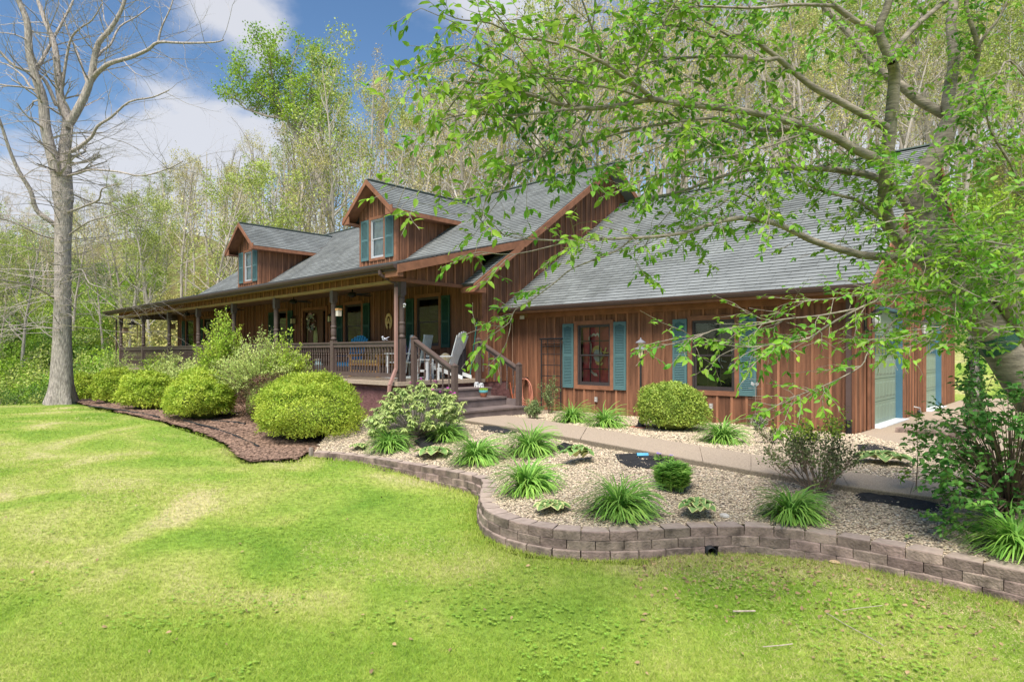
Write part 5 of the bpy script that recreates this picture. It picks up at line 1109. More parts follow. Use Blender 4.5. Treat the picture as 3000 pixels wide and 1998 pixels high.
# pixel course, depth start / end, radius start / end in metres
CT = [([(3120, 1420), (3075, 1250), (2990, 1110), (2905, 975), (2850, 890), (2790, 820), (2740, 765), (2715, 700)], 6.6, 6.3, .21, .13),
      ([(3010, 1140), (3010, 1000), (2960, 900), (2930, 830), (3000, 760), (3060, 640)], 6.5, 6.0, .12, .07),
      ([(2715, 705), (2696, 625), (2692, 558), (2723, 482), (2759, 424), (2777, 370), (2795, 345)], 6.3, 6.1, .125, .075),
      ([(2795, 348), (2777, 312), (2781, 268), (2795, 179), (2790, 112), (2786, 67), (2800, -30)], 6.1, 6.2, .062, .04), ([(2790, 350), (2826, 290), (2848, 237), (2862, 170), (2866, 138), (2848, 80), (2830, 22), (2840, -40)], 6.1, 5.7, .035, .018),
      ([(2866, 138), (2890, 100), (2930, 50), (2960, -20)], 5.7, 5.5, .018, .01), ([(2765, 335), (2692, 295), (2638, 250), (2580, 210), (2527, 147), (2491, 103), (2424, 31), (2380, -30)], 6.2, 6.4, .052, .03),
      ([(2735, 760), (2655, 717), (2608, 663), (2590, 610), (2594, 558), (2598, 469), (2612, 335), (2620, 223), (2612, 179)], 6.2, 5.3, .085, .042), ([(2612, 179), (2585, 125), (2576, 80), (2598, 27), (2612, -30)], 5.3, 5.1, .040, .027),
      ([(2582, 118), (2550, 85), (2513, 67), (2446, 18), (2400, -30)], 5.3, 5.0, .030, .02), ([(2614, 185), (2625, 147), (2670, 89), (2737, 31), (2800, -20)], 5.3, 5.4, .032, .018), ([(2620, 160), (2650, 120), (2700, 60), (2690, 0)], 5.3, 5.6, .012, .008),
      ([(2598, 375), (2536, 339), (2446, 290), (2379, 254), (2308, 196), (2272, 165), (2205, 116), (2170, 100), (2100, 112), (2000, 80), (1900, 70)], 5.4, 4.6, .036, .007), ([(2278, 172), (2223, 178), (2137, 165), (1959, 174), (1850, 190), (1740, 180)], 4.9, 4.5, .018, .006),
      ([(2592, 472), (2513, 442), (2446, 402), (2379, 375), (2312, 357), (2240, 338), (2178, 326), (2067, 312), (1981, 304), (1914, 292), (1825, 308), (1736, 319), (1646, 308), (1579, 286), (1512, 268), (1445, 254), (1356, 237)], 5.4, 3.7, .042, .006),
      ([(1713, 317), (1640, 325), (1557, 335), (1468, 339), (1378, 335), (1320, 345)], 4.1, 3.8, .012, .004), ([(1914, 292), (1880, 262), (1847, 241), (1800, 205), (1758, 179), (1691, 147), (1602, 120), (1520, 110), (1440, 70), (1360, 60)], 4.4, 3.6, .020, .004),
      ([(1758, 179), (1758, 156), (1736, 89), (1713, 22), (1690, -40)], 4.2, 3.9, .010, .005), ([(1847, 241), (1880, 180), (1930, 90), (1970, 20), (2000, -30)], 4.3, 4.2, .009, .004), ([(1880, 290), (1830, 268), (1736, 250), (1640, 232), (1500, 228), (1400, 195), (1330, 160)], 4.4, 3.7, .010, .004),
      ([(2339, 379), (2268, 382), (2196, 379), (2134, 362), (2093, 346), (1959, 362), (1825, 388), (1691, 429), (1579, 464), (1530, 475)], 5.1, 4.2, .020, .005), ([(2379, 388), (2320, 405), (2250, 430), (2150, 455), (2040, 470), (1950, 500), (1860, 540)], 5.1, 4.3, .012, .004),
      ([(2670, 625), (2625, 554), (2558, 518), (2491, 504), (2424, 496), (2330, 492), (2268, 496), (2178, 500), (2089, 527), (2000, 560), (1900, 580)], 6.2, 5.0, .045, .007), ([(2240, 497), (2180, 470), (2110, 440), (2060, 400), (2000, 360), (1960, 330)], 5.4, 4.7, .016, .005),
      ([(2735, 775), (2675, 758), (2625, 751), (2540, 750), (2489, 738), (2438, 724), (2377, 704), (2336, 683), (2285, 660), (2244, 649), (2200, 643), (2156, 640), (2090, 655), (2000, 683), (1900, 695), (1800, 700)], 6.1, 4.3, .048, .008),
      ([(1850, 700), (1800, 738), (1679, 786), (1628, 826), (1560, 877), (1509, 908), (1492, 945), (1441, 981)], 4.4, 4.0, .007, .0025), ([(1800, 702), (1700, 706), (1645, 714), (1509, 745), (1407, 738)], 4.3, 3.9, .006, .0025), ([(1800, 700), (1650, 705), (1509, 697), (1425, 663), (1390, 612)], 4.3, 3.9, .006, .0025),
      ([(2260, 655), (2230, 620), (2200, 580), (2140, 560), (2050, 570)], 5.1, 4.6, .012, .004), ([(2655, 720), (2600, 650), (2557, 619), (2506, 585), (2438, 568), (2363, 541), (2319, 503), (2260, 470)], 6.0, 5.4, .022, .008),
      ([(2770, 860), (2743, 851), (2608, 868), (2506, 909), (2421, 956), (2370, 990), (2300, 1005), (2200, 1017), (2120, 1010)], 5.4, 4.3, .014, .004), ([(2506, 905), (2400, 925), (2300, 935), (2200, 955), (2100, 965), (2060, 980), (1965, 1008)], 4.9, 4.2, .008, .003),
      ([(2960, 975), (2845, 960), (2700, 945), (2625, 936), (2590, 985), (2543, 1031), (2523, 1072), (2438, 1119), (2370, 1146), (2292, 1177)], 5.6, 4.4, .011, .003), ([(3000, 880), (2900, 800), (2780, 790), (2700, 820), (2600, 850), (2480, 870), (2380, 880)], 5.8, 4.9, .016, .004),
      ([(3060, 640), (2960, 650), (2880, 680), (2820, 720), (2740, 790)], 6, 5.3, .022, .01), ([(3080, 500), (2980, 440), (2900, 420), (2850, 450)], 6, 5.4, .015, .006), ([(3060, 300), (2960, 180), (2920, 230), (2860, 300)], 5.8, 5.4, .012, .005), ([(3060, 640), (3000, 560), (2960, 480), (2900, 380), (2890, 300)], 5.8, 5.2, .02, .007),
      ([(3080, 740), (2960, 720), (2860, 700), (2800, 660)], 5.2, 4.8, .012, .005), ([(2150, 115), (2060, 60), (1980, 20), (1900, -10)], 4.7, 4.3, .01, .004), ([(2446, 18), (2330, 15), (2200, 25), (2050, 20), (1930, 40), (1830, 90)], 5.0, 4.3, .016, .004)]
twg = MB(); LP, LD, LU, LS = [], [], [], []
def leafy(q0, dirn, ln, rad, n, lev=0, sag=-.03):
    pts = [q0]; d = dirn / np.linalg.norm(dirn); seg = 5
    for i in range(seg): d = d + r7.normal(size=3) * .14 + [0, 0, sag]; d /= np.linalg.norm(d); pts.append(pts[-1] + d * ln / seg)
    twg.tube(pts, list(np.linspace(rad, .0012, seg + 1)), 3, False); pts = np.array(pts)
    for k in range(n):
        s = (r7.random() ** .7) * (seg - .01); i = int(s); f = s - i; q = pts[i] * (1 - f) + pts[i + 1] * f; tdir = pts[i + 1] - pts[i]; tdir /= np.linalg.norm(tdir); sd = np.cross(tdir, [0, 0, 1]) * (1 if k % 2 else -1) 
        LP.append(q); LD.append(tdir * .6 + sd * r7.uniform(.5, 1.1) + r7.normal(size=3) * .3 + [0, 0, -.25]); LU.append(np.array([0, 0, 1]) + r7.normal(size=3) * .5); LS.append(r7.uniform(.04, .078))
    if lev == 0:
        for k in range(2):
            i = r7.integers(1, 4); sd = r7.normal(size=3) * [1, 1, .5]; leafy(pts[i], d + sd * .9, ln * .5, rad * .6, max(3, n // 2), 1, sag)
for ci, (pts, d0, d1, r0, r1) in enumerate(CT):
    S = smooth(depth_line(pts, d0, d1), 3); n = len(S); rr = [r0 + (r1 - r0) * (i / (n - 1)) ** .8 for i in range(n)]
    sd_ = 14 if r0 > .06 else 8 if r0 > .02 else 5
    MB().tube(S, rr, sd_, False).build('trunk' if ci == 0 else 'limb', BARKC, cher, smooth=True)
    LN = sum(np.linalg.norm(S[i + 1] - S[i]) for i in range(n - 1))
    if r0 > .1: continue
    dens = (4.5 if pts[-1][0] < 1600 and pts[-1][1] > 560 else 7.5) if r0 < .03 else 5.0
    if ci in (3, 6, 8, 9): dens = 1.8
    for k in range(int(LN * dens) + 2):
        i = min(n - 2, int((r7.random() ** (.75 if r0 < .05 else .6)) * (n - 1))); q = S[i]; base = S[i + 1] - S[i]; base /= np.linalg.norm(base) + 1e-9; sd = np.cross(base, r7.normal(size=3)); sd /= np.linalg.norm(sd); sd[2] *= .55
        leafy(q, base * .75 + sd * .9 + np.array([-RGT[0], -RGT[1], 0]) * .35, r7.uniform(.22, .55), .0035, r7.integers(6, 12))
    leafy(S[-1], S[-1] - S[-3], .3, min(r1, .004), 9)
    if r0 < .09 and ci not in (3, 8) and not (pts[-1][0] < 1600 and pts[-1][1] > 560) and np.mean([q[1] for q in pts]) < 700:
        for k in range(int(LN * (2.9 if r0 > .015 else 1.3))):       # branchlets with their own leafy twigs
            i = min(n - 2, int((.12 + .88 * r7.random()) * (n - 1))); base = S[i + 1] - S[i]; base /= np.linalg.norm(base) + 1e-9; sd = np.array([RGT[0], RGT[1], 0]) * r7.normal() * .4 + np.array([0, 0, 1]) * r7.choice([-1, 1]) * r7.uniform(.4, 1) + np.array([FWD[0], FWD[1], 0]) * r7.normal() * .4
            d_ = base * .9 + sd; d_ /= np.linalg.norm(d_); q = S[i]; pts_ = [q]; bl = r7.uniform(.5, 1.1)
            for j in range(5): d_ = d_ + r7.normal(size=3) * .13 + [0, 0, -.03]; d_ /= np.linalg.norm(d_); pts_.append(pts_[-1] + d_ * bl / 5)
            twg.tube(pts_, [max(.003, min(.007, rr[i] * .5)), .005, .004, .003, .0025, .002], 4, False)
            for j in range(1, 6): leafy(pts_[j], d_ * .6 + r7.normal(size=3) * [1, 1, .5], r7.uniform(.2, .42), .0025, r7.integers(6, 11))
# a wreath of leafy shoots on the right margin
for k in range(230):
    px = r7.uniform(2650, 3080); py = r7.uniform(470, 1010) if k % 3 else r7.uniform(700, 900); q = atD(px, py, r7.uniform(4.7, 6.0)); leafy(q, r7.normal(size=3) * [1, 1, .3] + [-.9 * RGT[0], -.9 * RGT[1], -.1], r7.uniform(.25, .5), .004, r7.integers(7, 12))
twg.build('twigs', BARKC, cher, kind='stuff')
LP, LD, LU, LS = map(np.array, (LP, LD, LU, LS)); dep = (LP[:, :2] @ FWD); keep = dep > 2.6; LP, LD, LU, LS = LP[keep], LD[keep], LU[keep], LS[keep]; dep = dep[keep]
app = LS / dep; vis = ((LP[:, :2] @ RGT) / dep * F_PX + 1500); vy = HY - (LP[:, 2] - CAMZ) / dep * F_PX; inview = (vis > 0) & (vis < 3000) & (vy > 0) & (vy < 1998)
order = np.argsort(-app * inview)[:300]; mk = np.zeros(len(LP), bool); mk[order] = True
joined('leaves', [leaf_arrays(LP[~mk], LD[~mk], LU[~mk], LS[~mk], .5, True, .12)], CHERRY, cher)
for k in order:
    V, Fq = leaf_arrays(LP[k:k + 1], LD[k:k + 1], LU[k:k + 1], LS[k], .5, True, .12); link('leaf', np_mesh('leaf', V, Fq), CHERRY, cher)

# ---- dark leafy shrub under the cherry, bottom right
LP, LD, LU, LS = [], [], [], []; twg = MB(); sh = thing('leafy_shrub', 'dense dark green leafy shrub at the right edge under the cherry tree', 'shrub', G(2960, 1545)); sb = G(2960, 1520)
for k in range(150):
    px = r7.uniform(2760, 3100); py = r7.uniform(1130, 1500); q = atD(px, py, r7.uniform(5.6, 6.6) ); 
    if (px - 3000) ** 2 / 230 ** 2 + (py - 1330) ** 2 / 230 ** 2 > 1: continue
    twg.tube([sb, (sb + q) / 2 + [0, 0, .1], q], [.012, .008, .004], 4, False); leafy(q, (q - sb) * [1, 1, .3] + r7.normal(size=3) * .5, r7.uniform(.25, .5), .003, r7.integers(10, 16))
for (px, py) in ((2820, 1290), (2780, 1310), (2760, 1345), (2800, 1400), (2830, 1440), (2860, 1250), (2870, 1500), (2780, 1490), (2740, 1500), (2900, 1200)):
    q = atD(px + 60, py + 20, 6.1)
    for j in range(3): leafy(q, np.array([-RGT[0], -RGT[1], .0]) + r7.normal(size=3) * .3, .4, .003, 14)
    twg.tube([sb, (sb + q) / 2, q], [.010, .007, .004], 4, False)
twg.build('branches', TWIG, sh, kind='stuff'); joined('leaves', [leaf_arrays(LP, LD, LU, LS, .6, True, .12)], CHERRYD, sh)
# young sapling on the path edge
LP, LD, LU, LS = [], [], [], []; twg = MB(); q0 = G(2683, 1448); dq = pxd(q0); tp = np.array([*(q0[:2]), CAMZ - (1212 - HY) / F_PX * dq]); sp_ = thing('cherry_sapling', 'thin cherry sapling growing at the edge of the path', 'sapling', q0)
twg.tube([q0, (q0 + tp) / 2 + [.02, .01, 0], tp], [.007, .005, .002], 5)
for k in range(13): s = .45 + .55 * k / 12; q = q0 + (tp - q0) * s; a = k * 2.4; leafy(q, np.array([math.cos(a), math.sin(a), .4]), .16 * (1.2 - .6 * s), .002, 6)
for s in (.3, .22): q = q0 + (tp - q0) * s; leafy(q, np.array([-RGT[0], -RGT[1], .1]), .22, .002, 9)
twg.build('stem', TWIG, sp_); joined('leaves', [leaf_arrays(LP, LD, LU, np.array(LS) * .9, .6, True, .12)], CHERRY, sp_)
# open olive shrub at the garage corner
b0 = G(2395, 1446); dq = pxd(b0); r8 = np.random.default_rng(8); t = thing('open_shrub', 'open twiggy shrub with small olive leaves in front of the garage corner', 'shrub', b0); mb = MB(); tips = []
Wd = 290 * dq / F_PX / 2; Hh = 205 * dq / F_PX
for k in range(30):
    a = r8.uniform(0, 6.28); e = r8.uniform(.25, .85); dv = np.array([math.cos(a) * e - RGT[0] * .12, math.sin(a) * e * .8 - RGT[1] * .12, .75]); dv /= np.linalg.norm(dv); grow(mb, tips, b0 + [.05 * math.cos(a), .05 * math.sin(a), -.02], dv, Hh * r8.uniform(.65, .95), .008, 2, 4, r8, 6, .06, .12, (4, 6), .55, .5, (6, 5, 4, 3, 3), .35)
mb.build('branches', mat('shrub_twig', (.24, .17, .13), .85, .2, 5), t, kind='stuff')
tp_ = [q for q in tips if q[0][2] > b0[2] + Hh * .22]; V, Fq = twig_leaves(tp_, r8, 1, .032, .045); joined('leaves', [(V, Fq)], SPARSE, t)
tp_ = [q for q in tips if q[0][2] > b0[2] + Hh * .82]; V, Fq = twig_leaves(tp_, r8, 2, .034, .04); joined('new_leaves', [(V, Fq)], leafmat('lime_leaf', (.45, .55, .07), (.3, .42, .05)), t)
# rose by the trellis, small rose under window two
def loose(name, label, base, w, h, n, leaf, m, seed, per=2):
    r_ = np.random.default_rng(seed); t = thing(name, label, 'shrub', base); mb = MB(); tips = []
    for k in range(n):
        a = r_.uniform(0, 6.28); e = r_.uniform(.1, .6) * w / h; grow(mb, tips, np.array(base) + [.04 * math.cos(a), .04 * math.sin(a), -.01], np.array([math.cos(a) * e, math.sin(a) * e, 1.]), h * r_.uniform(.6, 1.), .006, 2, 3, r_, 5, .03, .12, (5, 7), .7, .35, (6, 5, 4, 3), .2)
    mb.build('stem', TWIG, t, kind='stuff'); joined('leaves', [twig_leaves(tips, r_, per, leaf, .035)], m, t); return t
ROSE = leafmat('rose_leaf', (.26, .35, .13), (.13, .20, .07), .2, .6)
b = G(1560, 1228); loose('rose_bush', 'low grey green rose bush at the foot of the steps', b, .35, .42, 22, .03, ROSE, 3, 4); b = G(1612, 1212); loose('rose_bush', 'taller rose bush climbing in front of the black trellis', b, .28, .85, 14, .032, ROSE, 4, 4)
b = G(2225, 1262); loose('rose_bush', 'small greyish rose bush under the right shutter of the second window', b, .2, .32, 16, .03, mat('grey_leaf', (.22, .23, .18), island=.5), 5, 3); b = G(2195, 1250); loose('rose_bush', 'thin reddish rose stems beside the greyish one', b, .15, .3, 5, .02, REDL, 6, 1)
b = G(2255, 1300); loose('rose_bush', 'low brown twiggy bush left of the open olive shrub', b, .3, .3, 12, .025, SPARSE, 7, 2)
# vine arch column by the driveway
vb = atD(2857, 1205, 11.5); vb = np.array([vb[0], vb[1], -.1]); vt = thing('vine_post', 'post wrapped in dark green vines beside the driveway', 'tree', vb); mb = MB(); S_ = [vb, vb + [.0, .0, 1.2], vb + [-.05, 0, 2.1]]
mb.tube(S_, [.11, .08, .07], 9).build('trunk', BARK, vt, smooth=True); r9 = np.random.default_rng(12); n = 2600; zz_ = r9.uniform(.2, 3., n); a = r9.uniform(0, 6.28, n); rr = np.where(zz_ > 1.85, .75, .16) * np.sqrt(r9.random(n)); Pv = np.stack([vb[0] + rr * np.cos(a), vb[1] + rr * np.sin(a), vb[2] + zz_ * np.where(zz_ > 1.85, .98, 1)], 1)
joined('leaves', [leaf_arrays(Pv, rand_dirs(n, r9) + [0, 0, -.5], rand_dirs(n, r9), .07, .7)], CHERRYD, vt)

# ------------------------------------------------------------------ lawn blades
def blades(name, n, dmin, dmax, hgt, wd, m, seed, poww=2., bend=.35, cond=None):
    r = np.random.default_rng(seed); d = []; tot = 0
    while tot < n:
        k = n * 2; u = r.random(k); dd = 1 / (1 / dmin + u * (1 / dmax - 1 / dmin)) if poww == 2 else dmin * (dmax / dmin) ** u; ta = r.uniform(-.92, .92, k); p = FWD[None] * dd[:, None] + RGT[None] * (dd * ta)[:, None]
        ok = ~inpoly(p[:, 0], p[:, 1], BED) & ~inpoly(p[:, 0], p[:, 1], MULCH) & (p[:, 1] < 12) & ~((p[:, 0] > -36) & (p[:, 0] < -11.5) & (p[:, 1] > 7.5)) & (wall_dist(p[:, 0], p[:, 1]) > .0)
        if cond is not None: ok &= cond(p, r)
        p = p[ok]; dd = dd[ok]; d.append(np.column_stack([p, dd])); tot += len(p)
    A = np.vstack(d)[:n]; x, y, dd = A.T; z = terrain(x, y); sc = np.clip(dd / 6, .8, 3.2); a = r.uniform(0, 6.28, n); h = hgt * r.uniform(.55, 1.25, n) * (1 + .15 * (sc - 1)); w_ = wd * sc
    pn_ = .5 + .5 * np.sin(x * 1.3 + 2 * np.sin(y * .9)) * np.sin(y * 1.7 + x * .4); h *= .75 + .5 * pn_
    S = np.stack([np.cos(a), np.sin(a), 0 * a], 1) * w_[:, None]; b = r.uniform(0, 6.28, n); T_ = np.stack([np.cos(b) * h * bend * 1.6, np.sin(b) * h * bend * 1.6, h], 1); P = np.stack([x, y, z - .004], 1)
    V = np.stack([P - S, P + S, P + T_], 1).reshape(-1, 3); Fq = np.arange(3 * n).reshape(-1, 3); o = link(name, np_mesh(name, V, Fq), m); o['kind'] = 'stuff'; return o
def grass_mat(name, cols):
    m = bpy.data.materials.new(name); m.use_nodes = True; nt = m.node_tree; nt.nodes.clear(); N = nt.nodes.new; L = nt.links.new; o = N('ShaderNodeOutputMaterial'); p = N('ShaderNodeBsdfPrincipled'); p.inputs['Roughness'].default_value = .6; p.inputs['Specular IOR Level'].default_value = .2
    tc = N('ShaderNodeTexCoord'); n = N('ShaderNodeTexNoise'); n.inputs['Scale'].default_value = .55; n.inputs['Detail'].default_value = 4; n.inputs['Distortion'].default_value = .6; L(tc.outputs['Object'], n.inputs[0])
    g = N('ShaderNodeNewGeometry'); ad = N('ShaderNodeMath'); ad.operation = 'MULTIPLY_ADD'; L(g.outputs['Random Per Island'], ad.inputs[0]); ad.inputs[1].default_value = .36; n2 = N('ShaderNodeMath'); n2.operation = 'SUBTRACT'; L(n.outputs['Fac'], n2.inputs[0]); n2.inputs[1].default_value = .18; L(n2.outputs[0], ad.inputs[2])
    cr = N('ShaderNodeValToRGB'); L(ad.outputs[0], cr.inputs[0]); e = cr.color_ramp.elements
    while len(e) < len(cols): e.new(.5)
    for k, (pos, c) in enumerate(cols): e[k].position = pos; e[k].color = (*c, 1)
    L(cr.outputs[0], p.inputs['Base Color']); t = N('ShaderNodeBsdfTranslucent'); L(cr.outputs[0], t.inputs[0]); ms = N('ShaderNodeMixShader'); ms.inputs[0].default_value = .3; L(p.outputs[0], ms.inputs[1]); L(t.outputs[0], ms.inputs[2]); L(ms.outputs[0], o.inputs[0]); return m
GR = grass_mat('grass_blade', [(.14, (.15, .29, .025)), (.34, (.26, .40, .04)), (.54, (.36, .47, .07)), (.68, (.50, .54, .14)), (.82, (.64, .58, .30))])
tag(blades('grass', 420000, 3.0, 26, .030, .0027, GR, 1, bend=.6), 'short mown lawn grass with paler worn patches', 'grass')
DEAD = mat('straw', (.55, .45, .26), .9, .3, 3, island=.5)
def straw_c(p, r): 
    s = np.sin(p[:, 0] * .9 + 1.3 * np.sin(p[:, 1] * .8)) * np.sin(p[:, 1] * 1.1 + .5 * p[:, 0]); return (s > .45) & (r.random(len(p)) < .8)
tag(blades('dry_grass', 16000, 3.0, 18, .02, .0024, DEAD, 2, bend=1.6, cond=straw_c), 'dry straw coloured clippings lying in the lawn', 'grass')
def worn(p, r): w_ = wall_dist(p[:, 0], p[:, 1]); sx_ = (p @ RGT) / (p @ FWD) * F_PX + 1500; return (sx_ > 1900) & (r.random(len(p)) < .9 * np.exp(-w_ * 2.6) * (.35 + .65 * (np.sin(p[:, 0] * 3) * np.sin(p[:, 1] * 4) > -.2)))
tag(blades('worn_grass', 26000, 3.2, 12, .018, .0030, DEAD, 7, bend=1.8, cond=worn), 'tan worn dead grass below the right part of the retaining wall', 'grass')
r13 = np.random.default_rng(31); C = []
while len(C) < 2600:                       # clover and plantain weeds in patches
    d_ = 3.1 / (1 - .82 * r13.random()); p = FWD * d_ + RGT * d_ * r13.uniform(-.9, .9)
    if inpoly(p[0], p[1], BED) or inpoly(p[0], p[1], MULCH) or math.sin(p[0] * 1.7 + 1) * math.sin(p[1] * 2.1) + .5 * math.sin(p[0] * 4.3) < .25: continue
    C.append(p)
C = np.array(C); z_ = terrain(C[:, 0], C[:, 1]) + r13.uniform(.012, .03, len(C)); nC = len(C) * 3; Pc = np.repeat(np.column_stack([C, z_]), 3, 0); ac = np.tile([0, 2.09, 4.19], len(C)) + np.repeat(r13.uniform(0, 6, len(C)), 3)
tag(joined('clover', [leaf_arrays(Pc, np.stack([np.cos(ac), np.sin(ac), .15 + 0 * ac], 1), np.tile([0, 0, 1.], (nC, 1)), r13.uniform(.014, .026, nC), .9)], leafmat('clover_leaf', (.34, .52, .08), (.24, .42, .05), .3, .4)), 'small clover leaves growing in patches in the lawn', 'clover')
def near_wall(p, r): w_ = wall_dist(p[:, 0], p[:, 1]); return (w_ < .5) & (r.random(len(p)) < np.exp(-w_ * 5) + .08)
tag(blades('edge_grass', 9000, 3.2, 12, .05, .003, GR, 3, cond=near_wall), 'longer untrimmed grass along the foot of the retaining wall', 'grass')
# fallen leaves: the largest as single things would be too many; oak litter lies scattered along the wall
LITTER = mat('oak_litter', (.27, .19, .10), .85, .3, 12, island=.7)
r10 = np.random.default_rng(3); P = []
while len(P) < 620:
    px = r10.uniform(1850, 3000); w0 = np.interp(px, [a for a, b in WPX], [b for a, b in WPX]); py = w0 + 95 * (1 if px > 2000 else .8) + abs(r10.normal()) * 75 
    if py < 1990: q = G(px, py); 
    if q[2] > -.5: continue
    if r10.random() < .5 * math.exp(-abs(px - 2250) / 400) + .25: P.append(q + [0, 0, .02])
for k in range(110): P.append(G(r10.uniform(0, 3000), r10.uniform(1420, 1990)) + [0, 0, .025])
n = len(P); tag(joined('leaf_litter', [leaf_arrays(P, rand_dirs(n, r10) * [1, 1, .35], rand_dirs(n, r10) * .5 + [0, 0, 1], r10.uniform(.02, .05, n), .75, True, .3)], LITTER), 'brown dead oak leaves scattered on the lawn along the retaining wall', 'leaves')
# ------------------------------------------------------------------ small things
def fabric(pts, name, label, lift=.02, bumpy=.02, m=None):
    r = random.Random(len(label)); c = np.mean([G(*p) for p in pts], 0); V = []; n = len(pts); rings = 5
    P = [G(*p) for p in pts]; mb = MB(); V = [tuple(c + [0, 0, lift])]
    for k in range(1, rings + 1):
        for p in P: q = c + (p - c) * k / rings; q = q * [1 + r.uniform(-.002, .002), 1 + r.uniform(-.002, .002), 1]; V.append((q[0], q[1], ground(q[0], q[1]) + lift + r.uniform(0, bumpy) * (1 if k < rings else .3)))
    Fs = [(0, 1 + i, 1 + (i + 1) % n) for i in range(n)]
    for k in range(rings - 1):
        for i in range(n): a = 1 + k * n; Fs.append((a + i, a + n + i, a + n + (i + 1) % n, a + (i + 1) % n))
    return mb.add(V, Fs).build(name, m or mat('weed_fabric', (.022, .022, .024), .8, .3, 9, bump=.5, bscale=60), label=label, cat='landscape fabric')
fabric([(1390, 1242), (1440, 1238), (1480, 1252), (1525, 1256), (1535, 1266), (1480, 1272), (1410, 1262)], 'weed_fabric', 'rumpled black landscape fabric showing beside the foot of the steps', .008, .035)
fabric([(1210, 1300), (1250, 1285), (1262, 1262), (1275, 1280), (1268, 1305), (1235, 1318)], 'weed_fabric', 'black fabric scrap sticking up under the rhododendron', .03, .06)
fabric([(1800, 1333), (1870, 1330), (1930, 1336), (1975, 1345), (1985, 1362), (1920, 1376), (1840, 1372), (1810, 1352)], 'weed_fabric', 'bare black landscape fabric around the pansies in mid bed', .014, .012)
fabric([(1625, 1315), (1650, 1302), (1690, 1312), (1700, 1322), (1650, 1330)], 'weed_fabric', 'small grey black scrap of fabric behind the green hosta', .025, .04)
fabric([(2505, 1452), (2545, 1438), (2610, 1455), (2700, 1472), (2780, 1482), (2770, 1500), (2690, 1500), (2590, 1478), (2520, 1470)], 'weed_fabric', 'long strip of black fabric along the path at the right', .008, .03)
fabric([(2505, 1305), (2560, 1302), (2625, 1318), (2590, 1325), (2515, 1322)], 'weed_fabric', 'black fabric patch at the garage corner beside the driveway edge', .012, .01)
fabric([(2120, 1352), (2200, 1362), (2230, 1374), (2160, 1372)], 'weed_fabric', 'thin black strip of fabric beside the path below the second window', .02, .01)
r = random.Random(4)
for k, (pts, lab) in enumerate((([(262, 1192), (330, 1205), (400, 1212), (470, 1225)], 'black edging strip along the mulch near the bare tree'), ([(480, 1222), (560, 1240), (640, 1262), (700, 1285), (760, 1312)], 'black edging strip across the mulch beside the largest golden shrub'), ([(620, 1236), (690, 1240), (720, 1246)], 'short upper piece of black edging in the mulch'))):
    P = smooth([G(*p) + [0, 0, .03] for p in pts], 5); P = [p + np.array([r.uniform(-.03, .03), r.uniform(-.03, .03), 0]) for p in P]; MB().tube(P, .022, 5).build('garden_edging', BLACK, label=lab, cat='edging')
# blue scoop, pansies, round lid, rock
p = G(1882, 1340) + [0, 0, .04]; BL = mat('blue_plastic', (.10, .35, .55), .4); mb = MB()
vs = []; 
for i in range(7):
    for j in range(6): a = math.pi * j / 5; w_ = .045 * (1 - .3 * (i / 6) ** 2); vs.append(tuple(p + RG_v)) if False else vs.append((p[0] + RGT[0] * (i - 3) * .028 + FWD[0] * math.cos(a) * w_, p[1] + RGT[1] * (i - 3) * .028 + FWD[1] * math.cos(a) * w_, p[2] - .01 + math.sin(a) * .035))
mb.add(vs, [(i * 6 + j, i * 6 + j + 1, (i + 1) * 6 + j + 1, (i + 1) * 6 + j) for i in range(6) for j in range(5)]).build('blue_scoop', BL, label='light blue plastic scrap lying on the black fabric', cat='scoop')
rr_ = np.random.default_rng(1)
for k, (px, py, lab) in enumerate(((1930, 1352, 'violet pansy plant nearer to the blue scrap'), (1962, 1356, 'violet and white pansy plant nearer to the path'))):
    p = G(px, py); t = thing('pansy', lab, 'flower', p, 0, 'pansies on the black fabric'); n = 60; P = np.array(p) + rand_dirs(n, rr_) * [.06, .06, .03] + [0, 0, .05]; joined('leaves', [leaf_arrays(P, rand_dirs(n, rr_) + [0, 0, .6], rand_dirs(n, rr_), .04, .6)], STRAP, t)
    for q in range(4): c = np.array(p) + [rr_.uniform(-.05, .05), rr_.uniform(-.05, .05), .11]; joined('flower', [leaf_arrays(np.tile(c, (5, 1)), [(math.cos(a), math.sin(a), .3) for a in np.arange(5) * 1.26], np.tile([0, 0, 1.], (5, 1)), .028, .9)], mat('violet_petal', (.22, .14, .62), .6) if q < 3 or k == 0 else WHITE, t, kind=None)
p = G(2523, 1337); mb = MB(); mb.lathe([(.001, .032), (.08, .03), (.10, .026), (.105, .016), (.105, -.02)][::-1], (p[0], p[1], p[2] + .01), 20); mb.build('round_cover', mat('dark_plastic', (.06, .065, .075), .4), label='round dark plastic drain lid in the gravel near the wide hosta', cat='lid')
p = G(2122, 1517); mb = MB().ball((p[0], p[1], p[2] + .02), .05, 8, 5, (1.2, .8, .6)); mb.build('rock', mat('grey_rock', (.45, .43, .42), bump=.5), label='small grey rock behind the wall next to the cream edged hosta', cat='rock')
p = G(2213, 1590) ; p = G(2445, 1653); mb = MB().ball((p[0], p[1], p[2] + .02), .04, 7, 4, (1.4, .9, .5)); mb.build('rock', mat('tan_rock', (.5, .36, .22)), label='tan flat stone lying among dead leaves at the foot of the wall', cat='rock')
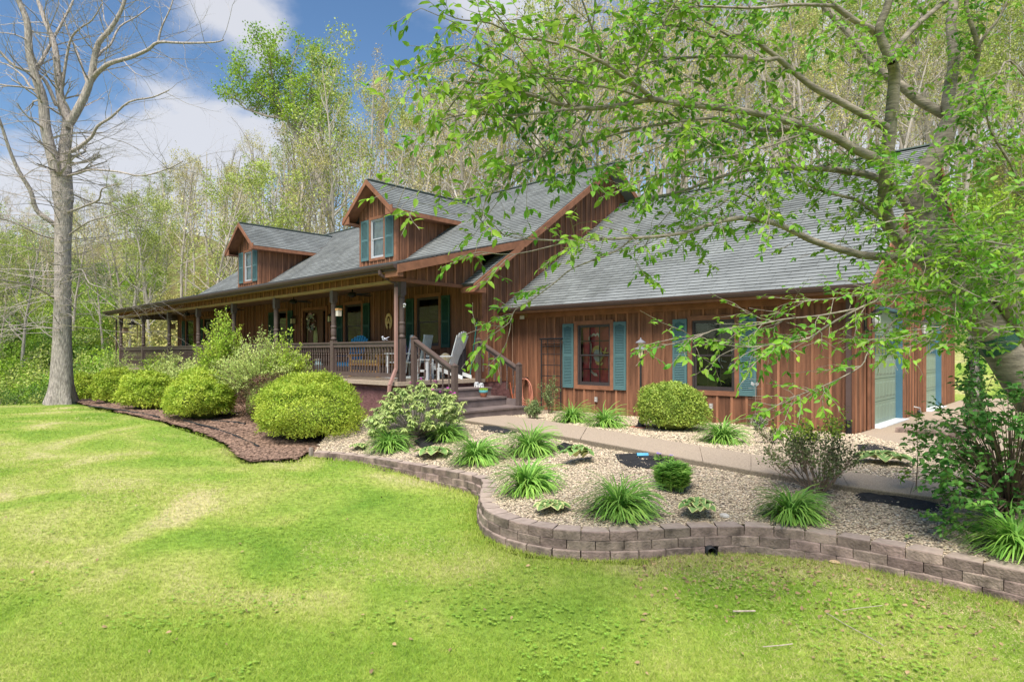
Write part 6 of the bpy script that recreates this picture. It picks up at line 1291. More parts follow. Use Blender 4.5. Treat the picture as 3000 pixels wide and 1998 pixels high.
# sticks on the lawn
for pts, rad, lab in (([(2147, 1803), (2180, 1804), (2213, 1803)], .007, 'short thick birch stick on the lawn'), ([(2422, 1809), (2440, 1818), (2470, 1840), (2530, 1872), (2590, 1908)], .003, 'long thin dead twig on the lawn at the lower right'), ([(2468, 1803), (2520, 1795), (2585, 1788)], .003, 'thin pale twig just below the wall at the right'), ([(2235, 1911), (2290, 1907), (2322, 1903)], .004, 'faint short twig in the grass')):
    MB().tube([G(*p) + [0, 0, .035] for p in pts], rad, 6).build('stick', mat('pale_stick', (.36, .30, .25), .8, .3, 30), label=lab, cat='stick')

# lamp post with bird house lantern
lb = G(1877, 1252); lb = np.array([lb[0], lb[1], lb[2]]); dl = pxd(lb); lt = thing('lamp_post', 'black garden lamp post with two tier lantern in front of the garage wall', 'lamp', lb); hz = lambda py: CAMZ + (HY - py) / F_PX * dl - lb[2]
H0 = hz(1047); bp = lambda: None; X0, Y0, Z0 = lb
mb = MB(); mb.lathe([(.13, 0), (.13, .02), (.07, .05), (.055, .12), (.03, .2), (.022, .24), (.022, H0)], (X0, Y0, Z0), 12); mb.build('pole', BLACK, lt, smooth=False); MB().box(X0 - .17, X0 + .17, Y0 - .17, Y0 + .17, Z0 - .01, Z0 + .02).build('base_plate', mat('terracotta', (.35, .14, .1)), lt)
LGL = mat('amber_lantern_glass', (.62, .58, .34), .3, .15, 20); z = Z0 + H0
MB().lathe([(.02, -.02), (.05, .0), (.055, .02), (.07, .16), (.07, .165)], (X0, Y0, z), 6).build('lantern_glass', LGL, lt); mb = MB(); mb._lathe([(.055, 0), (.06, .01), (.06, .02), (.05, .025)], (X0, Y0, z - .0), 6)
LROOF = mat('lantern_roof', (.20, .20, .23), .5); MB()._lathe([(.115, .17), (.12, .165), (.11, .185), (.05, .215), (.048, .22)], (X0, Y0, z), 12).build('lantern_roof', LROOF, lt); MB().lathe([(.048, .215), (.05, .30)], (X0, Y0, z), 8).build('upper_glass', LGL, lt); MB()._lathe([(.10, .295), (.105, .29), (.10, .305), (.04, .345), (.018, .36), (.012, .39), (.001, .40)], (X0, Y0, z), 12).build('lantern_roof', LROOF, lt)
for k in range(6): a = k * math.pi / 3; MB().bar((X0 + .056 * math.cos(a), Y0 + .056 * math.sin(a), z), (X0 + .072 * math.cos(a), Y0 + .072 * math.sin(a), z + .17), .008, .008).build('lantern_rib', BLACK, lt)
# trellis
ty = YG - .16; a = atY(1586, 1000, ty); b = atY(1643, 1000, ty); x0, x1 = a[0], b[0]; zt = float(atY(1615, 993, ty)[2]); tr = thing('trellis', 'black metal grid trellis leaning flat against the garage wall', 'trellis', ((x0 + x1) / 2, ty, 0))
for x in (x0, x1): MB().tube([(x, ty, 0), (x, ty, zt)], .018, 6).build('upright', BLACK, tr)
for x in (x0 + (x1 - x0) / 3, x0 + 2 * (x1 - x0) / 3): MB().tube([(x, ty, .5), (x, ty, zt - .03)], .010, 5).build('grid_bar', BLACK, tr)
for z in [zt - .12 - .28 * k for k in range(6)] + [zt - .06, zt - .19]: MB().tube([(x0, ty, z), (x1, ty, z)], .011, 5).build('grid_bar', BLACK, tr)
MB().tube([(x0 - .05, ty, zt), (x1 + .05, ty, zt)], .026, 8).build('top_bar', BLACK, tr)
# garden hose on the wall
HOSE = mat('salmon_hose', (.46, .19, .13), .5, .1, 4); hx, hy, hz_ = float(atY(1534, 1000, YG - .12)[0]), YG - .12, float(atY(1525, 1108, YG - .1)[2]); ht = thing('garden_hose', 'salmon coloured garden hose coiled over a wall hanger beside the steps', 'hose', (hx, hy, hz_)); rr_ = random.Random(2)
for k in range(8):
    w_ = .09 + .02 * k; h_ = .60 + .055 * k; P = [(hx + .08 + w_ * math.sin(t) * (1 + .5 * (t > math.pi * 0)), hy + .02 * math.sin(3 * t + k) - .012 * k, hz_ - h_ / 2 + h_ / 2 * math.cos(t)) for t in np.linspace(0, 2 * math.pi, 22)]; MB().tube(P, .011, 5).build('coil', HOSE, ht, smooth=True)
MB().box(hx - .03, hx + .1, hy, YG - .045, hz_ - .02, hz_ + .03).build('hanger', BLACK, ht)
# outlets, flood light, cable, thermometer
for px, py, lab in ((1747, 1170, 'grey outdoor outlet box under the first garage window'), (2084, 1190, 'grey outdoor outlet box under the second garage window')):
    p = atY(px, py, YG - .045); t = thing('outlet_box', lab, 'outlet', p, 0, 'outlet boxes on the garage wall'); MB().box(p[0] - .038, p[0] + .038, p[1] - .03, p[1] + .002, p[2] - .06, p[2] + .06).build('box', mat('grey_box', (.35, .33, .31), .5), t)
    for s in (-.028, .028): MB().box(p[0] - .022, p[0] + .022, p[1] - .04, p[1] - .03, p[2] + s - .02, p[2] + s + .02).build('cover', mat('box_cover', (.5, .49, .47), .4), t)
p = atY(1534, 929, YG - .14); t = thing('flood_light', 'small flood light under the garage eave above the trellis', 'light', p); MB().box(p[0] - .08, p[0] + .08, p[1] - .05, p[1] + .1, p[2], p[2] + .09).build('housing', mat('bronze_case', (.25, .17, .08), .5), t); MB().box(p[0] - .075, p[0] + .075, p[1] - .07, p[1] - .05, p[2] - .06, p[2] + .03).build('lamp_face', mat('lens', (.6, .58, .52), .2, .3, 60), t)
p = atY(1499, 900, YG - .06); MB().tube([(p[0] + .02, YG - .05, .9), (p[0] + .02, YG - .05, 2.55)], .006, 5).build('cable', mat('cream_cable', (.62, .42, .30)), label='cream cable running up the inner corner of the wall', cat='cable')
# carriage lamps on the garage side
def carriage(y, z, label):
    t = thing('carriage_lamp', label, 'lamp', (XG1 + .2, y, z), 0, 'black carriage lamps beside the garage doors'); x = XG1 + .26
    MB().lathe([(.02, -.2), (.03, -.16), (.05, -.14)], (x, y, z), 8).build('base', BLACK, t); MB().lathe([(.05, -.14), (.075, -.04), (.075, .06), (.06, .1)], (x, y, z), 8).build('glass', mat('clear_lamp_glass', (.5, .52, .5), .15, .3, 9, spec=.9), t); MB()._lathe([(.10, .10), (.10, .12), (.05, .17), (.02, .2), (.012, .24), (.001, .25)], (x, y, z), 10).build('cap', BLACK, t)
    MB().tube([(XG1 + .07, y, z - .1), (XG1 + .14, y, z - .22), (x, y, z - .2)], .012, 6).build('arm', BLACK, t); MB().box(XG1 + .06, XG1 + .09, y - .05, y + .05, z - .2, z + .02).build('wall_plate', BLACK, t)
    for k in range(4): a = k * 1.57 + .78; MB().tube([(x + .052 * math.cos(a), y + .052 * math.sin(a), z - .14), (x + .08 * math.cos(a), y + .08 * math.sin(a), z - .04), (x + .08 * math.cos(a), y + .08 * math.sin(a), z + .06), (x + .062 * math.cos(a), y + .062 * math.sin(a), z + .1)], .005, 4).build('rib', BLACK, t)
ly = float(atX(2558, 1000, XG1 + .2)[1]); carriage(ly - .05, float(atX(2562, 938, XG1 + .2)[2]), 'nearer black carriage lamp left of the first garage door'); ly = float(atX(2700, 1000, XG1 + .2)[1]); carriage(ly, float(atX(2706, 962, XG1 + .2)[2]), 'farther black carriage lamp between the two garage doors')
p = atX(2692, 1212, XG1 + .2); t = thing('spigot', 'outdoor water tap fittings on the pillar between the garage doors', 'tap', p); MB().lathe([(.035, -.12), (.035, .06), (.02, .09)], tuple(p), 8).build('filter', BLACK, t); MB().tube([p + np.array([-.12, .1, .15]), p + np.array([.0, .1, .13]), p + np.array([.02, .16, -.1])], .018, 6).build('tap', mat('steel', (.6, .6, .6), .3, metal=.6), t)
# block edging of the little bed between the doors
t = thing('block_edging', 'short row of retaining blocks on the driveway between the garage doors', 'edging', atZ(2690, 1268, -.03))
for k in range(6):
    a = atZ(2630 + k * 40, 1265 + k * 4, -.03); x, y = a[:2]; MB().box(x - .02, x + .25, y - .1, y + .1, -.03, .06).build('block', BLOCK, t)
# butterfly stake under window 2
p = G(2213, 1256); t = thing('butterfly_stake', 'wire plant stake with a grey butterfly under the second garage window', 'ornament', p); zt_ = CAMZ + (HY - 1120) / F_PX * pxd(p); WR = mat('wire', (.3, .22, .18)); 
MB().tube([p, (p[0], p[1], zt_)], .004, 4).build('stake', WR, t)
for z in (zt_ - .12, zt_ + .06, zt_ - .32): MB().tube([(p[0] - .14, p[1], z), (p[0] + .14, p[1], z)], .003, 4).build('ring', WR, t)
c = np.array([p[0], p[1] - .02, zt_ - .03]); MB().add([c, c + [-.07, 0, .05], c + [-.08, -.01, -.01], c + [-.03, 0, -.05], c + [.03, 0, -.05], c + [.08, -.01, -.01], c + [.07, 0, .06]], [(0, 1, 2, 3), (0, 4, 5, 6)]).build('butterfly', mat('grey_wing', (.35, .36, .36)), t)

# ---- text
def text(s, size, m, parent, M4, name='lettering', ext=.002, bold=0.):
    c = bpy.data.curves.new('t', 'FONT'); c.body = s; c.size = size; c.extrude = ext; c.offset = bold; c.align_x = 'CENTER'; c.align_y = 'CENTER'; c.resolution_u = 3; o = bpy.data.objects.new('t', c); COL.objects.link(o)
    dg = bpy.context.evaluated_depsgraph_get(); me = bpy.data.meshes.new_from_object(o.evaluated_get(dg)); bpy.data.objects.remove(o); me.transform(M4); me.name = name; ob = link(name, me, None, parent); me.materials.clear(); me.materials.append(m); return ob
def MXZ(x, y, z, rot=0): return Matrix.Translation((x, y, z)) @ Matrix.Rotation(R(90), 4, 'X') @ Matrix.Rotation(rot, 4, 'Z')      # facing -Y
# flag in garage window 1 (hung sideways): scroll, globe, eagle, anchor
wa = XG0 + w1[0] + .1; wb_ = XG0 + w1[1] - .1; wcx = (wa + wb_) / 2; zc_ = (wb + wt) / 2; fy = YG + .085
fl1 = thing('red_flag', 'maroon flag with globe and eagle emblem hung sideways behind the first garage window', 'flag', (wcx, fy, zc_))
vs = []; nx_, nz_ = 14, 12
for j in range(nz_):
    for i in range(nx_): x = wa + .05 + (wb_ - wa - .06) * i / (nx_ - 1); z = wb + .14 + (wt - wb - .30) * j / (nz_ - 1); vs.append((x, fy + .025 + .018 * math.sin(i * 1.3 + j * .3) + .01 * math.sin(j * 1.7), z))
MB().add(vs, [(j * nx_ + i, j * nx_ + i + 1, (j + 1) * nx_ + i + 1, (j + 1) * nx_ + i) for j in range(nz_ - 1) for i in range(nx_ - 1)]).build('cloth', FLAGR, fl1, smooth=True)
CREAM = mat('cream_print', (.68, .64, .50), .8, .1, 5); YEL = mat('yellow_print', (.60, .50, .16), .8, .15, 9); GRYP = mat('grey_print', (.38, .42, .42), .8, .1, 5); INK = mat('dark_print', (.14, .06, .05), .8)
fyf = fy - .012
def Wp(px, py): p = atY(px, py, fyf); return (p[0], fyf, p[2])
def ribbon(P, w, m, name, parent, y=0):
    V = []
    for i, p in enumerate(P):
        a = np.array(P[max(i - 1, 0)]); b = np.array(P[min(i + 1, len(P) - 1)]); t_ = b - a; n = np.array([-t_[2], 0, t_[0]]); n /= np.linalg.norm(n) + 1e-9; V += [tuple(np.array(p) + n * w + [0, y, 0]), tuple(np.array(p) - n * w + [0, y, 0])]
    return MB().add(V, [(2 * i, 2 * i + 1, 2 * i + 3, 2 * i + 2) for i in range(len(P) - 1)]).build(name, m, parent)
sc = [(1738, 985), (1728, 988), (1740, 978), (1752, 980), (1754, 986)]
S1 = smooth([Wp(*q) for q in ((1733, 983), (1727, 989), (1729, 1003), (1731, 1020), (1729, 1040), (1730, 1055), (1729, 1070), (1731, 1085), (1740, 1096))], 5)
ribbon(S1, .026, CREAM, 'scroll', fl1); ribbon([Wp(*q) for q in ((1733, 984), (1740, 979), (1745, 983), (1750, 978), (1756, 985))], .03, CREAM, 'scroll_end', fl1); ribbon([Wp(*q) for q in ((1739, 1094), (1743, 1098), (1748, 1100), (1744, 1094))], .03, CREAM, 'scroll_end', fl1)
W_ = 'UNITED STATES MARINE CORPS'; S1 = [np.array(p) for p in S1]; cum = np.cumsum([0] + [np.linalg.norm(S1[i + 1] - S1[i]) for i in range(len(S1) - 1)])
for k, ch in enumerate(W_):
    if ch == ' ': continue
    s = cum[-1] * (.03 + .94 * k / (len(W_) - 1)); i = min(len(S1) - 2, int(np.searchsorted(cum, s)) - 1 if s > 0 else 0); i = max(i, 0); p = S1[i] + (S1[i + 1] - S1[i]) * (s - cum[i]) / (cum[i + 1] - cum[i] + 1e-9); d = S1[i + 1] - S1[i]
    text(ch, .048, INK, fl1, MXZ(p[0], fyf - .004, p[2], math.atan2(d[2], d[0])), 'letter', .001)
def disc(c, rx, rz, m, name, parent, n=20, y=0): return MB().add([(c[0] + rx * math.cos(a), c[1] + y, c[2] + rz * math.sin(a)) for a in np.linspace(0, 2 * math.pi, n + 1)[:-1]], [tuple(range(n))]).build(name, m, parent)
gc = Wp(1752, 1041); disc(gc, .135, .16, GRYP, 'globe', fl1, y=-.002)
for k in (-.07, 0, .07): MB().tube([(gc[0] + k, gc[1] - .004, gc[2] - .15), (gc[0] + k * 1.4, gc[1] - .004, gc[2]), (gc[0] + k, gc[1] - .004, gc[2] + .15)], .003, 4).build('globe_line', CREAM, fl1); MB().tube([(gc[0] - .13, gc[1] - .004, gc[2] + k), (gc[0] + .13, gc[1] - .004, gc[2] + k)], .003, 4).build('globe_line', CREAM, fl1)
e = lambda *q: [Wp(*a) for a in q]
mb = MB(); mb.add([(x, y - .006, z) for x, y, z in e((1736, 1035), (1737, 1021), (1745, 1013), (1755, 1012), (1763, 1020), (1764, 1033), (1758, 1027), (1750, 1024), (1742, 1027))], [tuple(range(9))]); mb.build('eagle', YEL, fl1)
ribbon([Wp(*q) for q in ((1748, 1066), (1757, 1062), (1764, 1050), (1771, 1035), (1776, 1018))], .022, YEL, 'anchor_shank', fl1, -.006); ribbon([Wp(*q) for q in ((1745, 1058), (1753, 1066), (1762, 1068), (1766, 1062))], .025, YEL, 'anchor_fluke', fl1, -.007); ribbon([Wp(*q) for q in ((1766, 1030), (1774, 1034), (1783, 1033))], .016, YEL, 'anchor_stock', fl1, -.008)
# flag in window 2
wa = XG0 + w2[0] + .1; wb_ = XG0 + w2[1] - .1; wcx = (wa + wb_) / 2; fl2 = thing('black_flag', 'black flag with white lettering hung behind the second garage window', 'flag', (wcx, fy, zc_))
MB().box(wa + .06, wb_ - .02, fy + .02, fy + .03, wb + .2, wt - .16).build('cloth', mat('black_cloth', (.018, .018, .02), .8), fl2); PR = mat('white_print', (.62, .63, .64), .8)
cp = Wp(2112, 1046)
for k, ch in enumerate('MARINES'):
    q = ((2146, 1024), (2147, 1034), (2147, 1044), (2146, 1054), (2144, 1063), (2141, 1071), (2137, 1079))[k]; p = Wp(*q); text(ch, .105, PR, fl2, MXZ(p[0], fyf, p[2], -R(90) - R(4 + k * 5 if k > 2 else 0)), 'letter', .001, .003)
MB().bar(Wp(2098, 1045), Wp(2118, 1078), .012, .02, (0, 1, 0)).build('rifle', PR, fl2); MB().bar(Wp(2128, 1060), Wp(2092, 1052), .012, .02, (0, 1, 0)).build('rifle', GRYP, fl2); disc(Wp(2108, 1052), .05, .06, PR, 'skull', fl2, 12)
p = Wp(2074, 1062)
for k, s_ in enumerate(('ONE SHOT', 'ONE KILL', 'NO LIMIT')[:0] or ('I I I I', 'I I I', 'I I')): q = Wp(2078 + k * 9, 1066); text(s_, .045, YEL, fl2, MXZ(q[0], fyf, q[2], -R(90)), 'print_line', .001)

# ------------------------------------------------------------------ porch life
def part(mb, name, m, t, **k): o = mb.build(name, m, None, **k); o.parent = t; return o
def adirondack(m, label, loc, rz, name='adirondack_chair', cat='chair'):
    """built at the origin, facing -Y"""
    t = thing(name, label, cat); n = 7
    for k in range(n):
        u = (k - (n - 1) / 2) / ((n - 1) / 2); x = u * .24; h = .72 + .16 * math.cos(u * 1.25); xt = x * 1.25; part(MB().hexa([(x - .033, .22, .36), (x + .033, .22, .36), (x + .033, .245, .36), (x - .033, .245, .36), (xt - .038, .22 + h * .34, .36 + h), (xt + .038, .22 + h * .34, .36 + h), (xt + .038, .245 + h * .34, .36 + h), (xt - .038, .245 + h * .34, .36 + h)]), 'back_slat', m, t)
    for k in range(6): y = -.28 + k * .095; part(MB().box(-.27, .27, y, y + .08, .38 - k * .016, .40 - k * .016), 'seat_slat', m, t)
    for s in (-1, 1):
        part(MB().box(s * .34 - .07, s * .34 + .07, -.36, .36, .58, .605), 'armrest', m, t); part(MB().box(s * .30 - .015, s * .30 + .015, -.30, -.20, 0, .58), 'leg', m, t); part(MB().hexa([(s * .27 - .015, -.28, .27), (s * .27 + .015, -.28, .27), (s * .27 + .015, .62, 0), (s * .27 - .015, .62, 0), (s * .27 - .015, -.28, .38), (s * .27 + .015, -.28, .38), (s * .27 + .015, .62, .09), (s * .27 - .015, .62, .09)]), 'leg', m, t)
    part(MB().box(-.30, .30, -.305, -.285, .28, .38), 'apron', m, t); place(t, loc, rz); return t
def rocker(m, label, loc, rz, cushion=None, name='rocking_chair'):
    t = thing(name, label, 'chair'); part(MB().box(-.27, .27, -.25, .25, .42, .445), 'seat', m, t)
    for s in (-1, 1):
        part(MB().bar((s * .27, .22, .05), (s * .27, .42, 1.15), .04, .04, (0, 1, 0)), 'back_post', m, t); part(MB().box(s * .27 - .02, s * .27 + .02, -.25, -.21, .05, .66), 'leg', m, t); part(MB().box(s * .28 - .05, s * .28 + .05, -.30, .30, .65, .675), 'armrest', m, t)
        part(MB().tube([(s * .27, -.42, .07), (s * .27, -.2, .03), (s * .27, .1, .02), (s * .27, .4, .05), (s * .27, .6, .12)], .022, 6), 'rocker', m, t)
    part(MB().bar((-.27, .40, 1.1), (.27, .40, 1.1), .04, .1), 'back_rail', m, t)
    for k in range(6): x = -.2 + k * .08; part(MB().bar((x, .27, .45), (x, .40, 1.08), .045, .015, (0, 1, 0)), 'back_slat', m, t)
    if cushion: part(MB().ball((0, .22, .72), .25, 10, 8, (.95, .35, 1.)), 'cushion', cushion, t, smooth=True)
    place(t, loc, rz); return t
fz_ = FL
# arrangement (x, y on the porch floor)
def onporch(px, Y): return (float(atY(px, 1000, Y)[0]), Y, FL)
WHT = mat('white_plastic', (.72, .74, .76), .5, .06, 4)
adirondack(WHT, 'white slatted garden armchair with fan back beside the stair opening', onporch(1306, 10.75), R(-68))
MB().box(*[0] * 0 or (onporch(1318, 10.8)[0] - .28, onporch(1318, 10.8)[0] + .05, 10.6, 10.98, FL + .42, FL + .72)).build('patterned_cushion', mat('tan_pattern', (.45, .36, .22), .9, .5, 14, col2=(.62, .58, .48)), label='tan patterned cushion on the white fan back armchair', cat='cushion') if False else None
c = onporch(1304, 10.75); MB().ball((c[0] - .0, c[1], FL + .52), .2, 12, 8, (.55, .9, .8)).build('patterned_cushion', mat('tan_pattern', (.62, .58, .48), .9, .5, 14, col2=(.45, .33, .14)), smooth=True, label='tan patterned cushion on the white fan back armchair', cat='cushion')
NAVY = mat('navy_cushion', (.05, .05, .09), .9, .2, 20)
rocker(mat('pale_green_grey', (.42, .45, .43), .5), 'pale grey rocking chair with navy cushion behind the left stair newel', onporch(1212, 10.2), R(-60), NAVY); rocker(WHT, 'white rocking chair behind the porch rail next to the corner post', onporch(1160, 10.0), R(-35), mat('striped_cushion', (.25, .2, .3), .9, .4, 20))
x, y, z = onporch(1252, 10.0); t = thing('side_table', 'low white slatted side table between the porch chairs', 'table', (x, y, z))
for k in range(5): part(MB().box(-.25, .25, -.24 + k * .098, -.24 + k * .098 + .085, .50, .52), 'table_slat', WHT, t)
for sx_ in (-1, 1):
    for sy in (-1, 1): part(MB().box(sx_ * .2 - .03, sx_ * .2 + .03, sy * .18 - .02, sy * .18 + .02, 0, .50), 'leg', WHT, t)
part(MB().box(-.2, .2, -.2, -.18, .2, .26), 'stretcher', WHT, t)
# log bench
LOG = mat('log_wood', (.46, .26, .10), .6, .25, 3, (1, 1, 4)); x, y, z = onporch(1090, 10.3); t = thing('log_bench', 'rustic log bench with yellow seat cushion behind the porch rail', 'bench', (x, y, z))
for sx_ in (-.7, .7): part(MB().tube([(sx_, -.28, 0), (sx_, -.28, .62)], .045, 8), 'leg', LOG, t); part(MB().tube([(sx_, .28, 0), (sx_, .36, .98)], .045, 8), 'leg', LOG, t); part(MB().tube([(sx_, -.34, .6), (sx_, .34, .64)], .042, 8), 'armrest', LOG, t)
for (a, b, c) in ((-.28, .35, .04), (.28, .35, .04), (.29, .55, .035), (-.28, .15, .035), (.35, .95, .04)): part(MB().tube([(-.75, a, b), (.75, a, b)], c, 8), 'log_rail', LOG, t)
for k in range(12): x_ = -.62 + k * .113; part(MB().bar((x_, .27, .42), (x_, .36, .93), .07, .02, (0, 1, 0)), 'back_slat', mat('pale_log', (.55, .36, .17), .6, .2, 4), t)
part(MB().box(-.66, .66, -.27, .24, .40, .48), 'seat_cushion', mat('yellow_cushion', (.58, .42, .15), .9, .2, 8), t)
BLU = mat('blue_paint', (.05, .30, .58), .45, .08, 3); adirondack(BLU, 'bright blue garden armchair behind the porch rail', onporch(1022, 10.6), R(15))
# blue lantern by the rail, closed umbrella, broom
x, y, z = onporch(933, 9.6); t = thing('glass_lantern', 'pale blue jar lantern on the porch floor left of the second post', 'lantern', (x, y, z)); part(MB().lathe([(.10, 0), (.13, .05), (.13, .35), (.08, .42), (.08, .46)], n=10), 'jar', mat('aqua_glass', (.22, .33, .36), .2, .1, 4), t); part(MB()._lathe([(.09, .46), (.09, .5), (.001, .52)], (0, 0, 0), 10), 'lid', mat('steel', (.6, .6, .6), .3), t)
x, y, z = onporch(1346, 11.15); t = thing('folded_umbrella', 'dark folded patio cover standing behind the white armchair', 'umbrella', (x, y, z)); mb = MB()
for k in range(9): a = k * .7; mb.tube([(.1 * math.cos(a), .1 * math.sin(a), .02), (.13 * math.cos(a), .13 * math.sin(a), .5), (.12 * math.cos(a), .12 * math.sin(a), .86)], [.06, .055, .05], 6)
part(mb, 'folds', mat('dark_canvas', (.045, .04, .045), .9, .3, 8), t); part(MB().tube([(0, 0, 0), (0, 0, .95)], .02, 6), 'pole', BLACK, t)
p0 = onporch(1376, 11.3); p1 = atY(1397, 945, 11.42); t = thing('broom', 'teal handled broom leaning on the wall near the stair opening', 'broom', p0); MB().tube([p0, p1], .013, 6).build('handle', mat('teal_handle', (.02, .22, .20), .4), t); MB().tube([p1, np.array(p1) + [.01, .0, .12]], .014, 6).build('grip', BLACK, t)
# bird on the rail, camera on the post, feeders, wind chime, fans
c = atY(1125, 990, YP); t = thing('bird_figurine', 'small white blue bird figurine perched on the porch rail', 'figurine', (c[0], YP, RT + .02)); wm_ = mat('bird_white', (.55, .56, .66), .5, .4, 30)
part(MB().ball((0, 0, .05), .05, 8, 6, (1.3, .7, .8)), 'body', wm_, t, smooth=True); part(MB().ball((-.06, 0, .10), .026, 8, 6), 'head', wm_, t); part(MB().add([(.0, .03, .07), (.07, .12, .12), (.06, .02, .06), (0, -.03, .07), (.07, -.12, .12), (.06, -.02, .06), (.05, 0, .05), (.13, .03, .03), (.13, -.03, .03)], [(0, 1, 2), (3, 5, 4), (6, 7, 8)]), 'wings', wm_, t)
c = atY(1185, 893, YP - .09); t = thing('security_camera', 'small white security camera on the porch corner post', 'camera', c); MB().ball(tuple(c), .035, 8, 6).build('camera_body', WHITE, t); MB().box(c[0] - .05, c[0] - .02, c[1], c[1] + .04, c[2] - .06, c[2] + .03).build('mount', WHITE, t); MB().ball((c[0] + .02, c[1] - .025, c[2]), .018, 6, 5).build('lens', BLACK, t)
c = atY(992, 915, YP - .12); t = thing('bird_house', 'small wooden bird box hung on the second porch post', 'bird house', c); MB().box(c[0] - .06, c[0] + .06, c[1] - .05, c[1] + .05, c[2] - .10, c[2] + .05).build('box', mat('feeder_white', (.6, .55, .48)), t); MB().box(c[0] - .07, c[0] + .07, c[1] - .06, c[1] + .06, c[2] + .05, c[2] + .10).build('roof', mat('orange_wood', (.55, .30, .12)), t)
for px, py, Y_, lab in ((367, 968, 8.95, 'tiny wooden bird house on the far left porch post'), (505, 957, 10.6, 'small tan bird box hanging at the back left of the porch')):
    c = atY(px, py, Y_); t = thing('bird_house', lab, 'bird house', c); MB().box(c[0] - .12, c[0] + .12, c[1] - .1, c[1] + .1, c[2] - .12, c[2] + .10).build('box', mat('tan_box', (.3, .2, .13)), t); MB().box(c[0] - .14, c[0] + .14, c[1] - .12, c[1] + .12, c[2] + .10, c[2] + .13).build('roof', DKWOOD, t)
c = atY(388, 948, 9.2); t = thing('bell_feeder', 'bell shaped feeder hanging at the left end of the porch', 'feeder', c); MB()._lathe([(.22, -.06), (.2, -.02), (.08, .04), (.04, .13), (.001, .15)], tuple(c), 10).build('hood', BLACK, t); MB().tube([c + np.array([0, 0, .12]), (c[0], c[1], 3.15)], .005, 4).build('hanger', BLACK, t); MB().box(c[0] - .15, c[0] + .15, c[1] - .1, c[1] + .1, c[2] - .18, c[2] - .16).build('tray', BLACK, t)
c = atY(409, 960, 9.2); t = thing('wind_chime', 'bronze wind chime hanging between the two leftmost porch posts', 'wind chime', c); mb = MB()
for k in range(5): a = k * 1.26; q = c + np.array([.11 * math.cos(a), .11 * math.sin(a), 0]); MB().tube([q + [0, 0, .12], q + [0, 0, -.35 - .05 * k]], .018, 6).build('chime_tube', mat('bronze', (.22, .14, .06), .4), t)
MB()._lathe([(.17, .16), (.17, .18), (.001, .19)], tuple(c), 10).build('disc', BLACK, t); MB().tube([c + np.array([0, 0, .16]), (c[0], c[1], 3.15)], .004, 4).build('cord', BLACK, t); MB().tube([c, c + np.array([0, 0, -.9])], .004, 4).build('cord', BLACK, t); MB().ball(tuple(c + np.array([0, 0, -.95])), .08, 8, 5, (1, .3, 1)).build('sail', BLACK, t)
def fan(x, label):
    t = thing('ceiling_fan', label, 'ceiling fan', (x, 10.2, 3.42), 0, 'black ceiling fans on the porch'); part(MB().tube([(0, 0, 0), (0, 0, -.16)], .02, 6), 'rod', BLACK, t); part(MB().lathe([(.06, -.30), (.12, -.26), (.12, -.18), (.05, -.15)], n=12), 'motor', BLACK, t)
    for k in range(5): a = k * 1.2566 + .3; c_, s_ = math.cos(a), math.sin(a); part(MB().hexa([(c_ * .12 - s_ * .05, s_ * .12 + c_ * .05, -.235), (c_ * .66 - s_ * .075, s_ * .66 + c_ * .075, -.235), (c_ * .66 + s_ * .075, s_ * .66 - c_ * .075, -.215), (c_ * .12 + s_ * .05, s_ * .12 - c_ * .05, -.215), (c_ * .12 - s_ * .05, s_ * .12 + c_ * .05, -.229), (c_ * .66 - s_ * .075, s_ * .66 + c_ * .075, -.229), (c_ * .66 + s_ * .075, s_ * .66 - c_ * .075, -.209), (c_ * .12 + s_ * .05, s_ * .12 - c_ * .05, -.209)]), 'fan_blade', BLACK, t)
for px, lab in ((1032, 'black ceiling fan nearest to the porch corner'), (860, 'black ceiling fan second from the porch corner'), (665, 'black ceiling fan third from the porch corner'), (548, 'black ceiling fan nearest to the left end of the porch')): fan(float(atY(px, 1000, 10.2)[0]), lab)
# wall lanterns, wreath, house number, horseshoe sign
def wlan(px, py, lab):
    c = atY(px, py, YM - .16); t = thing('wall_lantern', lab, 'lantern', c, 0, 'square lanterns beside the front door'); MB().box(c[0] - .07, c[0] + .07, c[1] - .07, c[1] + .07, c[2] - .12, c[2] + .06).build('glass', LGL, t); MB()._lathe([(.11, .06), (.11, .08), (.04, .15), (.001, .17)], tuple(c), 4).build('cap', BLACK, t); MB().box(c[0] - .08, c[0] + .08, c[1] - .08, c[1] + .08, c[2] - .14, c[2] - .12).build('base', BLACK, t)
    for a in (-1, 1):
        for b in (-1, 1): MB().box(c[0] + a * .07 - .008, c[0] + a * .07 + .008, c[1] + b * .07 - .008, c[1] + b * .07 + .008, c[2] - .12, c[2] + .06).build('corner_rod', BLACK, t)
    MB().tube([(c[0], YM - .045, c[2] + .16), (c[0], c[1], c[2] + .16)], .015, 6).build('arm', BLACK, t)
wlan(858, 939, 'amber wall lantern left of the front door'); wlan(968, 932, 'amber wall lantern right of the front door')
r11 = np.random.default_rng(2); c = atY(916, 944, YM - .02); wr_ = thing('door_wreath', 'grapevine wreath with green and pink bows on the front door', 'wreath', c); ring = [(c[0] + .2 * math.cos(a), c[1] - .02 + r11.normal() * .01, c[2] + .27 * math.sin(a)) for a in np.linspace(0, 2 * math.pi, 28)]
MB().tube(ring, .045, 6).build('vine_ring', mat('vine_brown', (.12, .07, .04), .9, .4, 30), wr_)
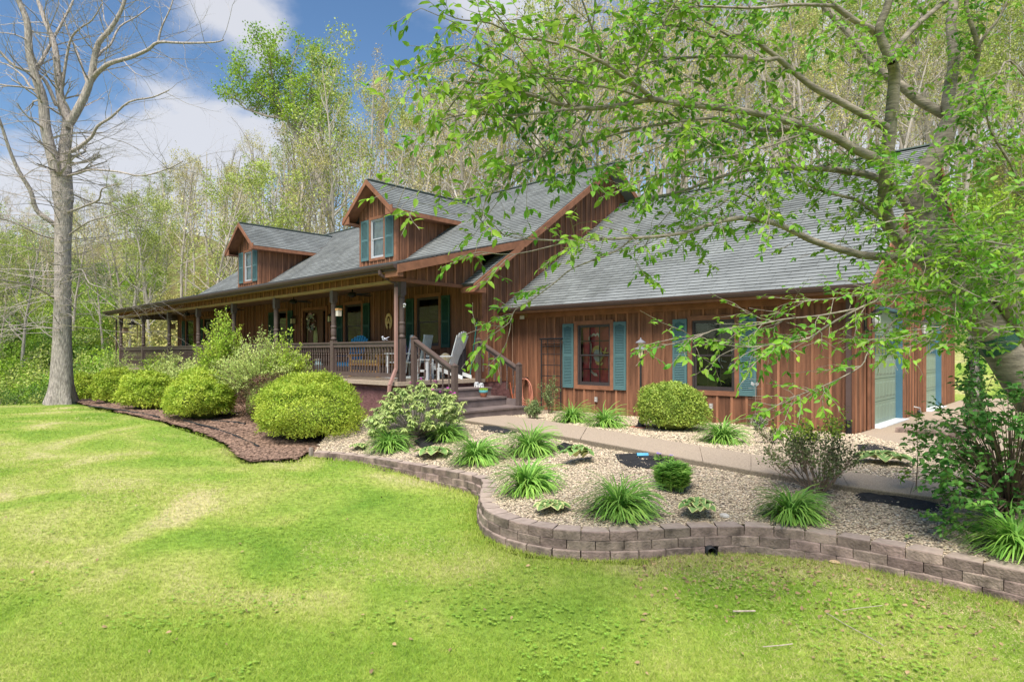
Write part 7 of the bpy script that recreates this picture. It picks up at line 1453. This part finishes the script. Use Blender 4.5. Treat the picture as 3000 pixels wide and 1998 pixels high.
for nm, m_, n_ in (('green_bow', mat('sage_ribbon', (.24, .33, .26), .8, island=.4), 40), ('pink_bow', mat('mauve_ribbon', (.42, .26, .30), .8, island=.4), 22), ('cream_flowers', mat('cream_flower', (.6, .56, .42), .8, island=.3), 34)):
    a = r11.uniform(0, 6.28, n_); Pq = np.stack([c[0] + .2 * np.cos(a), np.full(n_, c[1] - .07), c[2] + .27 * np.sin(a)], 1); joined(nm, [leaf_arrays(Pq, rand_dirs(n_, r11), np.tile([0, -1., 0], (n_, 1)), .11, .6)], m_, wr_, kind=None)
GLD = mat('gold_number', (.58, .42, .16), .4); hn = thing('house_number', 'brass house number running down the wall left of the front door', 'house number', atY(884, 960, YM - .05))
for k, ch in enumerate('5931'): p = atY(884, 938 + k * 13.5, YM - .05); text(ch, .17, GLD, hn, MXZ(p[0], YM - .05, p[2]), 'digit', .006, .004)
c = atY(1139, 942, YM - .06); hs = thing('horseshoe_sign', 'tan wooden horseshoe sign with the letter A on the porch wall', 'sign', c); TAN = mat('tan_wood', (.80, .56, .26), .6, .12, 6); P = [(c[0] + .135 * math.sin(a) , c[1], c[2] + .21 * math.cos(a)) for a in np.linspace(-2.75, 2.75, 26)]
V = []
for i, p in enumerate(P): n = np.array([p[0] - c[0], 0, p[2] - c[2]]); n /= np.linalg.norm(n); q = np.array(p); V += [q + n * .042 - [0, .012, 0], q - n * .042 - [0, .012, 0], q - n * .042 + [0, .006, 0], q + n * .042 + [0, .006, 0]]
MB().add(V, [(4 * i + j, 4 * i + (j + 1) % 4, 4 * i + 4 + (j + 1) % 4, 4 * i + 4 + j) for i in range(len(P) - 1) for j in range(4)] + [(0, 1, 2, 3), tuple(4 * (len(P) - 1) + j for j in range(4))]).build('horseshoe', TAN, hs); text('A', .30, TAN, hs, MXZ(c[0], c[1] - .01, c[2] - .02), 'letter', .006, .006)
for i in range(3, 24, 4): p = P[i]; MB().ball((p[0], p[1] - .014, p[2]), .010, 6, 4).build('stud', WHITE, hs)
MB().tube([(c[0] - .08, c[1], c[2] + .2), (c[0], c[1], c[2] + .36), (c[0] + .08, c[1], c[2] + .2)], .004, 4).build('cord', BLACK, hs)
c = atY(945, 899, YM - .02)
# pot with grass and tiny ceramic houses on the steps, mat
p = (-11.0, 10.62, RISE[1]); t = thing('flower_pot', 'teal and copper glazed pot with bright green seedlings on the steps', 'flower pot', p); part(MB().lathe([(.065, 0), (.085, .04), (.10, .10), (.105, .11)], n=14), 'pot', mat('copper_glaze', (.25, .09, .05), .25, .3, 12), t); part(MB().lathe([(.105, .11), (.115, .135), (.115, .17)], n=14), 'rim', mat('teal_glaze', (.12, .38, .40), .25), t); n = 220; a = r11.uniform(0, 6.28, n); q = .095 * np.sqrt(r11.random(n)); o = joined('seedlings', [leaf_arrays(np.stack([q * np.cos(a), q * np.sin(a), np.full(n, .165)], 1), rand_dirs(n, r11) * .5 + [0, 0, 1], rand_dirs(n, r11), .06, .3)], BRIGHT); o.parent = t
for k, (x, y, s) in enumerate(((-11.62, 10.98, 1.), (-11.52, 11.02, .7), (-11.45, 10.98, .7), (-11.36, 10.9, .9))):
    z = RISE[0]; t = thing('ceramic_house', ('largest white ceramic house on the top step', 'small white ceramic house second on the top step', 'small white ceramic house third on the top step', 'rightmost white ceramic house on the top step')[k], 'ornament', (x, y, z), 0, 'white ceramic houses on the top step'); w_ = .045 * s; part(MB().box(-w_, w_, -w_, w_, 0, .08 * s), 'walls', WHITE, t); part(MB().add([(-w_ * 1.15, -w_ * 1.15, .08 * s), (w_ * 1.15, -w_ * 1.15, .08 * s), (w_ * 1.15, w_ * 1.15, .08 * s), (-w_ * 1.15, w_ * 1.15, .08 * s), (-w_ * 1.15, 0, .13 * s), (w_ * 1.15, 0, .13 * s)], [(0, 1, 5, 4), (3, 4, 5, 2), (0, 4, 3), (1, 2, 5)]), 'roof', GREYV, t); part(MB().box(-.012 * s, .012 * s, -w_ - .002, -w_, .0, .045 * s), 'door', BLACK, t)
# second hose nozzle wand by the stairs
p = atY(1505, 1185, 11.4); MB().tube([p, atY(1494, 1120, 11.4)], .012, 6).build('tool_handle', mat('orange_tool', (.5, .13, .06), .5), label='orange handled tool standing behind the stair newel', cat='tool')
# green guard strip on the cherry trunk
S = smooth(depth_line(CT[0][0], 6.6, 6.3), 3); i = 9; MB().tube([S[i - 1], S[i]], [.185, .182], 14, False).build('trunk_band', mat('green_mesh', (.03, .085, .065), .6, .3, 80), label='dark green mesh band around the cherry trunk', cat='band')
